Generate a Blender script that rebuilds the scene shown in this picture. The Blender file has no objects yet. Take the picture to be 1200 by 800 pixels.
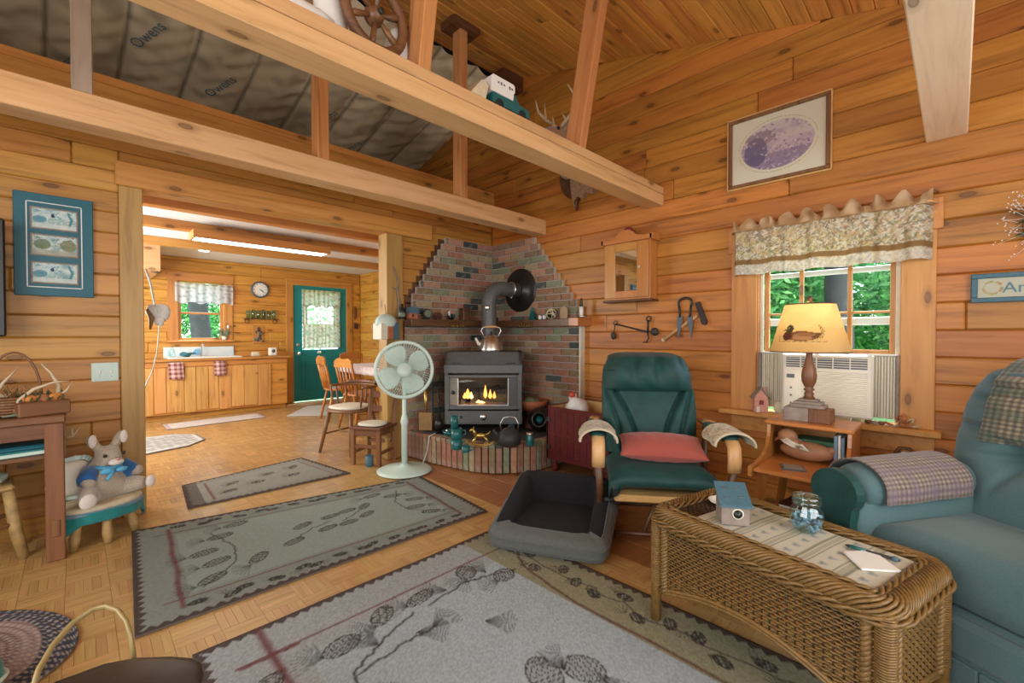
import bpy, math, random
import numpy as np
from mathutils import Vector as V, Matrix as M, Euler, noise as mnoise

R = random.Random(11)
sc = bpy.context.scene
C = sc.collection
PI = math.pi

# ------------------------------------------------------------------ camera
FPX, CAM_H, PHI, PIT = 516.0, 1.2, math.radians(45.3), math.atan(8 / 516.0)
cam_d = bpy.data.cameras.new('camera')
cam_d.sensor_width = 36.0
cam_d.lens = FPX / 1200 * 36.0
cam_d.clip_start = 0.05
cam_d.clip_end = 200
cam = bpy.data.objects.new('camera', cam_d)
C.objects.link(cam)
cam.location = (0, 0, CAM_H)
cam.rotation_euler = (PI / 2 - PIT, 0, PHI - PI / 2)
sc.camera = cam

# ------------------------------------------------------------------ view, world, lights
sc.view_settings.view_transform = 'Standard'
sc.view_settings.look = 'None'
sc.view_settings.gamma = 1.0
sc.view_settings.use_curve_mapping = False
sc.view_settings.exposure = 0.5
w = bpy.data.worlds.new('world')
sc.world = w
w.use_nodes = True
wn = w.node_tree
wn.nodes.clear()
wo = wn.nodes.new('ShaderNodeOutputWorld')
bg = wn.nodes.new('ShaderNodeBackground')
sky = wn.nodes.new('ShaderNodeTexSky')
sky.sky_type = 'NISHITA'
sky.sun_disc = False
sky.sun_elevation = math.radians(50)
sky.sun_rotation = math.radians(200)
sky.air_density = 1.0
sky.dust_density = 2.0
bg.inputs['Strength'].default_value = 1.5
wn.links.new(sky.outputs['Color'], bg.inputs['Color'])
wn.links.new(bg.outputs['Background'], wo.inputs['Surface'])


def area(name, loc, target, sx, sy, power, color=(1, 1, 1)):
    d = bpy.data.lights.new(name, 'AREA')
    d.shape = 'RECTANGLE'
    d.size, d.size_y, d.energy, d.color = sx, sy, power, color
    o = bpy.data.objects.new(name, d)
    C.objects.link(o)
    o.location = loc
    o.rotation_euler = (V(target) - V(loc)).to_track_quat('-Z', 'Y').to_euler()
    return o


sun_d = bpy.data.lights.new('sun', 'SUN')
sun_d.energy = 8.0
sun_d.angle = math.radians(2)
sun_d.color = (1.0, 0.95, 0.85)
sun = bpy.data.objects.new('sun', sun_d)
C.objects.link(sun)
sun.rotation_euler = (V((-0.32, -0.22, -1.0))).to_track_quat('-Z', 'Y').to_euler()
# area lights for daylight from unseen windows behind the photographer; added fill brightens the kitchen
area('daylight_rear', (0.9, -1.75, 1.5), (0.9, 3, 1.4), 3.2, 1.7, 64, (0.96, 1.0, 0.99))
area('daylight_side', (-1.75, 0.9, 1.55), (3, 1.3, 1.3), 3.0, 1.7, 64, (0.96, 1.0, 0.99))
area('kitchen_side_fill', (-0.55, 6.2, 1.5), (3, 6.2, 1.3), 2.6, 1.4, 88, (0.98, 1.0, 0.93))


# ------------------------------------------------------------------ pixel helper: a point of the photograph at a known depth
def at(px, py, X=None, Y=None, Z=None, D=None):
    cp, sp = math.cos(PIT), math.sin(PIT)
    f = V((math.cos(PHI) * cp, math.sin(PHI) * cp, -sp))
    r = V((math.sin(PHI), -math.cos(PHI), 0))
    u = V((math.cos(PHI) * sp, math.sin(PHI) * sp, cp))
    d = f + r * ((px - 600) / FPX) + u * ((400 - py) / FPX)
    if X is not None:
        t = X / d.x
    elif Y is not None:
        t = Y / d.y
    elif Z is not None:
        t = (Z - CAM_H) / d.z
    else:
        t = D
    return V((d.x * t, d.y * t, CAM_H + d.z * t))


# ------------------------------------------------------------------ mesh builder
class MB:
    def __init__(s):
        s.v, s.f, s.mi, s.sm = [], [], [], []

    def add(s, vs, fs, mat=0, smooth=False):
        o = len(s.v)
        s.v.extend([tuple(p) for p in vs])
        s.f.extend([tuple(i + o for i in q) for q in fs])
        s.mi.extend([mat] * len(fs))
        s.sm.extend([smooth] * len(fs))
        return s

    def box(s, x0, x1, y0, y1, z0, z1, ch=None, mat=0, T=None):
        """a box with chamfered edges"""
        if ch is None:
            ch = min(0.004, 0.18 * min(abs(x1 - x0), abs(y1 - y0), abs(z1 - z0)))
        c = V(((x0 + x1) / 2, (y0 + y1) / 2, (z0 + z1) / 2))
        h = (abs(x1 - x0) / 2, abs(y1 - y0) / 2, abs(z1 - z0) / 2)
        vs, idx = [], {}
        for sx in (-1, 1):
            for sy in (-1, 1):
                for sz in (-1, 1):
                    for ax in range(3):
                        p = [sx * (h[0] - ch), sy * (h[1] - ch), sz * (h[2] - ch)]
                        p[ax] = (sx, sy, sz)[ax] * h[ax]
                        idx[(sx, sy, sz, ax)] = len(vs)
                        q = c + V(p)
                        vs.append(T @ q if T else q)
        fs = []
        for ax in range(3):
            a, b = (ax + 1) % 3, (ax + 2) % 3
            for sg in (-1, 1):
                def k(sa, sb, axx=ax):
                    t = [0, 0, 0]
                    t[ax], t[a], t[b] = sg, sa, sb
                    return idx[(t[0], t[1], t[2], axx)]
                q = [k(-1, -1), k(1, -1), k(1, 1), k(-1, 1)]
                fs.append(q if sg > 0 else q[::-1])
        for ax in range(3):          # edge chamfers along ax
            a, b = (ax + 1) % 3, (ax + 2) % 3
            for sa in (-1, 1):
                for sb in (-1, 1):
                    def k2(s0, axx):
                        t = [0, 0, 0]
                        t[ax], t[a], t[b] = s0, sa, sb
                        return idx[(t[0], t[1], t[2], axx)]
                    q = [k2(-1, a), k2(1, a), k2(1, b), k2(-1, b)]
                    fs.append(q[::-1] if sa * sb > 0 else q)
        for sx in (-1, 1):
            for sy in (-1, 1):
                for sz in (-1, 1):
                    q = [idx[(sx, sy, sz, i)] for i in range(3)]
                    fs.append(q if sx * sy * sz > 0 else q[::-1])
        return s.add(vs, fs, mat)

    def ring(s, rings, caps=(True, True), closed=False, mat=0, smooth=True):
        n = len(rings[0])
        vs = [p for r in rings for p in r]
        fs = []
        m = len(rings)
        for i in range(m if closed else m - 1):
            a, b = i * n, ((i + 1) % m) * n
            for j in range(n):
                k = (j + 1) % n
                fs.append((a + j, a + k, b + k, b + j))
        if not closed:
            if caps[0]:
                fs.append(tuple(range(n))[::-1])
            if caps[1]:
                fs.append(tuple(range((m - 1) * n, m * n)))
        return s.add(vs, fs, mat, smooth)

    def tube(s, pts, r, n=8, closed=False, mat=0, caps=(True, True), flat=1.0, smooth=True):
        pts = [V(p) for p in pts]
        m = len(pts)
        rs = r if isinstance(r, (list, tuple)) else [r] * m
        t0 = (pts[1] - pts[0]).normalized()
        ref = V((0, 0, 1)) if abs(t0.z) < 0.9 else V((1, 0, 0))
        nx = t0.cross(ref).normalized()
        rings = []
        for i in range(m):
            if closed:
                t = (pts[(i + 1) % m] - pts[i - 1])
            else:
                t = pts[min(i + 1, m - 1)] - pts[max(i - 1, 0)]
            t = t.normalized() if t.length > 1e-9 else t0
            nx = (nx - t * nx.dot(t))
            nx = nx.normalized() if nx.length > 1e-9 else t.orthogonal().normalized()
            ny = t.cross(nx)
            rings.append([pts[i] + nx * (rs[i] * math.cos(2 * PI * j / n)) + ny * (rs[i] * flat * math.sin(2 * PI * j / n)) for j in range(n)])
        return s.ring(rings, caps, closed, mat, smooth)

    def cyl(s, p0, p1, r0, r1=None, n=16, mat=0, smooth=True):
        return s.tube([p0, p1], [r0, r0 if r1 is None else r1], n, mat=mat, smooth=smooth)

    def lathe(s, prof, n=20, T=None, mat=0, smooth=True, caps=(True, True)):
        T = T or M.Identity(4)
        rings = [[T @ V((r * math.cos(2 * PI * j / n), r * math.sin(2 * PI * j / n), z)) for j in range(n)] for r, z in prof]
        return s.ring(rings, caps, False, mat, smooth)

    def prism(s, poly, z0, z1, T=None, mat=0, ch=0.0):
        """a polygon (x, z) extruded along y from z0 to z1"""
        T = T or M.Identity(4)
        n = len(poly)
        vs = [T @ V((x, z0, z)) for x, z in poly] + [T @ V((x, z1, z)) for x, z in poly]
        fs = [tuple(range(n)), tuple(range(n, 2 * n))[::-1]]
        fs += [((j + 1) % n, j, n + j, n + (j + 1) % n) for j in range(n)]
        return s.add(vs, fs, mat)

    def slab(s, poly, z0, z1, mat=0):
        """a polygon (x, y) extruded upward"""
        n = len(poly)
        vs = [V((x, y, z0)) for x, y in poly] + [V((x, y, z1)) for x, y in poly]
        fs = [tuple(range(n))[::-1], tuple(range(n, 2 * n))]
        fs += [(j, (j + 1) % n, n + (j + 1) % n, n + j) for j in range(n)]
        return s.add(vs, fs, mat)

    def sup(s, c, rad, e1=1.0, e2=1.0, nu=24, nv=12, T=None, mat=0, wob=0.0, seed=0):
        """a superellipsoid: cushions, stones, bodies"""
        T = T or M.Identity(4)
        pw = lambda a, e: math.copysign(abs(a) ** e, a)
        rings = []
        for i in range(nv + 1):
            ph = -PI / 2 + PI * i / nv
            ph = max(-PI / 2 + 0.02, min(PI / 2 - 0.02, ph))
            ring = []
            for j in range(nu):
                th = 2 * PI * j / nu
                p = V((rad[0] * pw(math.cos(ph), e1) * pw(math.cos(th), e2), rad[1] * pw(math.cos(ph), e1) * pw(math.sin(th), e2), rad[2] * pw(math.sin(ph), e1)))
                if wob:
                    p *= 1 + wob * mnoise.noise(p * (2.0 / max(rad)) + V((seed, seed * 0.7, 0)))
                ring.append(T @ (p + V(c)))
            rings.append(ring)
        return s.ring(rings, (True, True), False, mat, True)

    def sheet(s, fn, nu, nv, mat=0, smooth=True, thick=0.0, tdir=None):
        """a surface fn(u, v) -> point, u, v in 0..1; thick gives it a back side along its normals"""
        P = [[V(fn(i / nu, j / nv)) for j in range(nv + 1)] for i in range(nu + 1)]
        vs = [p for row in P for p in row]
        W = nv + 1
        fs = [(i * W + j, (i + 1) * W + j, (i + 1) * W + j + 1, i * W + j + 1) for i in range(nu) for j in range(nv)]
        if thick:
            N = []
            for i in range(nu + 1):
                for j in range(nv + 1):
                    du = P[min(i + 1, nu)][j] - P[max(i - 1, 0)][j]
                    dv = P[i][min(j + 1, nv)] - P[i][max(j - 1, 0)]
                    k = du.cross(dv)
                    N.append(k.normalized() if k.length > 1e-12 else V((0, 0, 1)))
            o = len(vs)
            vs += [p + V(tdir) * thick if tdir else p - N[k] * thick for k, p in enumerate(vs)]
            fs += [tuple(o + q for q in reversed(f)) for f in fs[:]]
            edge = [(i, 0) for i in range(nu + 1)] + [(nu, j) for j in range(1, nv + 1)] + [(i, nv) for i in range(nu - 1, -1, -1)] + [(0, j) for j in range(nv - 1, 0, -1)]
            ids = [i * W + j for i, j in edge]
            for a, b in zip(ids, ids[1:] + ids[:1]):
                fs.append((b, a, a + o, b + o))
        return s.add(vs, fs, mat, smooth)

    def mesh(s, name):
        me = bpy.data.meshes.new(name)
        me.from_pydata(s.v, [], s.f)
        me.polygons.foreach_set('material_index', s.mi)
        me.polygons.foreach_set('use_smooth', s.sm)
        me.update()
        return me

    def build(s, name, mats, parent=None, loc=None, rot=None, label=None):
        me = s.mesh(name)
        for m in (mats if isinstance(mats, (list, tuple)) else [mats]):
            me.materials.append(MAT[m] if isinstance(m, str) else m)
        return link(name, me, parent, loc, rot, label)


def link(name, me, parent=None, loc=None, rot=None, label=None):
    o = bpy.data.objects.new(name, me)
    C.objects.link(o)
    if parent is not None:
        o.parent = parent
    if loc is not None:
        o.location = loc
    if rot is not None:
        o.rotation_euler = rot
    if label:
        o['label'] = label
    return o


def tag(o, label, cat, group=None, kind=None):
    o['label'] = label
    o['category'] = cat
    if group:
        o['group'] = group
    if kind:
        o['kind'] = kind
    return o


def thing(name, label, cat, loc=(0, 0, 0), rz=0.0, group=None):
    o = bpy.data.objects.new(name, None)
    o.empty_display_size = 0.05
    C.objects.link(o)
    o.location = loc
    o.rotation_euler = (0, 0, rz)
    return tag(o, label, cat, group)


def struct(o):
    o['kind'] = 'structure'
    return o


def copy_tree(o, parent=None):
    c = o.copy()
    C.objects.link(c)
    if parent is not None:
        c.parent = parent
    for ch in list(o.children):
        copy_tree(ch, c)
    return c


def face(dx, dy):
    """rotation that turns a thing's front (local -y) towards (dx, dy)"""
    return math.atan2(dx, -dy)


def rotT(axis, ang, loc=(0, 0, 0)):
    return M.Translation(V(loc)) @ M.Rotation(ang, 4, axis)


# ------------------------------------------------------------------ materials
MAT = {}


def base(name, rough=0.5, color=(0.5, 0.5, 0.5), metal=0.0, spec=0.5):
    m = bpy.data.materials.new(name)
    m.use_nodes = True
    nt = m.node_tree
    b = nt.nodes['Principled BSDF']
    b.inputs['Base Color'].default_value = (*color, 1)
    b.inputs['Roughness'].default_value = rough
    b.inputs['Metallic'].default_value = metal
    b.inputs['Specular IOR Level'].default_value = spec
    MAT[name] = m
    return m, nt, b


def nd(nt, typ, ins=None, **kw):
    n = nt.nodes.new('ShaderNode' + typ)
    for k, v in kw.items():
        setattr(n, k, v)
    for k, v in (ins or {}).items():
        if isinstance(v, bpy.types.NodeSocket):
            nt.links.new(v, n.inputs[k])
        else:
            n.inputs[k].default_value = v
    return n


def rgb(r, g, b):
    f = lambda c: c / 12.92 if c <= 0.04045 else ((c + 0.055) / 1.055) ** 2.4
    return (f(r / 255), f(g / 255), f(b / 255))


def mixc(nt, fac, a, b, blend='MIX'):
    n = nt.nodes.new('ShaderNodeMix')
    n.data_type = 'RGBA'
    n.blend_type = blend
    for sock, v in ((n.inputs[0], fac), (n.inputs[6], a), (n.inputs[7], b)):
        if isinstance(v, bpy.types.NodeSocket):
            nt.links.new(v, sock)
        elif isinstance(v, (tuple, list)):
            sock.default_value = (*v, 1) if len(v) == 3 else v
        else:
            sock.default_value = v
    return n.outputs[2]


def ramp(nt, fac, stops):
    n = nt.nodes.new('ShaderNodeValToRGB')
    el = n.color_ramp.elements
    while len(el) < len(stops):
        el.new(0.5)
    for e, (p, c) in zip(el, stops):
        e.position = p
        e.color = (*c, 1) if len(c) == 3 else c
    if isinstance(fac, bpy.types.NodeSocket):
        nt.links.new(fac, n.inputs[0])
    return n.outputs[0]


def math_(nt, op, a, b=0.0, c=None):
    n = nt.nodes.new('ShaderNodeMath')
    n.operation = op
    for i, v in enumerate((a, b) if c is None else (a, b, c)):
        if isinstance(v, bpy.types.NodeSocket):
            nt.links.new(v, n.inputs[i])
        else:
            n.inputs[i].default_value = v
    return n.outputs[0]


def bump(nt, b, h, strength=0.3, dist=0.005):
    n = nd(nt, 'Bump', {'Strength': strength, 'Distance': dist, 'Height': h})
    nt.links.new(n.outputs[0], b.inputs['Normal'])


def wood(name, c1, c2, axis='X', knots=True, rough=0.42, var=0.25, dark=0.45, scale=1.0):
    """varnished wood: long grain along AXIS, growth bands, knots; every piece gets its own tone and its own cut"""
    m, nt, b = base(name, rough)
    tc = nd(nt, 'TexCoord')
    oi = nd(nt, 'ObjectInfo')
    isl = nd(nt, 'NewGeometry')
    rnd = math_(nt, 'FRACT', math_(nt, 'MULTIPLY_ADD', isl.outputs['Random Per Island'], 3.7, oi.outputs['Random']))
    off = nd(nt, 'CombineXYZ', {0: math_(nt, 'MULTIPLY', rnd, 41.0), 1: math_(nt, 'MULTIPLY', rnd, 17.0), 2: math_(nt, 'MULTIPLY', rnd, 29.0)})
    rot = {'X': (0, 0, 0), 'Y': (0, 0, -PI / 2), 'Z': (0, PI / 2, 0)}[axis]
    mp0 = nd(nt, 'Mapping', {'Vector': tc.outputs['Object'], 'Rotation': rot})
    ad = nd(nt, 'VectorMath', {0: mp0.outputs[0], 1: off.outputs[0]}, operation='ADD')
    g = nd(nt, 'Mapping', {'Vector': ad.outputs[0], 'Scale': (1.6 * scale, 26 * scale, 26 * scale)})
    n1 = nd(nt, 'TexNoise', {'Vector': g.outputs[0], 'Scale': 1.0, 'Detail': 5.0, 'Roughness': 0.6, 'Distortion': 0.6})
    g2 = nd(nt, 'Mapping', {'Vector': ad.outputs[0], 'Scale': (0.9 * scale, 7 * scale, 7 * scale)})
    n2 = nd(nt, 'TexNoise', {'Vector': g2.outputs[0], 'Scale': 1.0, 'Detail': 3.0, 'Distortion': 1.2})
    mid = tuple((p + q) / 2 for p, q in zip(c1, c2))
    band = ramp(nt, n1.outputs[0], [(0.32, tuple(x * dark for x in c2)), (0.47, mid), (0.62, c1)])
    big = ramp(nt, n2.outputs[0], [(0.36, c2), (0.6, c1)])
    col = mixc(nt, 0.42, band, big)
    if knots:
        sp = nd(nt, 'SeparateXYZ', {0: ad.outputs[0]})
        kv = nd(nt, 'CombineXYZ', {0: math_(nt, 'MULTIPLY', sp.outputs[0], 1.9 * scale), 1: math_(nt, 'MULTIPLY', math_(nt, 'ADD', sp.outputs[1], sp.outputs[2]), 4.6 * scale)})
        vo = nd(nt, 'TexVoronoi', {'Vector': kv.outputs[0], 'Scale': 1.0, 'Randomness': 1.0}, voronoi_dimensions='2D')
        pick = math_(nt, 'GREATER_THAN', nd(nt, 'SeparateColor', {0: vo.outputs['Color']}).outputs[0], 0.5)
        ring = ramp(nt, vo.outputs['Distance'], [(0.0, (0.75, 0.75, 0.75)), (0.040, (0.8, 0.8, 0.8)), (0.056, (1, 1, 1)), (0.075, (0.35, 0.35, 0.35)), (0.11, (0.2, 0.2, 0.2)), (0.16, (0, 0, 0))])
        col = mixc(nt, math_(nt, 'MULTIPLY', ring, math_(nt, 'MULTIPLY', pick, 0.85)), col, tuple(x * 0.22 for x in (c2[0], c2[1] * 0.8, c2[2] * 0.7)))
    hsv = nd(nt, 'HueSaturation', {'Color': col, 'Hue': math_(nt, 'MULTIPLY_ADD', rnd, 0.016, 0.492), 'Value': math_(nt, 'MULTIPLY_ADD', math_(nt, 'FRACT', math_(nt, 'MULTIPLY', rnd, 7.31)), var * 2, 1 - var)})
    nt.links.new(hsv.outputs[0], b.inputs['Base Color'])
    bump(nt, b, n1.outputs[0], 0.12, 0.003)
    return m


def plain(name, color, rough=0.5, metal=0.0, noise=0.12, scale=30, bmp=0.0, spec=0.5, sheen=0.0, rnd=0.0):
    """one colour with a little mottling"""
    m, nt, b = base(name, rough, color, metal, spec)
    tc = nd(nt, 'TexCoord')
    n1 = nd(nt, 'TexNoise', {'Vector': tc.outputs['Object'], 'Scale': scale, 'Detail': 4.0})
    col = mixc(nt, n1.outputs[0], tuple(max(0, c * (1 - 2 * noise)) for c in color), tuple(min(1, c * (1 + 2 * noise)) for c in color))
    if rnd:
        oi = nd(nt, 'ObjectInfo')
        h = nd(nt, 'HueSaturation', {'Color': col, 'Value': math_(nt, 'MULTIPLY_ADD', oi.outputs['Random'], 2 * rnd, 1 - rnd)})
        col = h.outputs[0]
    nt.links.new(col, b.inputs['Base Color'])
    if bmp:
        bump(nt, b, n1.outputs[0], bmp, 0.004)
    if sheen:
        b.inputs['Sheen Weight'].default_value = sheen
    return m


def emit(name, color, strength):
    m, nt, b = base(name, 0.6, color)
    b.inputs['Emission Color'].default_value = (*color, 1)
    b.inputs['Emission Strength'].default_value = strength
    return m


def glass(name, tint=(1, 1, 1), rough=0.0, alpha=0.12, edge=0.6):
    """thin clear glass: mostly lets light through, some mirror reflection"""
    m = bpy.data.materials.new(name)
    m.use_nodes = True
    nt = m.node_tree
    nt.nodes.clear()
    o = nt.nodes.new('ShaderNodeOutputMaterial')
    t = nd(nt, 'BsdfTransparent', {'Color': (*tint, 1)})
    g = nd(nt, 'BsdfGlossy', {'Roughness': rough, 'Color': (1, 1, 1, 1)})
    fr = nd(nt, 'LayerWeight', {'Blend': 0.5})
    fac = math_(nt, 'MULTIPLY_ADD', math_(nt, 'POWER', fr.outputs['Facing'], 4.0), edge, alpha)
    mx = nd(nt, 'MixShader', {0: fac, 1: t.outputs[0], 2: g.outputs[0]})
    nt.links.new(mx.outputs[0], o.inputs[0])
    MAT[name] = m
    return m


def vcol(name, rough=0.8, bmp=0.0, bscale=400, spec=0.3, sheen=0.0, trans=0.0):
    """flat print or weave: colours come from the mesh's own colour attribute"""
    m, nt, b = base(name, rough, spec=spec)
    a = nd(nt, 'Attribute', attribute_name='Col')
    nt.links.new(a.outputs['Color'], b.inputs['Base Color'])
    if bmp:
        tc = nd(nt, 'TexCoord')
        n1 = nd(nt, 'TexNoise', {'Vector': tc.outputs['Object'], 'Scale': bscale, 'Detail': 2.0})
        bump(nt, b, n1.outputs[0], bmp, 0.004)
    if sheen:
        b.inputs['Sheen Weight'].default_value = sheen
    if trans:
        b.inputs['Transmission Weight'].default_value = 0
        tr = nd(nt, 'BsdfTranslucent', {'Color': a.outputs['Color']})
        mx = nd(nt, 'MixShader', {0: trans, 1: b.outputs[0], 2: tr.outputs[0]})
        nt.links.new(mx.outputs[0], nt.nodes['Material Output'].inputs[0])
    return m


# ------------------------------------------------------------------ small raster painter for woven and printed patterns
class Canvas:
    def __init__(s, w, h, res, color):
        s.nx, s.ny, s.w, s.h = max(2, int(w / res)), max(2, int(h / res)), w, h
        s.x, s.y = np.meshgrid((np.arange(s.nx + 1)) * w / s.nx, (np.arange(s.ny + 1)) * h / s.ny, indexing='ij')
        s.c = np.empty((s.nx + 1, s.ny + 1, 3))
        s.c[:] = color
        s.rs = np.random.RandomState(5)

    def put(s, mask, color, a=1.0):
        mk = (mask * a)[..., None] if mask.dtype != bool else (mask.astype(float) * a)[..., None]
        s.c = s.c * (1 - mk) + np.array(color) * mk
        return s

    def rect(s, x0, x1, y0, y1, color, a=1.0):
        return s.put((s.x >= x0) & (s.x <= x1) & (s.y >= y0) & (s.y <= y1), color, a)

    def ell(s, cx, cy, rx, ry, color, a=1.0, rot=0.0):
        dx, dy = s.x - cx, s.y - cy
        u, v = dx * math.cos(rot) + dy * math.sin(rot), -dx * math.sin(rot) + dy * math.cos(rot)
        return s.put((u / rx) ** 2 + (v / ry) ** 2 <= 1, color, a)

    def line(s, pts, t, color, a=1.0):
        for (x0, y0), (x1, y1) in zip(pts, pts[1:]):
            i0, i1 = int((min(x0, x1) - t) / s.w * s.nx) - 1, int((max(x0, x1) + t) / s.w * s.nx) + 2
            j0, j1 = int((min(y0, y1) - t) / s.h * s.ny) - 1, int((max(y0, y1) + t) / s.h * s.ny) + 2
            i0, j0 = max(0, i0), max(0, j0)
            if i1 <= i0 or j1 <= j0:
                continue
            X, Y = s.x[i0:i1, j0:j1], s.y[i0:i1, j0:j1]
            dx, dy = x1 - x0, y1 - y0
            L = dx * dx + dy * dy + 1e-12
            k = np.clip(((X - x0) * dx + (Y - y0) * dy) / L, 0, 1)
            d = np.hypot(X - x0 - k * dx, Y - y0 - k * dy)
            mk = (np.clip(1.3 - d / (t / 2 + 1e-9), 0, 1) * a).clip(0, 1)[..., None]
            s.c[i0:i1, j0:j1] = s.c[i0:i1, j0:j1] * (1 - mk) + np.array(color) * mk
        return s

    def speck(s, amt):
        s.c *= 1 + amt * (s.rs.rand(s.nx + 1, s.ny + 1, 1) - 0.5) * 2
        return s

    def blotch(s, color, a, f, seed=0, thr=0.5):
        r = np.random.RandomState(seed)
        acc = np.zeros_like(s.x)
        for k in range(6):
            fx, fy, p = r.uniform(-f, f), r.uniform(-f, f), r.uniform(0, 6.28)
            acc += np.sin(s.x * fx + s.y * fy + p)
        acc = (acc / 6 + 1) / 2
        return s.put(np.clip((acc - thr) * 4, 0, 1), color, a)

    def flecks(s, pal, p, size=2):
        """small random spots of the colours PAL, covering the share P"""
        a, b = s.nx // size + 2, s.ny // size + 2
        k, on = s.rs.randint(0, len(pal), (a, b)), s.rs.rand(a, b) < p
        I, J = np.meshgrid(np.arange(s.nx + 1), np.arange(s.ny + 1), indexing='ij')
        i = (I + 1.1 * np.sin(J * 0.9 + I * 0.23) + 0.8 * np.sin(J * 2.3 + I * 0.7)).clip(0, s.nx).astype(int) // size
        j = (J + 1.1 * np.sin(I * 1.1 + J * 0.31) + 0.8 * np.sin(I * 2.1 + J * 0.5)).clip(0, s.ny).astype(int) // size
        k, on = k[i, j], on[i, j]
        for q, c_ in enumerate(pal):
            s.put(on & (k == q), c_, 0.9)
        return s

    def flat(s):
        c = np.concatenate([s.c.clip(0, 1), np.ones((s.nx + 1, s.ny + 1, 1))], axis=2)
        return c.reshape(-1, 4)


def painted(name, cv, fn, mat, parent=None, thick=0.004, loc=None, rot=None, back=(0.2, 0.17, 0.14), label=None):
    """CV's pattern on a sheet: fn(X, Y arrays in metres on the canvas) -> three arrays; an underside at THICK below along -normal"""
    X, Y, Z = fn(cv.x, cv.y)
    P = np.stack([X, Y, Z], axis=-1)
    n0, n1 = cv.nx + 1, cv.ny + 1
    top = P.reshape(-1, 3)
    du = np.gradient(P, axis=0)
    dv = np.gradient(P, axis=1)
    N = np.cross(du, dv)
    N /= np.linalg.norm(N, axis=-1, keepdims=True) + 1e-12
    I, J = np.meshgrid(np.arange(n0 - 1), np.arange(n1 - 1), indexing='ij')
    a = (I * n1 + J).ravel()
    quads = np.stack([a, a + n1, a + n1 + 1, a + 1], axis=1)
    verts, faces, cols = [top], [quads], [cv.flat()]
    if thick:
        e = np.concatenate([np.arange(n0) * n1, (n0 - 1) * n1 + np.arange(1, n1), (np.arange(n0 - 2, -1, -1)) * n1 + n1 - 1, np.arange(n1 - 2, 0, -1)])
        o = len(top)
        low = (P - N * thick).reshape(-1, 3)
        verts.append(low)
        faces.append(quads[:, ::-1] + o)
        cb = np.tile(np.array([*back, 1.0]), (len(low), 1))
        cols.append(cb)
        e2 = np.roll(e, -1)
        faces.append(np.stack([e2, e, e + o, e2 + o], axis=1))
    verts, faces, cols = np.concatenate(verts), np.concatenate(faces), np.concatenate(cols)
    me = bpy.data.meshes.new(name)
    me.vertices.add(len(verts))
    me.vertices.foreach_set('co', verts.astype(np.float32).ravel())
    me.loops.add(len(faces) * 4)
    me.loops.foreach_set('vertex_index', faces.astype(np.int32).ravel())
    me.polygons.add(len(faces))
    me.polygons.foreach_set('loop_start', np.arange(len(faces), dtype=np.int32) * 4)
    me.polygons.foreach_set('use_smooth', np.ones(len(faces), dtype=bool))
    me.update(calc_edges=True)
    ca = me.color_attributes.new('Col', 'FLOAT_COLOR', 'POINT')
    ca.data.foreach_set('color', cols.astype(np.float32).ravel())
    me.materials.append(MAT[mat])
    return link(name, me, parent, loc, rot, label)

# ================================================================== materials in use
wood('pine_wall', (0.505, 0.203, 0.035), (0.345, 0.114, 0.017), var=0.14)
wood('pine_wall_pale', (0.54, 0.265, 0.060), (0.40, 0.165, 0.030), var=0.12)
wood('pine_kitchen', (0.64, 0.33, 0.062), (0.50, 0.21, 0.032), var=0.10)
wood('pine_ceiling', (0.74, 0.36, 0.085), (0.54, 0.22, 0.045), var=0.16)
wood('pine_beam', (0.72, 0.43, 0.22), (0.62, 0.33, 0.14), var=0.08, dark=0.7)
wood('pine_overlit', (0.86, 0.68, 0.52), (0.78, 0.55, 0.38), var=0.04, dark=0.85)  # strong light from below on the overhead beam put into its colour
wood('pine_beam_up', (0.62, 0.30, 0.11), (0.48, 0.19, 0.055), axis='Z', var=0.1)
wood('pine_post', (0.50, 0.295, 0.095), (0.38, 0.205, 0.055), axis='Z', var=0.06, dark=0.7)
wood('grey_post', (0.42, 0.33, 0.27), (0.27, 0.19, 0.14), axis='Z', var=0.1)
wood('pine_trim', (0.60, 0.28, 0.075), (0.48, 0.19, 0.042), var=0.06, dark=0.7)
wood('pine_trim_up', (0.60, 0.28, 0.075), (0.48, 0.19, 0.042), axis='Z', var=0.06, dark=0.7)
wood('oak_floor', (0.56, 0.345, 0.135), (0.46, 0.26, 0.085), knots=False, var=0.09, rough=0.3, dark=0.8, scale=1.6)
wood('oak_floor_kitchen', (0.47, 0.275, 0.11), (0.36, 0.185, 0.065), knots=False, var=0.18, rough=0.3, dark=0.7, scale=1.6)
wood('plank_floor', (0.40, 0.18, 0.07), (0.30, 0.115, 0.04), knots=True, var=0.08, rough=0.28, dark=0.7)
wood('maple', (0.52, 0.21, 0.052), (0.40, 0.135, 0.028), knots=False, var=0.05, rough=0.3, dark=0.7)
wood('maple_up', (0.52, 0.22, 0.052), (0.40, 0.145, 0.03), axis='Z', knots=False, var=0.05, rough=0.3, dark=0.7)
wood('dark_wood', (0.13, 0.055, 0.025), (0.08, 0.03, 0.015), knots=False, var=0.1, rough=0.4)
wood('brown_wood', (0.23, 0.105, 0.045), (0.15, 0.062, 0.025), axis='Z', knots=False, var=0.1, rough=0.4)
wood('rustic', (0.27, 0.115, 0.045), (0.17, 0.065, 0.024), axis='Z', knots=False, var=0.1, rough=0.55)
wood('rustic_flat', (0.22, 0.09, 0.038), (0.14, 0.052, 0.021), knots=False, var=0.1, rough=0.55)
wood('oak_pale', (0.66, 0.40, 0.17), (0.55, 0.30, 0.11), axis='Z', knots=False, var=0.03, rough=0.35, dark=0.8)
wood('red_wood', (0.120, 0.007, 0.005), (0.08, 0.004, 0.003), knots=False, var=0.08, rough=0.75)
plain('white', (0.80, 0.80, 0.78), 0.5, noise=0.02)
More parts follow.
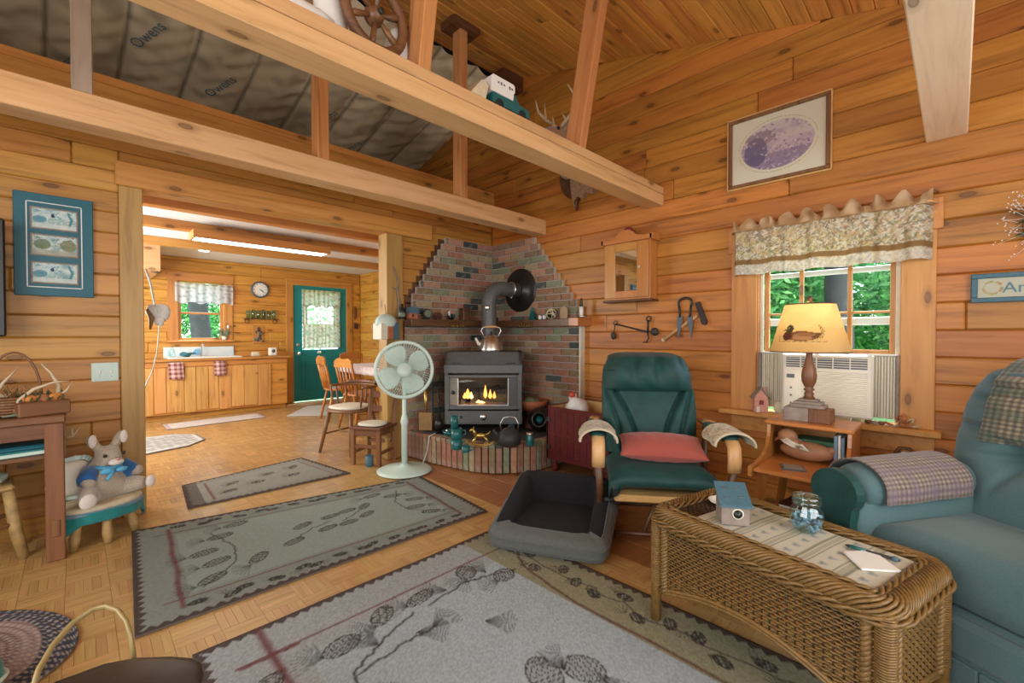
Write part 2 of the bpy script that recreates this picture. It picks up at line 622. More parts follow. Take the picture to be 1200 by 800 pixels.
plain('plaster', (0.74, 0.74, 0.74), 0.8, noise=0.02)
plain('offwhite', (0.72, 0.68, 0.56), 0.5, noise=0.05)
plain('ac_white', (0.80, 0.77, 0.68), 0.45, noise=0.02)
plain('ac_grey', (0.10, 0.12, 0.14), 0.4)
plain('iron', (0.030, 0.030, 0.033), 0.5, noise=0.2, spec=0.4)
plain('stove_grey', (0.10, 0.104, 0.108), 0.42, noise=0.12, spec=0.5)
plain('black', (0.012, 0.012, 0.013), 0.35)
plain('steel', (0.70, 0.70, 0.67), 0.28, 1.0, noise=0.06)
plain('brass', (0.55, 0.40, 0.12), 0.35, 1.0)
plain('copper', (0.62, 0.30, 0.17), 0.35, 1.0)
plain('fan_white', (0.57, 0.71, 0.65), 0.4, noise=0.02)
plain('teal_paint', (0.008, 0.235, 0.26), 0.45, noise=0.03)
plain('teal_frame', (0.012, 0.115, 0.16), 0.5, noise=0.06)
plain('teal_cloth', (0.012, 0.20, 0.20), 0.9, noise=0.15, scale=60, sheen=0.3)
plain('teal_glaze', (0.012, 0.12, 0.125), 0.3, noise=0.2, scale=18)
plain('rubber', (0.02, 0.02, 0.02), 0.8)
plain('charcoal_stone', (0.06, 0.055, 0.05), 0.8, bmp=0.5, scale=40, noise=0.3)
plain('mortar', (0.42, 0.39, 0.34), 0.95, noise=0.12, scale=60, bmp=0.4)
plain('mortar_dark', (0.17, 0.14, 0.11), 0.95, noise=0.12, scale=60, bmp=0.4)
plain('terracotta', (0.40, 0.13, 0.06), 0.7, noise=0.15)
plain('antler', (0.56, 0.45, 0.30), 0.55, noise=0.15, scale=20)
plain('fur_tan', (0.33, 0.20, 0.11), 0.95, noise=0.35, scale=70, bmp=0.6, sheen=0.4)
plain('plush', (0.42, 0.35, 0.27), 0.95, noise=0.25, scale=160, bmp=0.8, sheen=0.6)
plain('plush_white', (0.70, 0.63, 0.58), 0.95, noise=0.1, scale=160, bmp=0.6, sheen=0.6)
plain('blue_felt', (0.02, 0.12, 0.34), 0.95, noise=0.12, scale=90, sheen=0.4)
plain('blue_ribbon', (0.10, 0.40, 0.65), 0.6)
plain('pillow_red', (0.36, 0.075, 0.055), 0.9, noise=0.08, scale=300, sheen=0.2)
plain('velour_green', (0.002, 0.050, 0.047), 0.62, noise=0.35, scale=14, sheen=0.05, bmp=0.15)
plain('recliner_teal', (0.085, 0.162, 0.178), 0.92, noise=0.15, scale=260, sheen=0.15, bmp=0.3)
plain('bed_grey', (0.095, 0.105, 0.10), 0.9, noise=0.15, scale=120, sheen=0.15, bmp=0.3)
plain('bed_fleece', (0.008, 0.007, 0.010), 0.98, noise=0.35, scale=120, bmp=0.6)
plain('leather', (0.028, 0.018, 0.016), 0.33, noise=0.2, scale=30)
plain('bentwood', (0.30, 0.22, 0.09), 0.3, noise=0.08)
plain('wicker', (0.215, 0.120, 0.036), 0.36, noise=0.3, scale=45, rnd=0.12)
plain('wicker_dark', (0.06, 0.03, 0.012), 0.6, noise=0.3, scale=45)
plain('log_bark', (0.40, 0.26, 0.10), 0.6, noise=0.3, scale=25, bmp=0.4)
plain('paper', (0.80, 0.79, 0.76), 0.8, noise=0.02)
plain('plastic_bag', (0.70, 0.68, 0.68), 0.35, noise=0.1)
plain('label_red', (0.60, 0.08, 0.03), 0.4)
plain('cord', (0.52, 0.55, 0.50), 0.5)
plain('leaf_green', (0.035, 0.085, 0.02), 0.7, noise=0.4, scale=8, rnd=0.3)
plain('leaf_sage', (0.16, 0.20, 0.13), 0.8, noise=0.3)
plain('leaf_orange', (0.60, 0.22, 0.05), 0.7, noise=0.35, scale=40)
plain('leaf_rust', (0.42, 0.17, 0.08), 0.7, noise=0.35, scale=40)
plain('pod_cream', (0.66, 0.58, 0.42), 0.7)
plain('bark', (0.018, 0.018, 0.017), 0.95, noise=0.4, scale=8, bmp=0.8)
plain('lawn', (0.12, 0.24, 0.04), 0.95, noise=0.3, scale=1.5)
plain('book_green', (0.05, 0.16, 0.08), 0.6)
plain('book_yellow', (0.55, 0.42, 0.06), 0.6)
plain('book_blue', (0.16, 0.24, 0.33), 0.5)
plain('book_dark', (0.06, 0.025, 0.025), 0.5)
plain('book_maroon', (0.20, 0.03, 0.03), 0.5)
plain('duck_brown', (0.34, 0.16, 0.08), 0.55, noise=0.2, scale=20)
plain('duck_head', (0.24, 0.085, 0.04), 0.5, noise=0.2, scale=20)
plain('slate_blue', (0.06, 0.14, 0.19), 0.6, noise=0.15, scale=60)
plain('barn_wood', (0.27, 0.22, 0.19), 0.8, noise=0.25, scale=25)
plain('pink_brick', (0.58, 0.28, 0.22), 0.7, noise=0.2, scale=60)
plain('marble_beads', (0.20, 0.32, 0.42), 0.15, noise=0.5, scale=30)
plain('lime_bag', (0.55, 0.62, 0.18), 0.5)
plain('straw', (0.62, 0.52, 0.36), 0.8, noise=0.15)
plain('cream_cloth', (0.66, 0.60, 0.50), 0.95, noise=0.08, scale=200)
plain('pink_cloth', (0.66, 0.52, 0.56), 0.9, noise=0.08)
plain('insul_edge', (0.20, 0.17, 0.12), 0.9)
plain('gold_dark', (0.30, 0.17, 0.06), 0.4, noise=0.15)
plain('mirror', (0.72, 0.76, 0.74), 0.03, 1.0, noise=0.0)
plain('blue_ink', (0.10, 0.21, 0.28), 0.9)
plain('glow_hub', (0.62, 0.72, 0.68), 0.4)
glass('pane', (0.97, 1.0, 0.99), 0.0, 0.002, 0.06)
glass('jar_glass', (0.80, 0.95, 0.96), 0.02, 0.10)
glass('clear_glass', (0.93, 0.97, 0.97), 0.02, 0.08)
emit('fluorescent', (1.0, 0.98, 0.95), 6.0)
emit('downlight', (0.9, 1.0, 1.0), 12.0)
emit('flame', (1.0, 0.30, 0.05), 3.2)
emit('ember', (1.0, 0.50, 0.18), 3.0)
vcol('weave', 0.95, 0.35, 260, 0.12, 0.0)
vcol('print', 0.6, 0.0)
vcol('fabric', 0.9, 0.15, 500, 0.2, 0.2)
vcol('sheer', 0.9, 0.0, trans=0.30)
vcol('insulation', 0.55, 0.0, spec=0.4)


def brickmat():
    m, nt, b = base('brick', 0.88)
    oi = nd(nt, 'ObjectInfo')
    tc = nd(nt, 'TexCoord')
    n1 = nd(nt, 'TexNoise', {'Vector': tc.outputs['Object'], 'Scale': 45.0, 'Detail': 5.0})
    n2 = nd(nt, 'TexNoise', {'Vector': tc.outputs['Object'], 'Scale': 9.0, 'Detail': 2.0})
    c = ramp(nt, oi.outputs['Random'], [(0.0, rgb(166, 116, 96)), (0.16, rgb(150, 112, 90)), (0.32, rgb(180, 136, 112)), (0.47, rgb(136, 116, 90)), (0.58, rgb(164, 146, 116)), (0.70, rgb(158, 122, 106)), (0.80, rgb(132, 138, 112)), (0.93, rgb(84, 90, 84)), (0.97, rgb(62, 70, 72))])
    nt.nodes[c.node.name].color_ramp.interpolation = 'CONSTANT'
    c = mixc(nt, n1.outputs[0], mixc(nt, 1.0, c, (0.55, 0.55, 0.55), 'MULTIPLY'), mixc(nt, 1.0, c, (1.25, 1.25, 1.25), 'MULTIPLY'))
    c = mixc(nt, ramp(nt, n2.outputs[0], [(0.58, (0, 0, 0)), (0.75, (0.45, 0.45, 0.45))]), c, (0.42, 0.38, 0.32))
    nt.links.new(c, b.inputs['Base Color'])
    bump(nt, b, n1.outputs[0], 0.5, 0.004)


brickmat()

# ================================================================== setting
XR, YL, YK, XK = 3.49, 3.86, 8.25, 3.97
CE0, CES = 3.078, 0.27                       # room ceiling height at y = 0 and its slope
ceil_z = lambda y: CE0 + CES * y
YRIDGE = 3.60
_bc = {}


def board(L, h, t, ch=0.006, wob=None):
    """mesh of a board: length along x, thickness along y (front at -t/2), height along z; shared between boards of one size"""
    key = (round(L, 3), round(h, 3), round(t, 3), ch)
    if key not in _bc:
        _bc[key] = MB().box(-L / 2, L / 2, -t / 2, t / 2, -h / 2, h / 2, ch).mesh('board')
    return _bc[key]


def put_board(name, L, h, t, loc, rz, mat, parent, ch=0.006, rot=None):
    me = board(L, h, t, ch)
    key = (me.name, mat)
    if not me.materials:
        me.materials.append(MAT[mat])
        o = link(name, me, parent, loc, rot or (0, 0, rz))
    else:
        o = link(name, me, parent, loc, rot or (0, 0, rz))
        if me.materials[0].name != mat:
            o.material_slots[0].link = 'OBJECT'
            o.material_slots[0].material = MAT[mat]
    return o


def minus(rects, hole):
    out = []
    a0, a1, b0, b1 = hole
    for x0, x1, z0, z1 in rects:
        if x1 <= a0 or x0 >= a1 or z1 <= b0 or z0 >= b1:
            out.append((x0, x1, z0, z1))
            continue
        if x0 < a0:
            out.append((x0, a0, z0, z1))
        if x1 > a1:
            out.append((a1, x1, z0, z1))
        xa, xb = max(x0, a0), min(x1, a1)
        if z0 < b0:
            out.append((xa, xb, z0, b0))
        if z1 > b1:
            out.append((xa, xb, b1, z1))
    return [r for r in out if r[1] - r[0] > 0.02 and r[3] - r[2] > 0.012]


def planking(parent, rows, lo, hi, holes, place, rz, mat, t=0.022, limits=None, joints=(1.5, 3.0), gap=0.002):
    """horizontal boards: rows = list of (z0, z1); each row cut by HOLES and by staggered butt joints"""
    for z0, z1 in rows:
        a, b = limits(z0, z1) if limits else (lo, hi)
        if b - a < 0.05:
            continue
        cuts, x = [], a + R.uniform(0.4, joints[1])
        while x < b - 0.4:
            cuts.append(x)
            x += R.uniform(*joints)
        ends = [a] + cuts + [b]
        for p, q in zip(ends, ends[1:]):
            rs = [(p, q, z0, z1)]
            for hcut in holes:
                rs = minus(rs, hcut)
            for x0, x1, w0, w1 in rs:
                put_board('plank', x1 - x0 - gap, w1 - w0 - 0.0015, t, place((x0 + x1) / 2, (w0 + w1) / 2, t), rz, mat, parent, ch=0.0075)


# ---- floor
fl = struct(MB().box(-2.0, 5.2, -2.2, YK + 0.1, -0.12, -0.016, 0.002).build('floor', 'mortar_dark'))
NS, BS = 5, 0.1525


def block_mesh(mat, name):
    mb = MB()
    sw = BS / NS
    for i in range(NS):
        z = R.uniform(-0.0006, 0.0)
        mb.box(-BS / 2 + 0.0006, BS / 2 - 0.0006, -BS / 2 + i * sw + 0.0003, -BS / 2 + (i + 1) * sw - 0.0003, -0.014, z, 0.0007)
    me = mb.mesh(name)
    me.materials.append(MAT[mat])
    return me


blk = [block_mesh('oak_floor', 'parquet_block') for _ in range(4)]
i0, i1, j0, j1 = -7, 14, -2, 26
spots = []
for i in range(i0, i1):
    for j in range(j0, j1):
        x, y = (i + 0.5) * BS - 0.05, (j + 0.5) * BS - 0.05
        if y > YL - 0.01 or x + BS / 2 > 2.14:
            continue
        if 0.36 < x - BS / 2 and x + BS / 2 < 1.78 and y + BS / 2 < 1.93:
            continue                                   # wholly under the large rug
        if x < -0.5 and y < 1.2:
            continue
        spots.append((0.145 < x - BS / 2 and x + BS / 2 < 1.95 and 2.27 < y - BS / 2 and y + BS / 2 < 3.1, x * x + y * y, i, j, x, y))
spots.sort()
far = MB()
for n, (_, _, i, j, x, y) in enumerate(spots):
    me = blk[(i * 7 + j * 3) % 4]
    if n < 300:
        link('parquet_block', me, fl, (x, y, 0), (0, 0, PI / 2 * ((i + j) % 2)))
    else:
        q = M.Translation(V((x, y, 0))) @ M.Rotation(PI / 2 * ((i + j) % 2), 4, 'Z')
        far.add([q @ v.co for v in me.vertices], [tuple(p.vertices) for p in me.polygons])
o = far.build('far_parquet', 'oak_floor', fl)
o['kind'] = 'stuff'
# wide boards on the window side of the room
y = -1.6
x = 2.08
k = 0
while x < XR:
    wdt = min(0.19, XR - x)
    yy = -1.5 + (k % 3) * 0.45
    while yy < YL:
        L = min(1.25, YL - yy)
        put_board('floor_board', wdt - 0.003, 0.014, L - 0.003, (x + wdt / 2, yy + L / 2, -0.007), 0, 'plank_floor', fl, ch=0.0015)
        yy += L
    x += wdt
    k += 1
kb = MB()
for i in range(28):
    for j in range(29):
        x, y = -0.2 + (i + 0.5) * BS, YL + (j + 0.5) * BS
        for s in range(NS):
            a0, a1 = -BS / 2 + s * BS / NS + 0.0004, -BS / 2 + (s + 1) * BS / NS - 0.0004
            z = -0.001 + R.uniform(-0.001, 0)
            if (i + j) % 2:
                kb.box(x - BS / 2, x + BS / 2, y + a0, y + a1, -0.014, z, 0.001)
            else:
                kb.box(x + a0, x + a1, y - BS / 2, y + BS / 2, -0.014, z, 0.001)
o = kb.build('kitchen_parquet', 'oak_floor_kitchen', fl)
o['kind'] = 'stuff'

# ---- gable wall with the window (plane x = 3.49)
wr = struct(MB().box(XR + 0.03, XR + 0.10, -2.1, 0.135, -0.1, 3.7).box(XR + 0.03, XR + 0.10, 1.125, 5.8, -0.1, 4.1).box(XR + 0.03, XR + 0.10, 0.135, 1.125, -0.1, 0.63).box(XR + 0.03, XR + 0.10, 0.135, 1.125, 1.90, 3.6).build('wall_right', 'pine_wall'))
WZ0, WPL = -0.017, 0.1555
rows = [(WZ0 + k * WPL, WZ0 + (k + 1) * WPL) for k in range(27)]


def lim_r(z0, z1):
    lo = max(-1.0, (z0 - CE0) / CES + 0.02)
    hi = 5.6 if z0 > 2.5 else YL
    if z0 > 2.5:                                        # under the far roof slope as well
        hi = min(hi, YRIDGE + (ceil_z(YRIDGE) - z0) / CES)
    return lo, hi


planking(wr, rows, 0, 0, [(0.13, 1.13, 0.62, 1.93)], lambda y, z, t: (XR + t / 2, y, z), -PI / 2, 'pine_wall', limits=lim_r, joints=(2.2, 3.6))

# ---- wall with the kitchen opening (plane y = 3.86)
wl = struct(MB().box(-2.1, 0.21, YL + 0.03, YL + 0.11, -0.1, 2.7).box(2.2, XR, YL + 0.03, YL + 0.11, -0.1, 2.7).box(0.21, 2.2, YL + 0.03, YL + 0.11, 2.2, 2.7).build('wall_left', 'pine_wall_pale'))
LZ0 = 1.319 - 10 * 0.135
rows = [(LZ0 + k * 0.135, LZ0 + (k + 1) * 0.135) for k in range(21)]
planking(wl, rows, -1.2, XR, [(0.21, 2.20, -0.1, 2.32), (2.28, XR, -1, 0.2)], lambda x, z, t: (x, YL + t / 2, z), 0, 'pine_wall_pale', joints=(2.4, 3.8))
o = MB().box(0.205, 0.325, YL - 0.03, YL + 0.13, 0.0, 2.17).build('post', 'pine_post', wl)
o = MB().box(2.11, 2.285, YL - 0.03, YL + 0.13, 0.0, 2.17).build('post', 'pine_post', wl)
o = MB().box(0.19, 2.62, YL - 0.045, YL + 0.13, 2.17, 2.325, 0.006).build('header', 'pine_trim', wl)
o = MB().box(-1.6, XR, YL - 0.05, YL + 0.13, 2.68, 2.79, 0.006).box(-1.6, XR, YL - 0.035, YL + 0.13, 2.79, 2.85, 0.006).build('top_plate', 'pine_trim', wl)

# ---- walls behind the photographer (solid; area lights inside stand in for windows)
struct(MB().box(-2.1, XR + 0.1, -2.1, -2.0, -0.1, 3.2).build('wall_rear', 'pine_wall'))
struct(MB().box(-2.1, -2.0, -2.0, YL + 0.1, -0.1, 4.2).build('wall_side', 'pine_wall_pale'))

# ---- board ceiling rising to the ridge
th = math.atan(CES)
cl = struct(MB().add([V((x, y, ceil_z(y) + dz)) for dz in (0.03, 0.10) for x, y in ((-2.1, -2.1), (XR + 0.05, -2.1), (XR + 0.05, YRIDGE), (-2.1, YRIDGE))],
                     [(0, 1, 2, 3), (7, 6, 5, 4), (0, 4, 5, 1), (1, 5, 6, 2), (2, 6, 7, 3), (3, 7, 4, 0)]).build('ceiling', 'pine_ceiling'))
bw = 0.112
y = -1.9
k = 0
while y < YRIDGE - 0.02:
    yc = y + bw / 2 * math.cos(th)
    ends = [-2.0, R.uniform(-0.3, 1.0) if y > 0.2 else 1.0, R.uniform(1.4, 2.9), XR]
    for a, b in zip(ends, ends[1:]):
        L = b - a
        put_board('ceiling_board', L - 0.002, 0.02, bw - 0.002, ((a + b) / 2, yc, ceil_z(yc) + 0.013), 0, 'pine_ceiling', cl, ch=0.006, rot=(th, 0, 0))
    y += bw * math.cos(th)
    k += 1

# ---- far roof slope over the loft: kraft-faced insulation between rafters
def insulation():
    wd, ln = 5.6, 3.4
    cv = Canvas(wd, ln, 0.016, (0.74, 0.62, 0.42))
    cv.blotch((0.34, 0.28, 0.19), 0.7, 7, 2, 0.45).blotch((0.60, 0.54, 0.40), 0.6, 12, 5, 0.55).blotch((0.22, 0.17, 0.11), 0.5, 20, 9, 0.62)
    for k in range(13):                                  # stapled seams
        x = 0.1 + k * 0.46
        cv.line([(x, 0), (x + 0.03, 1.1), (x - 0.02, 2.2), (x, ln)], 0.035, (0.16, 0.12, 0.08), 0.8)
        cv.line([(x + 0.03, 0), (x + 0.05, ln)], 0.012, (0.62, 0.55, 0.4), 0.5)
    pz = np.zeros_like(cv.x)
    for k in range(9):
        fx, fy, p = cv.rs.uniform(-45, 45), cv.rs.uniform(-40, 40), cv.rs.uniform(0, 6.3)
        pz += np.sin(cv.x * fx + cv.y * fy + p) * 0.0026
    pz += np.abs(np.sin((cv.x - 0.1) * PI / 0.46)) ** 0.5 * 0.05
    ang = math.atan(CES)

    def fn(x, y):
        return x - 2.1, YRIDGE + 0.02 + y * math.cos(ang) - 0 * pz, ceil_z(YRIDGE) + 0.01 - y * math.sin(ang) - pz
    o = painted('roof_insulation', cv, fn, 'insulation', None, thick=0.0)
    return o


ins = insulation()
tag(ins, 'crinkled brown kraft paper insulation stapled between rafters above the kitchen', 'insulation')
ins['kind'] = 'structure'
# blue print on the facing
def flat_text(name, body, size, mat, parent=None, loc=(0, 0, 0), rot=(0, 0, 0), ext=0.0004, align='CENTER'):
    cu = bpy.data.curves.new(name, 'FONT')
    cu.body, cu.size, cu.extrude = body, size, ext
    cu.align_x = align
    cu.align_y = 'CENTER'
    cu.resolution_u = 2
    cu.materials.append(MAT[mat])
    tmp = bpy.data.objects.new(name, cu)
    C.objects.link(tmp)
    bpy.context.view_layer.update()
    me = bpy.data.meshes.new_from_object(tmp.evaluated_get(bpy.context.evaluated_depsgraph_get()))
    bpy.data.objects.remove(tmp)
    bpy.data.curves.remove(cu)
    return link(name, me, parent, loc, rot)


struct(MB().add([V((-2.1, YRIDGE, ceil_z(YRIDGE) + 0.06)), V((XR + 0.1, YRIDGE, ceil_z(YRIDGE) + 0.06)), V((XR + 0.1, 8.5, ceil_z(YRIDGE) + 0.06 - CES * (8.5 - YRIDGE))), V((-2.1, 8.5, ceil_z(YRIDGE) + 0.06 - CES * (8.5 - YRIDGE)))], [(0, 1, 2, 3)]).build('roof', 'bark'))

# ---- tie beams, posts and struts of the trusses
def timber(name, label, x0, x1, y0, y1, z0, z1, mat='pine_beam', split=None):
    o = struct(MB().box(x0, x1, y0, y1, z0, (split or z1) - (0.0015 if split else 0), 0.005).build(name, mat))
    if split:
        MB().box(x0, x1, y0, y1, split + 0.0015, z1, 0.005).build('timber', mat, o)
    o['label'] = label
    return o


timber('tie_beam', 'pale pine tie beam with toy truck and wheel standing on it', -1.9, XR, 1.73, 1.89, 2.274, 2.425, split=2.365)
timber('tie_beam', 'orange pine tie beam in front of kitchen opening header', -1.9, XR, 3.02, 3.18, 2.24, 2.39)
timber('tie_beam', 'broad pale tie beam overhead near framed oval print', -1.9, XR, -0.03, 0.138, 2.303, 2.45, mat='pine_overlit')
for x, m, lab in ((-0.005, 'grey_post', 'weathered grey post standing on tie beam by insulation'), (1.165, 'pine_beam_up', 'orange post on tie beam behind the wooden wheel'), (2.375, 'pine_beam_up', 'tall orange post on tie beam near the gable wall')):
    o = struct(MB().box(x, x + 0.078, 3.03, 3.14, 2.388, ceil_z(3.08) + 0.01).build('truss_post', m))
    o['label'] = lab
struct(MB().box(2.28, 2.56, 2.98, 3.19, ceil_z(3.08) - 0.075, ceil_z(3.08) - 0.005).build('post_cap', 'dark_wood'))
struct(MB().box(3.2, XR, 3.35, 3.60, ceil_z(3.4) - 0.16, ceil_z(3.4)).build('ridge_block', 'dark_wood'))
for x, lab in ((1.12, 'leaning pine strut standing on pale tie beam beside wheel'), (2.335, 'leaning pine strut standing on pale tie beam by deer mount')):
    L = 1.16
    Tm = M.Translation(V((x, 1.80, 2.42))) @ M.Rotation(0.19, 4, 'X')
    o = struct(MB().box(0, 0.066, -0.065, 0.065, 0, L, 0.004).build('truss_strut', 'pine_beam_up'))
    o.matrix_world = Tm
    o['label'] = lab

# ---- kitchen shell
wk = struct(MB().box(-0.7, 1.09, YK + 0.03, YK + 0.1, -0.1, 2.40).box(1.68, 2.72, YK + 0.03, YK + 0.1, -0.1, 2.40).box(3.69, 4.1, YK + 0.03, YK + 0.1, -0.1, 2.40).box(1.09, 1.68, YK + 0.03, YK + 0.1, -0.1, 1.12).box(1.09, 1.68, YK + 0.03, YK + 0.1, 2.0, 2.40).box(2.72, 3.69, YK + 0.03, YK + 0.1, 2.08, 2.4).build('wall_far', 'pine_kitchen'))
rows = [(k * 0.155, min(2.374, (k + 1) * 0.155)) for k in range(16)]
planking(wk, rows, -0.6, XK, [(1.09, 1.68, 1.12, 2.0), (2.66, 3.75, -0.1, 2.10)], lambda x, z, t: (x, YK + t / 2, z), 0, 'pine_kitchen', joints=(1.2, 2.4))
wk2 = struct(MB().box(XK + 0.03, XK + 0.1, YL + 0.1, YK + 0.1, -0.1, 2.4).build('wall_kitchen_side', 'pine_kitchen'))
planking(wk2, rows, YL + 0.1, YK, [], lambda y, z, t: (XK + t / 2, y, z), -PI / 2, 'pine_kitchen', joints=(1.2, 2.6))
struct(MB().box(XR, XK + 0.1, YL + 0.02, YL + 0.12, -0.1, 2.7).build('wall_return', 'pine_kitchen'))
struct(MB().box(-0.8, -0.7, YL + 0.1, YK + 0.1, -0.1, 2.4).build('wall_kitchen_near', 'pine_kitchen'))
struct(MB().box(-0.8, XK + 0.1, YL + 0.1, YK + 0.1, 2.374, 2.46, 0.002).build('ceiling_kitchen', 'plaster'))
for y, lab in ((4.72, 'nearest kitchen ceiling beam by the opening'), (5.62, 'kitchen ceiling beam above the strip lamp'), (6.72, 'farthest kitchen ceiling beam toward the clock')):
    o = struct(MB().box(-0.6, XK, y, y + 0.13, 2.285, 2.374, 0.006).build('ceiling_beam', 'pine_trim'))
    o['label'] = lab
struct(MB().box(-0.6, 0.77, 7.1, YK, 2.0, 2.374, 0.005).build('soffit', 'pine_beam'))

struct(MB().box(-0.8, XK + 0.1, YK + 0.03, YK + 0.12, 2.4, 2.95).box(-2.2, -2.1, YL, YK + 0.3, 2.3, 4.2).box(-2.1, -0.8, YL + 0.1, YK + 0.12, 2.374, 2.46).box(-2.1, -0.8, YK + 0.03, YK + 0.12, 2.4, 2.95).box(XR + 0.1, XK + 0.2, YL + 0.1, YK + 0.12, 2.46, 4.1, 0.0).build('wall_loft', 'pine_wall'))


# ---- window_1 with trim, sill and sashes
def window_right():
    wd = struct(MB().box(XR + 0.10, XR + 0.115, 0.10, 0.135, 0.62, 1.93).box(XR + 0.10, XR + 0.115, 1.125, 1.16, 0.62, 1.93).build('window_1', 'pine_trim_up'))
    B = lambda n, *a, m='pine_trim_up', ch=0.003: MB().box(*a, ch).build(n, m, wd)
    B('casing', XR - 0.020, XR + 0.002, 0.085, 0.235, 0.655, 1.80)
    B('casing', XR - 0.020, XR + 0.002, 1.015, 1.185, 0.655, 1.80)
    B('head_casing', XR - 0.026, XR + 0.002, 0.060, 1.205, 1.80, 1.975, m='pine_trim')
    B('jamb', XR, XR + 0.11, 0.215, 0.240, 0.655, 1.90)
    B('jamb', XR, XR + 0.11, 1.005, 1.030, 0.655, 1.90)
    B('head_jamb', XR, XR + 0.11, 0.215, 1.03, 1.80, 1.83, m='pine_trim')
    B('sill', XR - 0.095, XR + 0.11, 0.055, 1.245, 0.618, 0.656, m='pine_trim', ch=0.006)
    B('apron', XR - 0.022, XR + 0.004, 0.085, 1.18, 0.505, 0.618, m='pine_trim')
    B('stop', XR + 0.03, XR + 0.05, 0.24, 0.262, 0.66, 1.80, m='offwhite')
    B('stop', XR + 0.03, XR + 0.05, 0.983, 1.005, 0.66, 1.80, m='offwhite')
    # sash: stiles, rails, muntins, panes
    xs = XR + 0.060
    sash = MB().box(xs, xs + 0.028, 0.262, 0.292, 1.075, 1.79).box(xs, xs + 0.028, 0.953, 0.983, 1.075, 1.79).box(xs, xs + 0.028, 0.292, 0.953, 1.075, 1.105).box(xs, xs + 0.028, 0.292, 0.953, 1.755, 1.79).build('sash', 'pine_trim_up', wd)
    for yy in (0.490, 0.757):
        MB().box(xs + 0.003, xs + 0.024, yy - 0.0125, yy + 0.0125, 1.10, 1.76).build('muntin', 'pine_trim_up', sash)
    MB().box(xs + 0.004, xs + 0.023, 0.29, 0.955, 1.335, 1.350).build('muntin', 'pine_trim', sash)
    MB().box(xs + 0.030, xs + 0.055, 0.25, 0.995, 1.262, 1.312).build('outer_rail', 'white', sash)
    MB().box(xs + 0.030, xs + 0.055, 0.25, 0.995, 1.60, 1.635).build('outer_rail', 'white', sash)
    for ya, yb in ((0.292, 0.4775), (0.5025, 0.7445), (0.7695, 0.953)):
        for za, zb in ((1.105, 1.335), (1.35, 1.755)):
            MB().box(xs + 0.012, xs + 0.016, ya, yb, za, zb, 0.0005).build('pane', 'pane', sash)
    for yy in (0.2505, 0.9945):
        MB().box(xs - 0.01, xs + 0.0, yy - 0.007, yy + 0.007, 1.205, 1.245).build('sash_lock', 'offwhite', wd)


window_right()


# ---- kitchen window
def window_kitchen():
    wd = struct(MB().box(1.08, 1.10, YK - 0.0, YK + 0.10, 1.12, 2.0).box(1.67, 1.69, YK, YK + 0.10, 1.12, 2.0).build('window_2', 'pine_trim_up'))
    B = lambda n, *a, m='pine_trim_up': MB().box(*a, 0.003).build(n, m, wd)
    B('casing', 0.965, 1.09, YK - 0.02, YK + 0.002, 1.10, 2.06)
    B('casing', 1.68, 1.80, YK - 0.02, YK + 0.002, 1.10, 2.06)
    B('head_casing', 0.95, 1.815, YK - 0.024, YK + 0.002, 2.02, 2.14, m='pine_trim')
    B('sill', 0.95, 1.815, YK - 0.07, YK + 0.06, 1.085, 1.115, m='pine_trim')
    B('sash', 1.10, 1.135, YK + 0.03, YK + 0.055, 1.115, 2.0)
    B('sash', 1.635, 1.67, YK + 0.03, YK + 0.055, 1.115, 2.0)
    B('rail', 1.135, 1.635, YK + 0.03, YK + 0.055, 1.115, 1.15, m='pine_trim')
    B('rail', 1.135, 1.635, YK + 0.025, YK + 0.055, 1.515, 1.545, m='pine_trim')
    B('pane', 1.135, 1.635, YK + 0.04, YK + 0.044, 1.15, 1.515, m='pane')
    B('pane', 1.135, 1.635, YK + 0.04, YK + 0.044, 1.545, 2.0, m='pane')


window_kitchen()


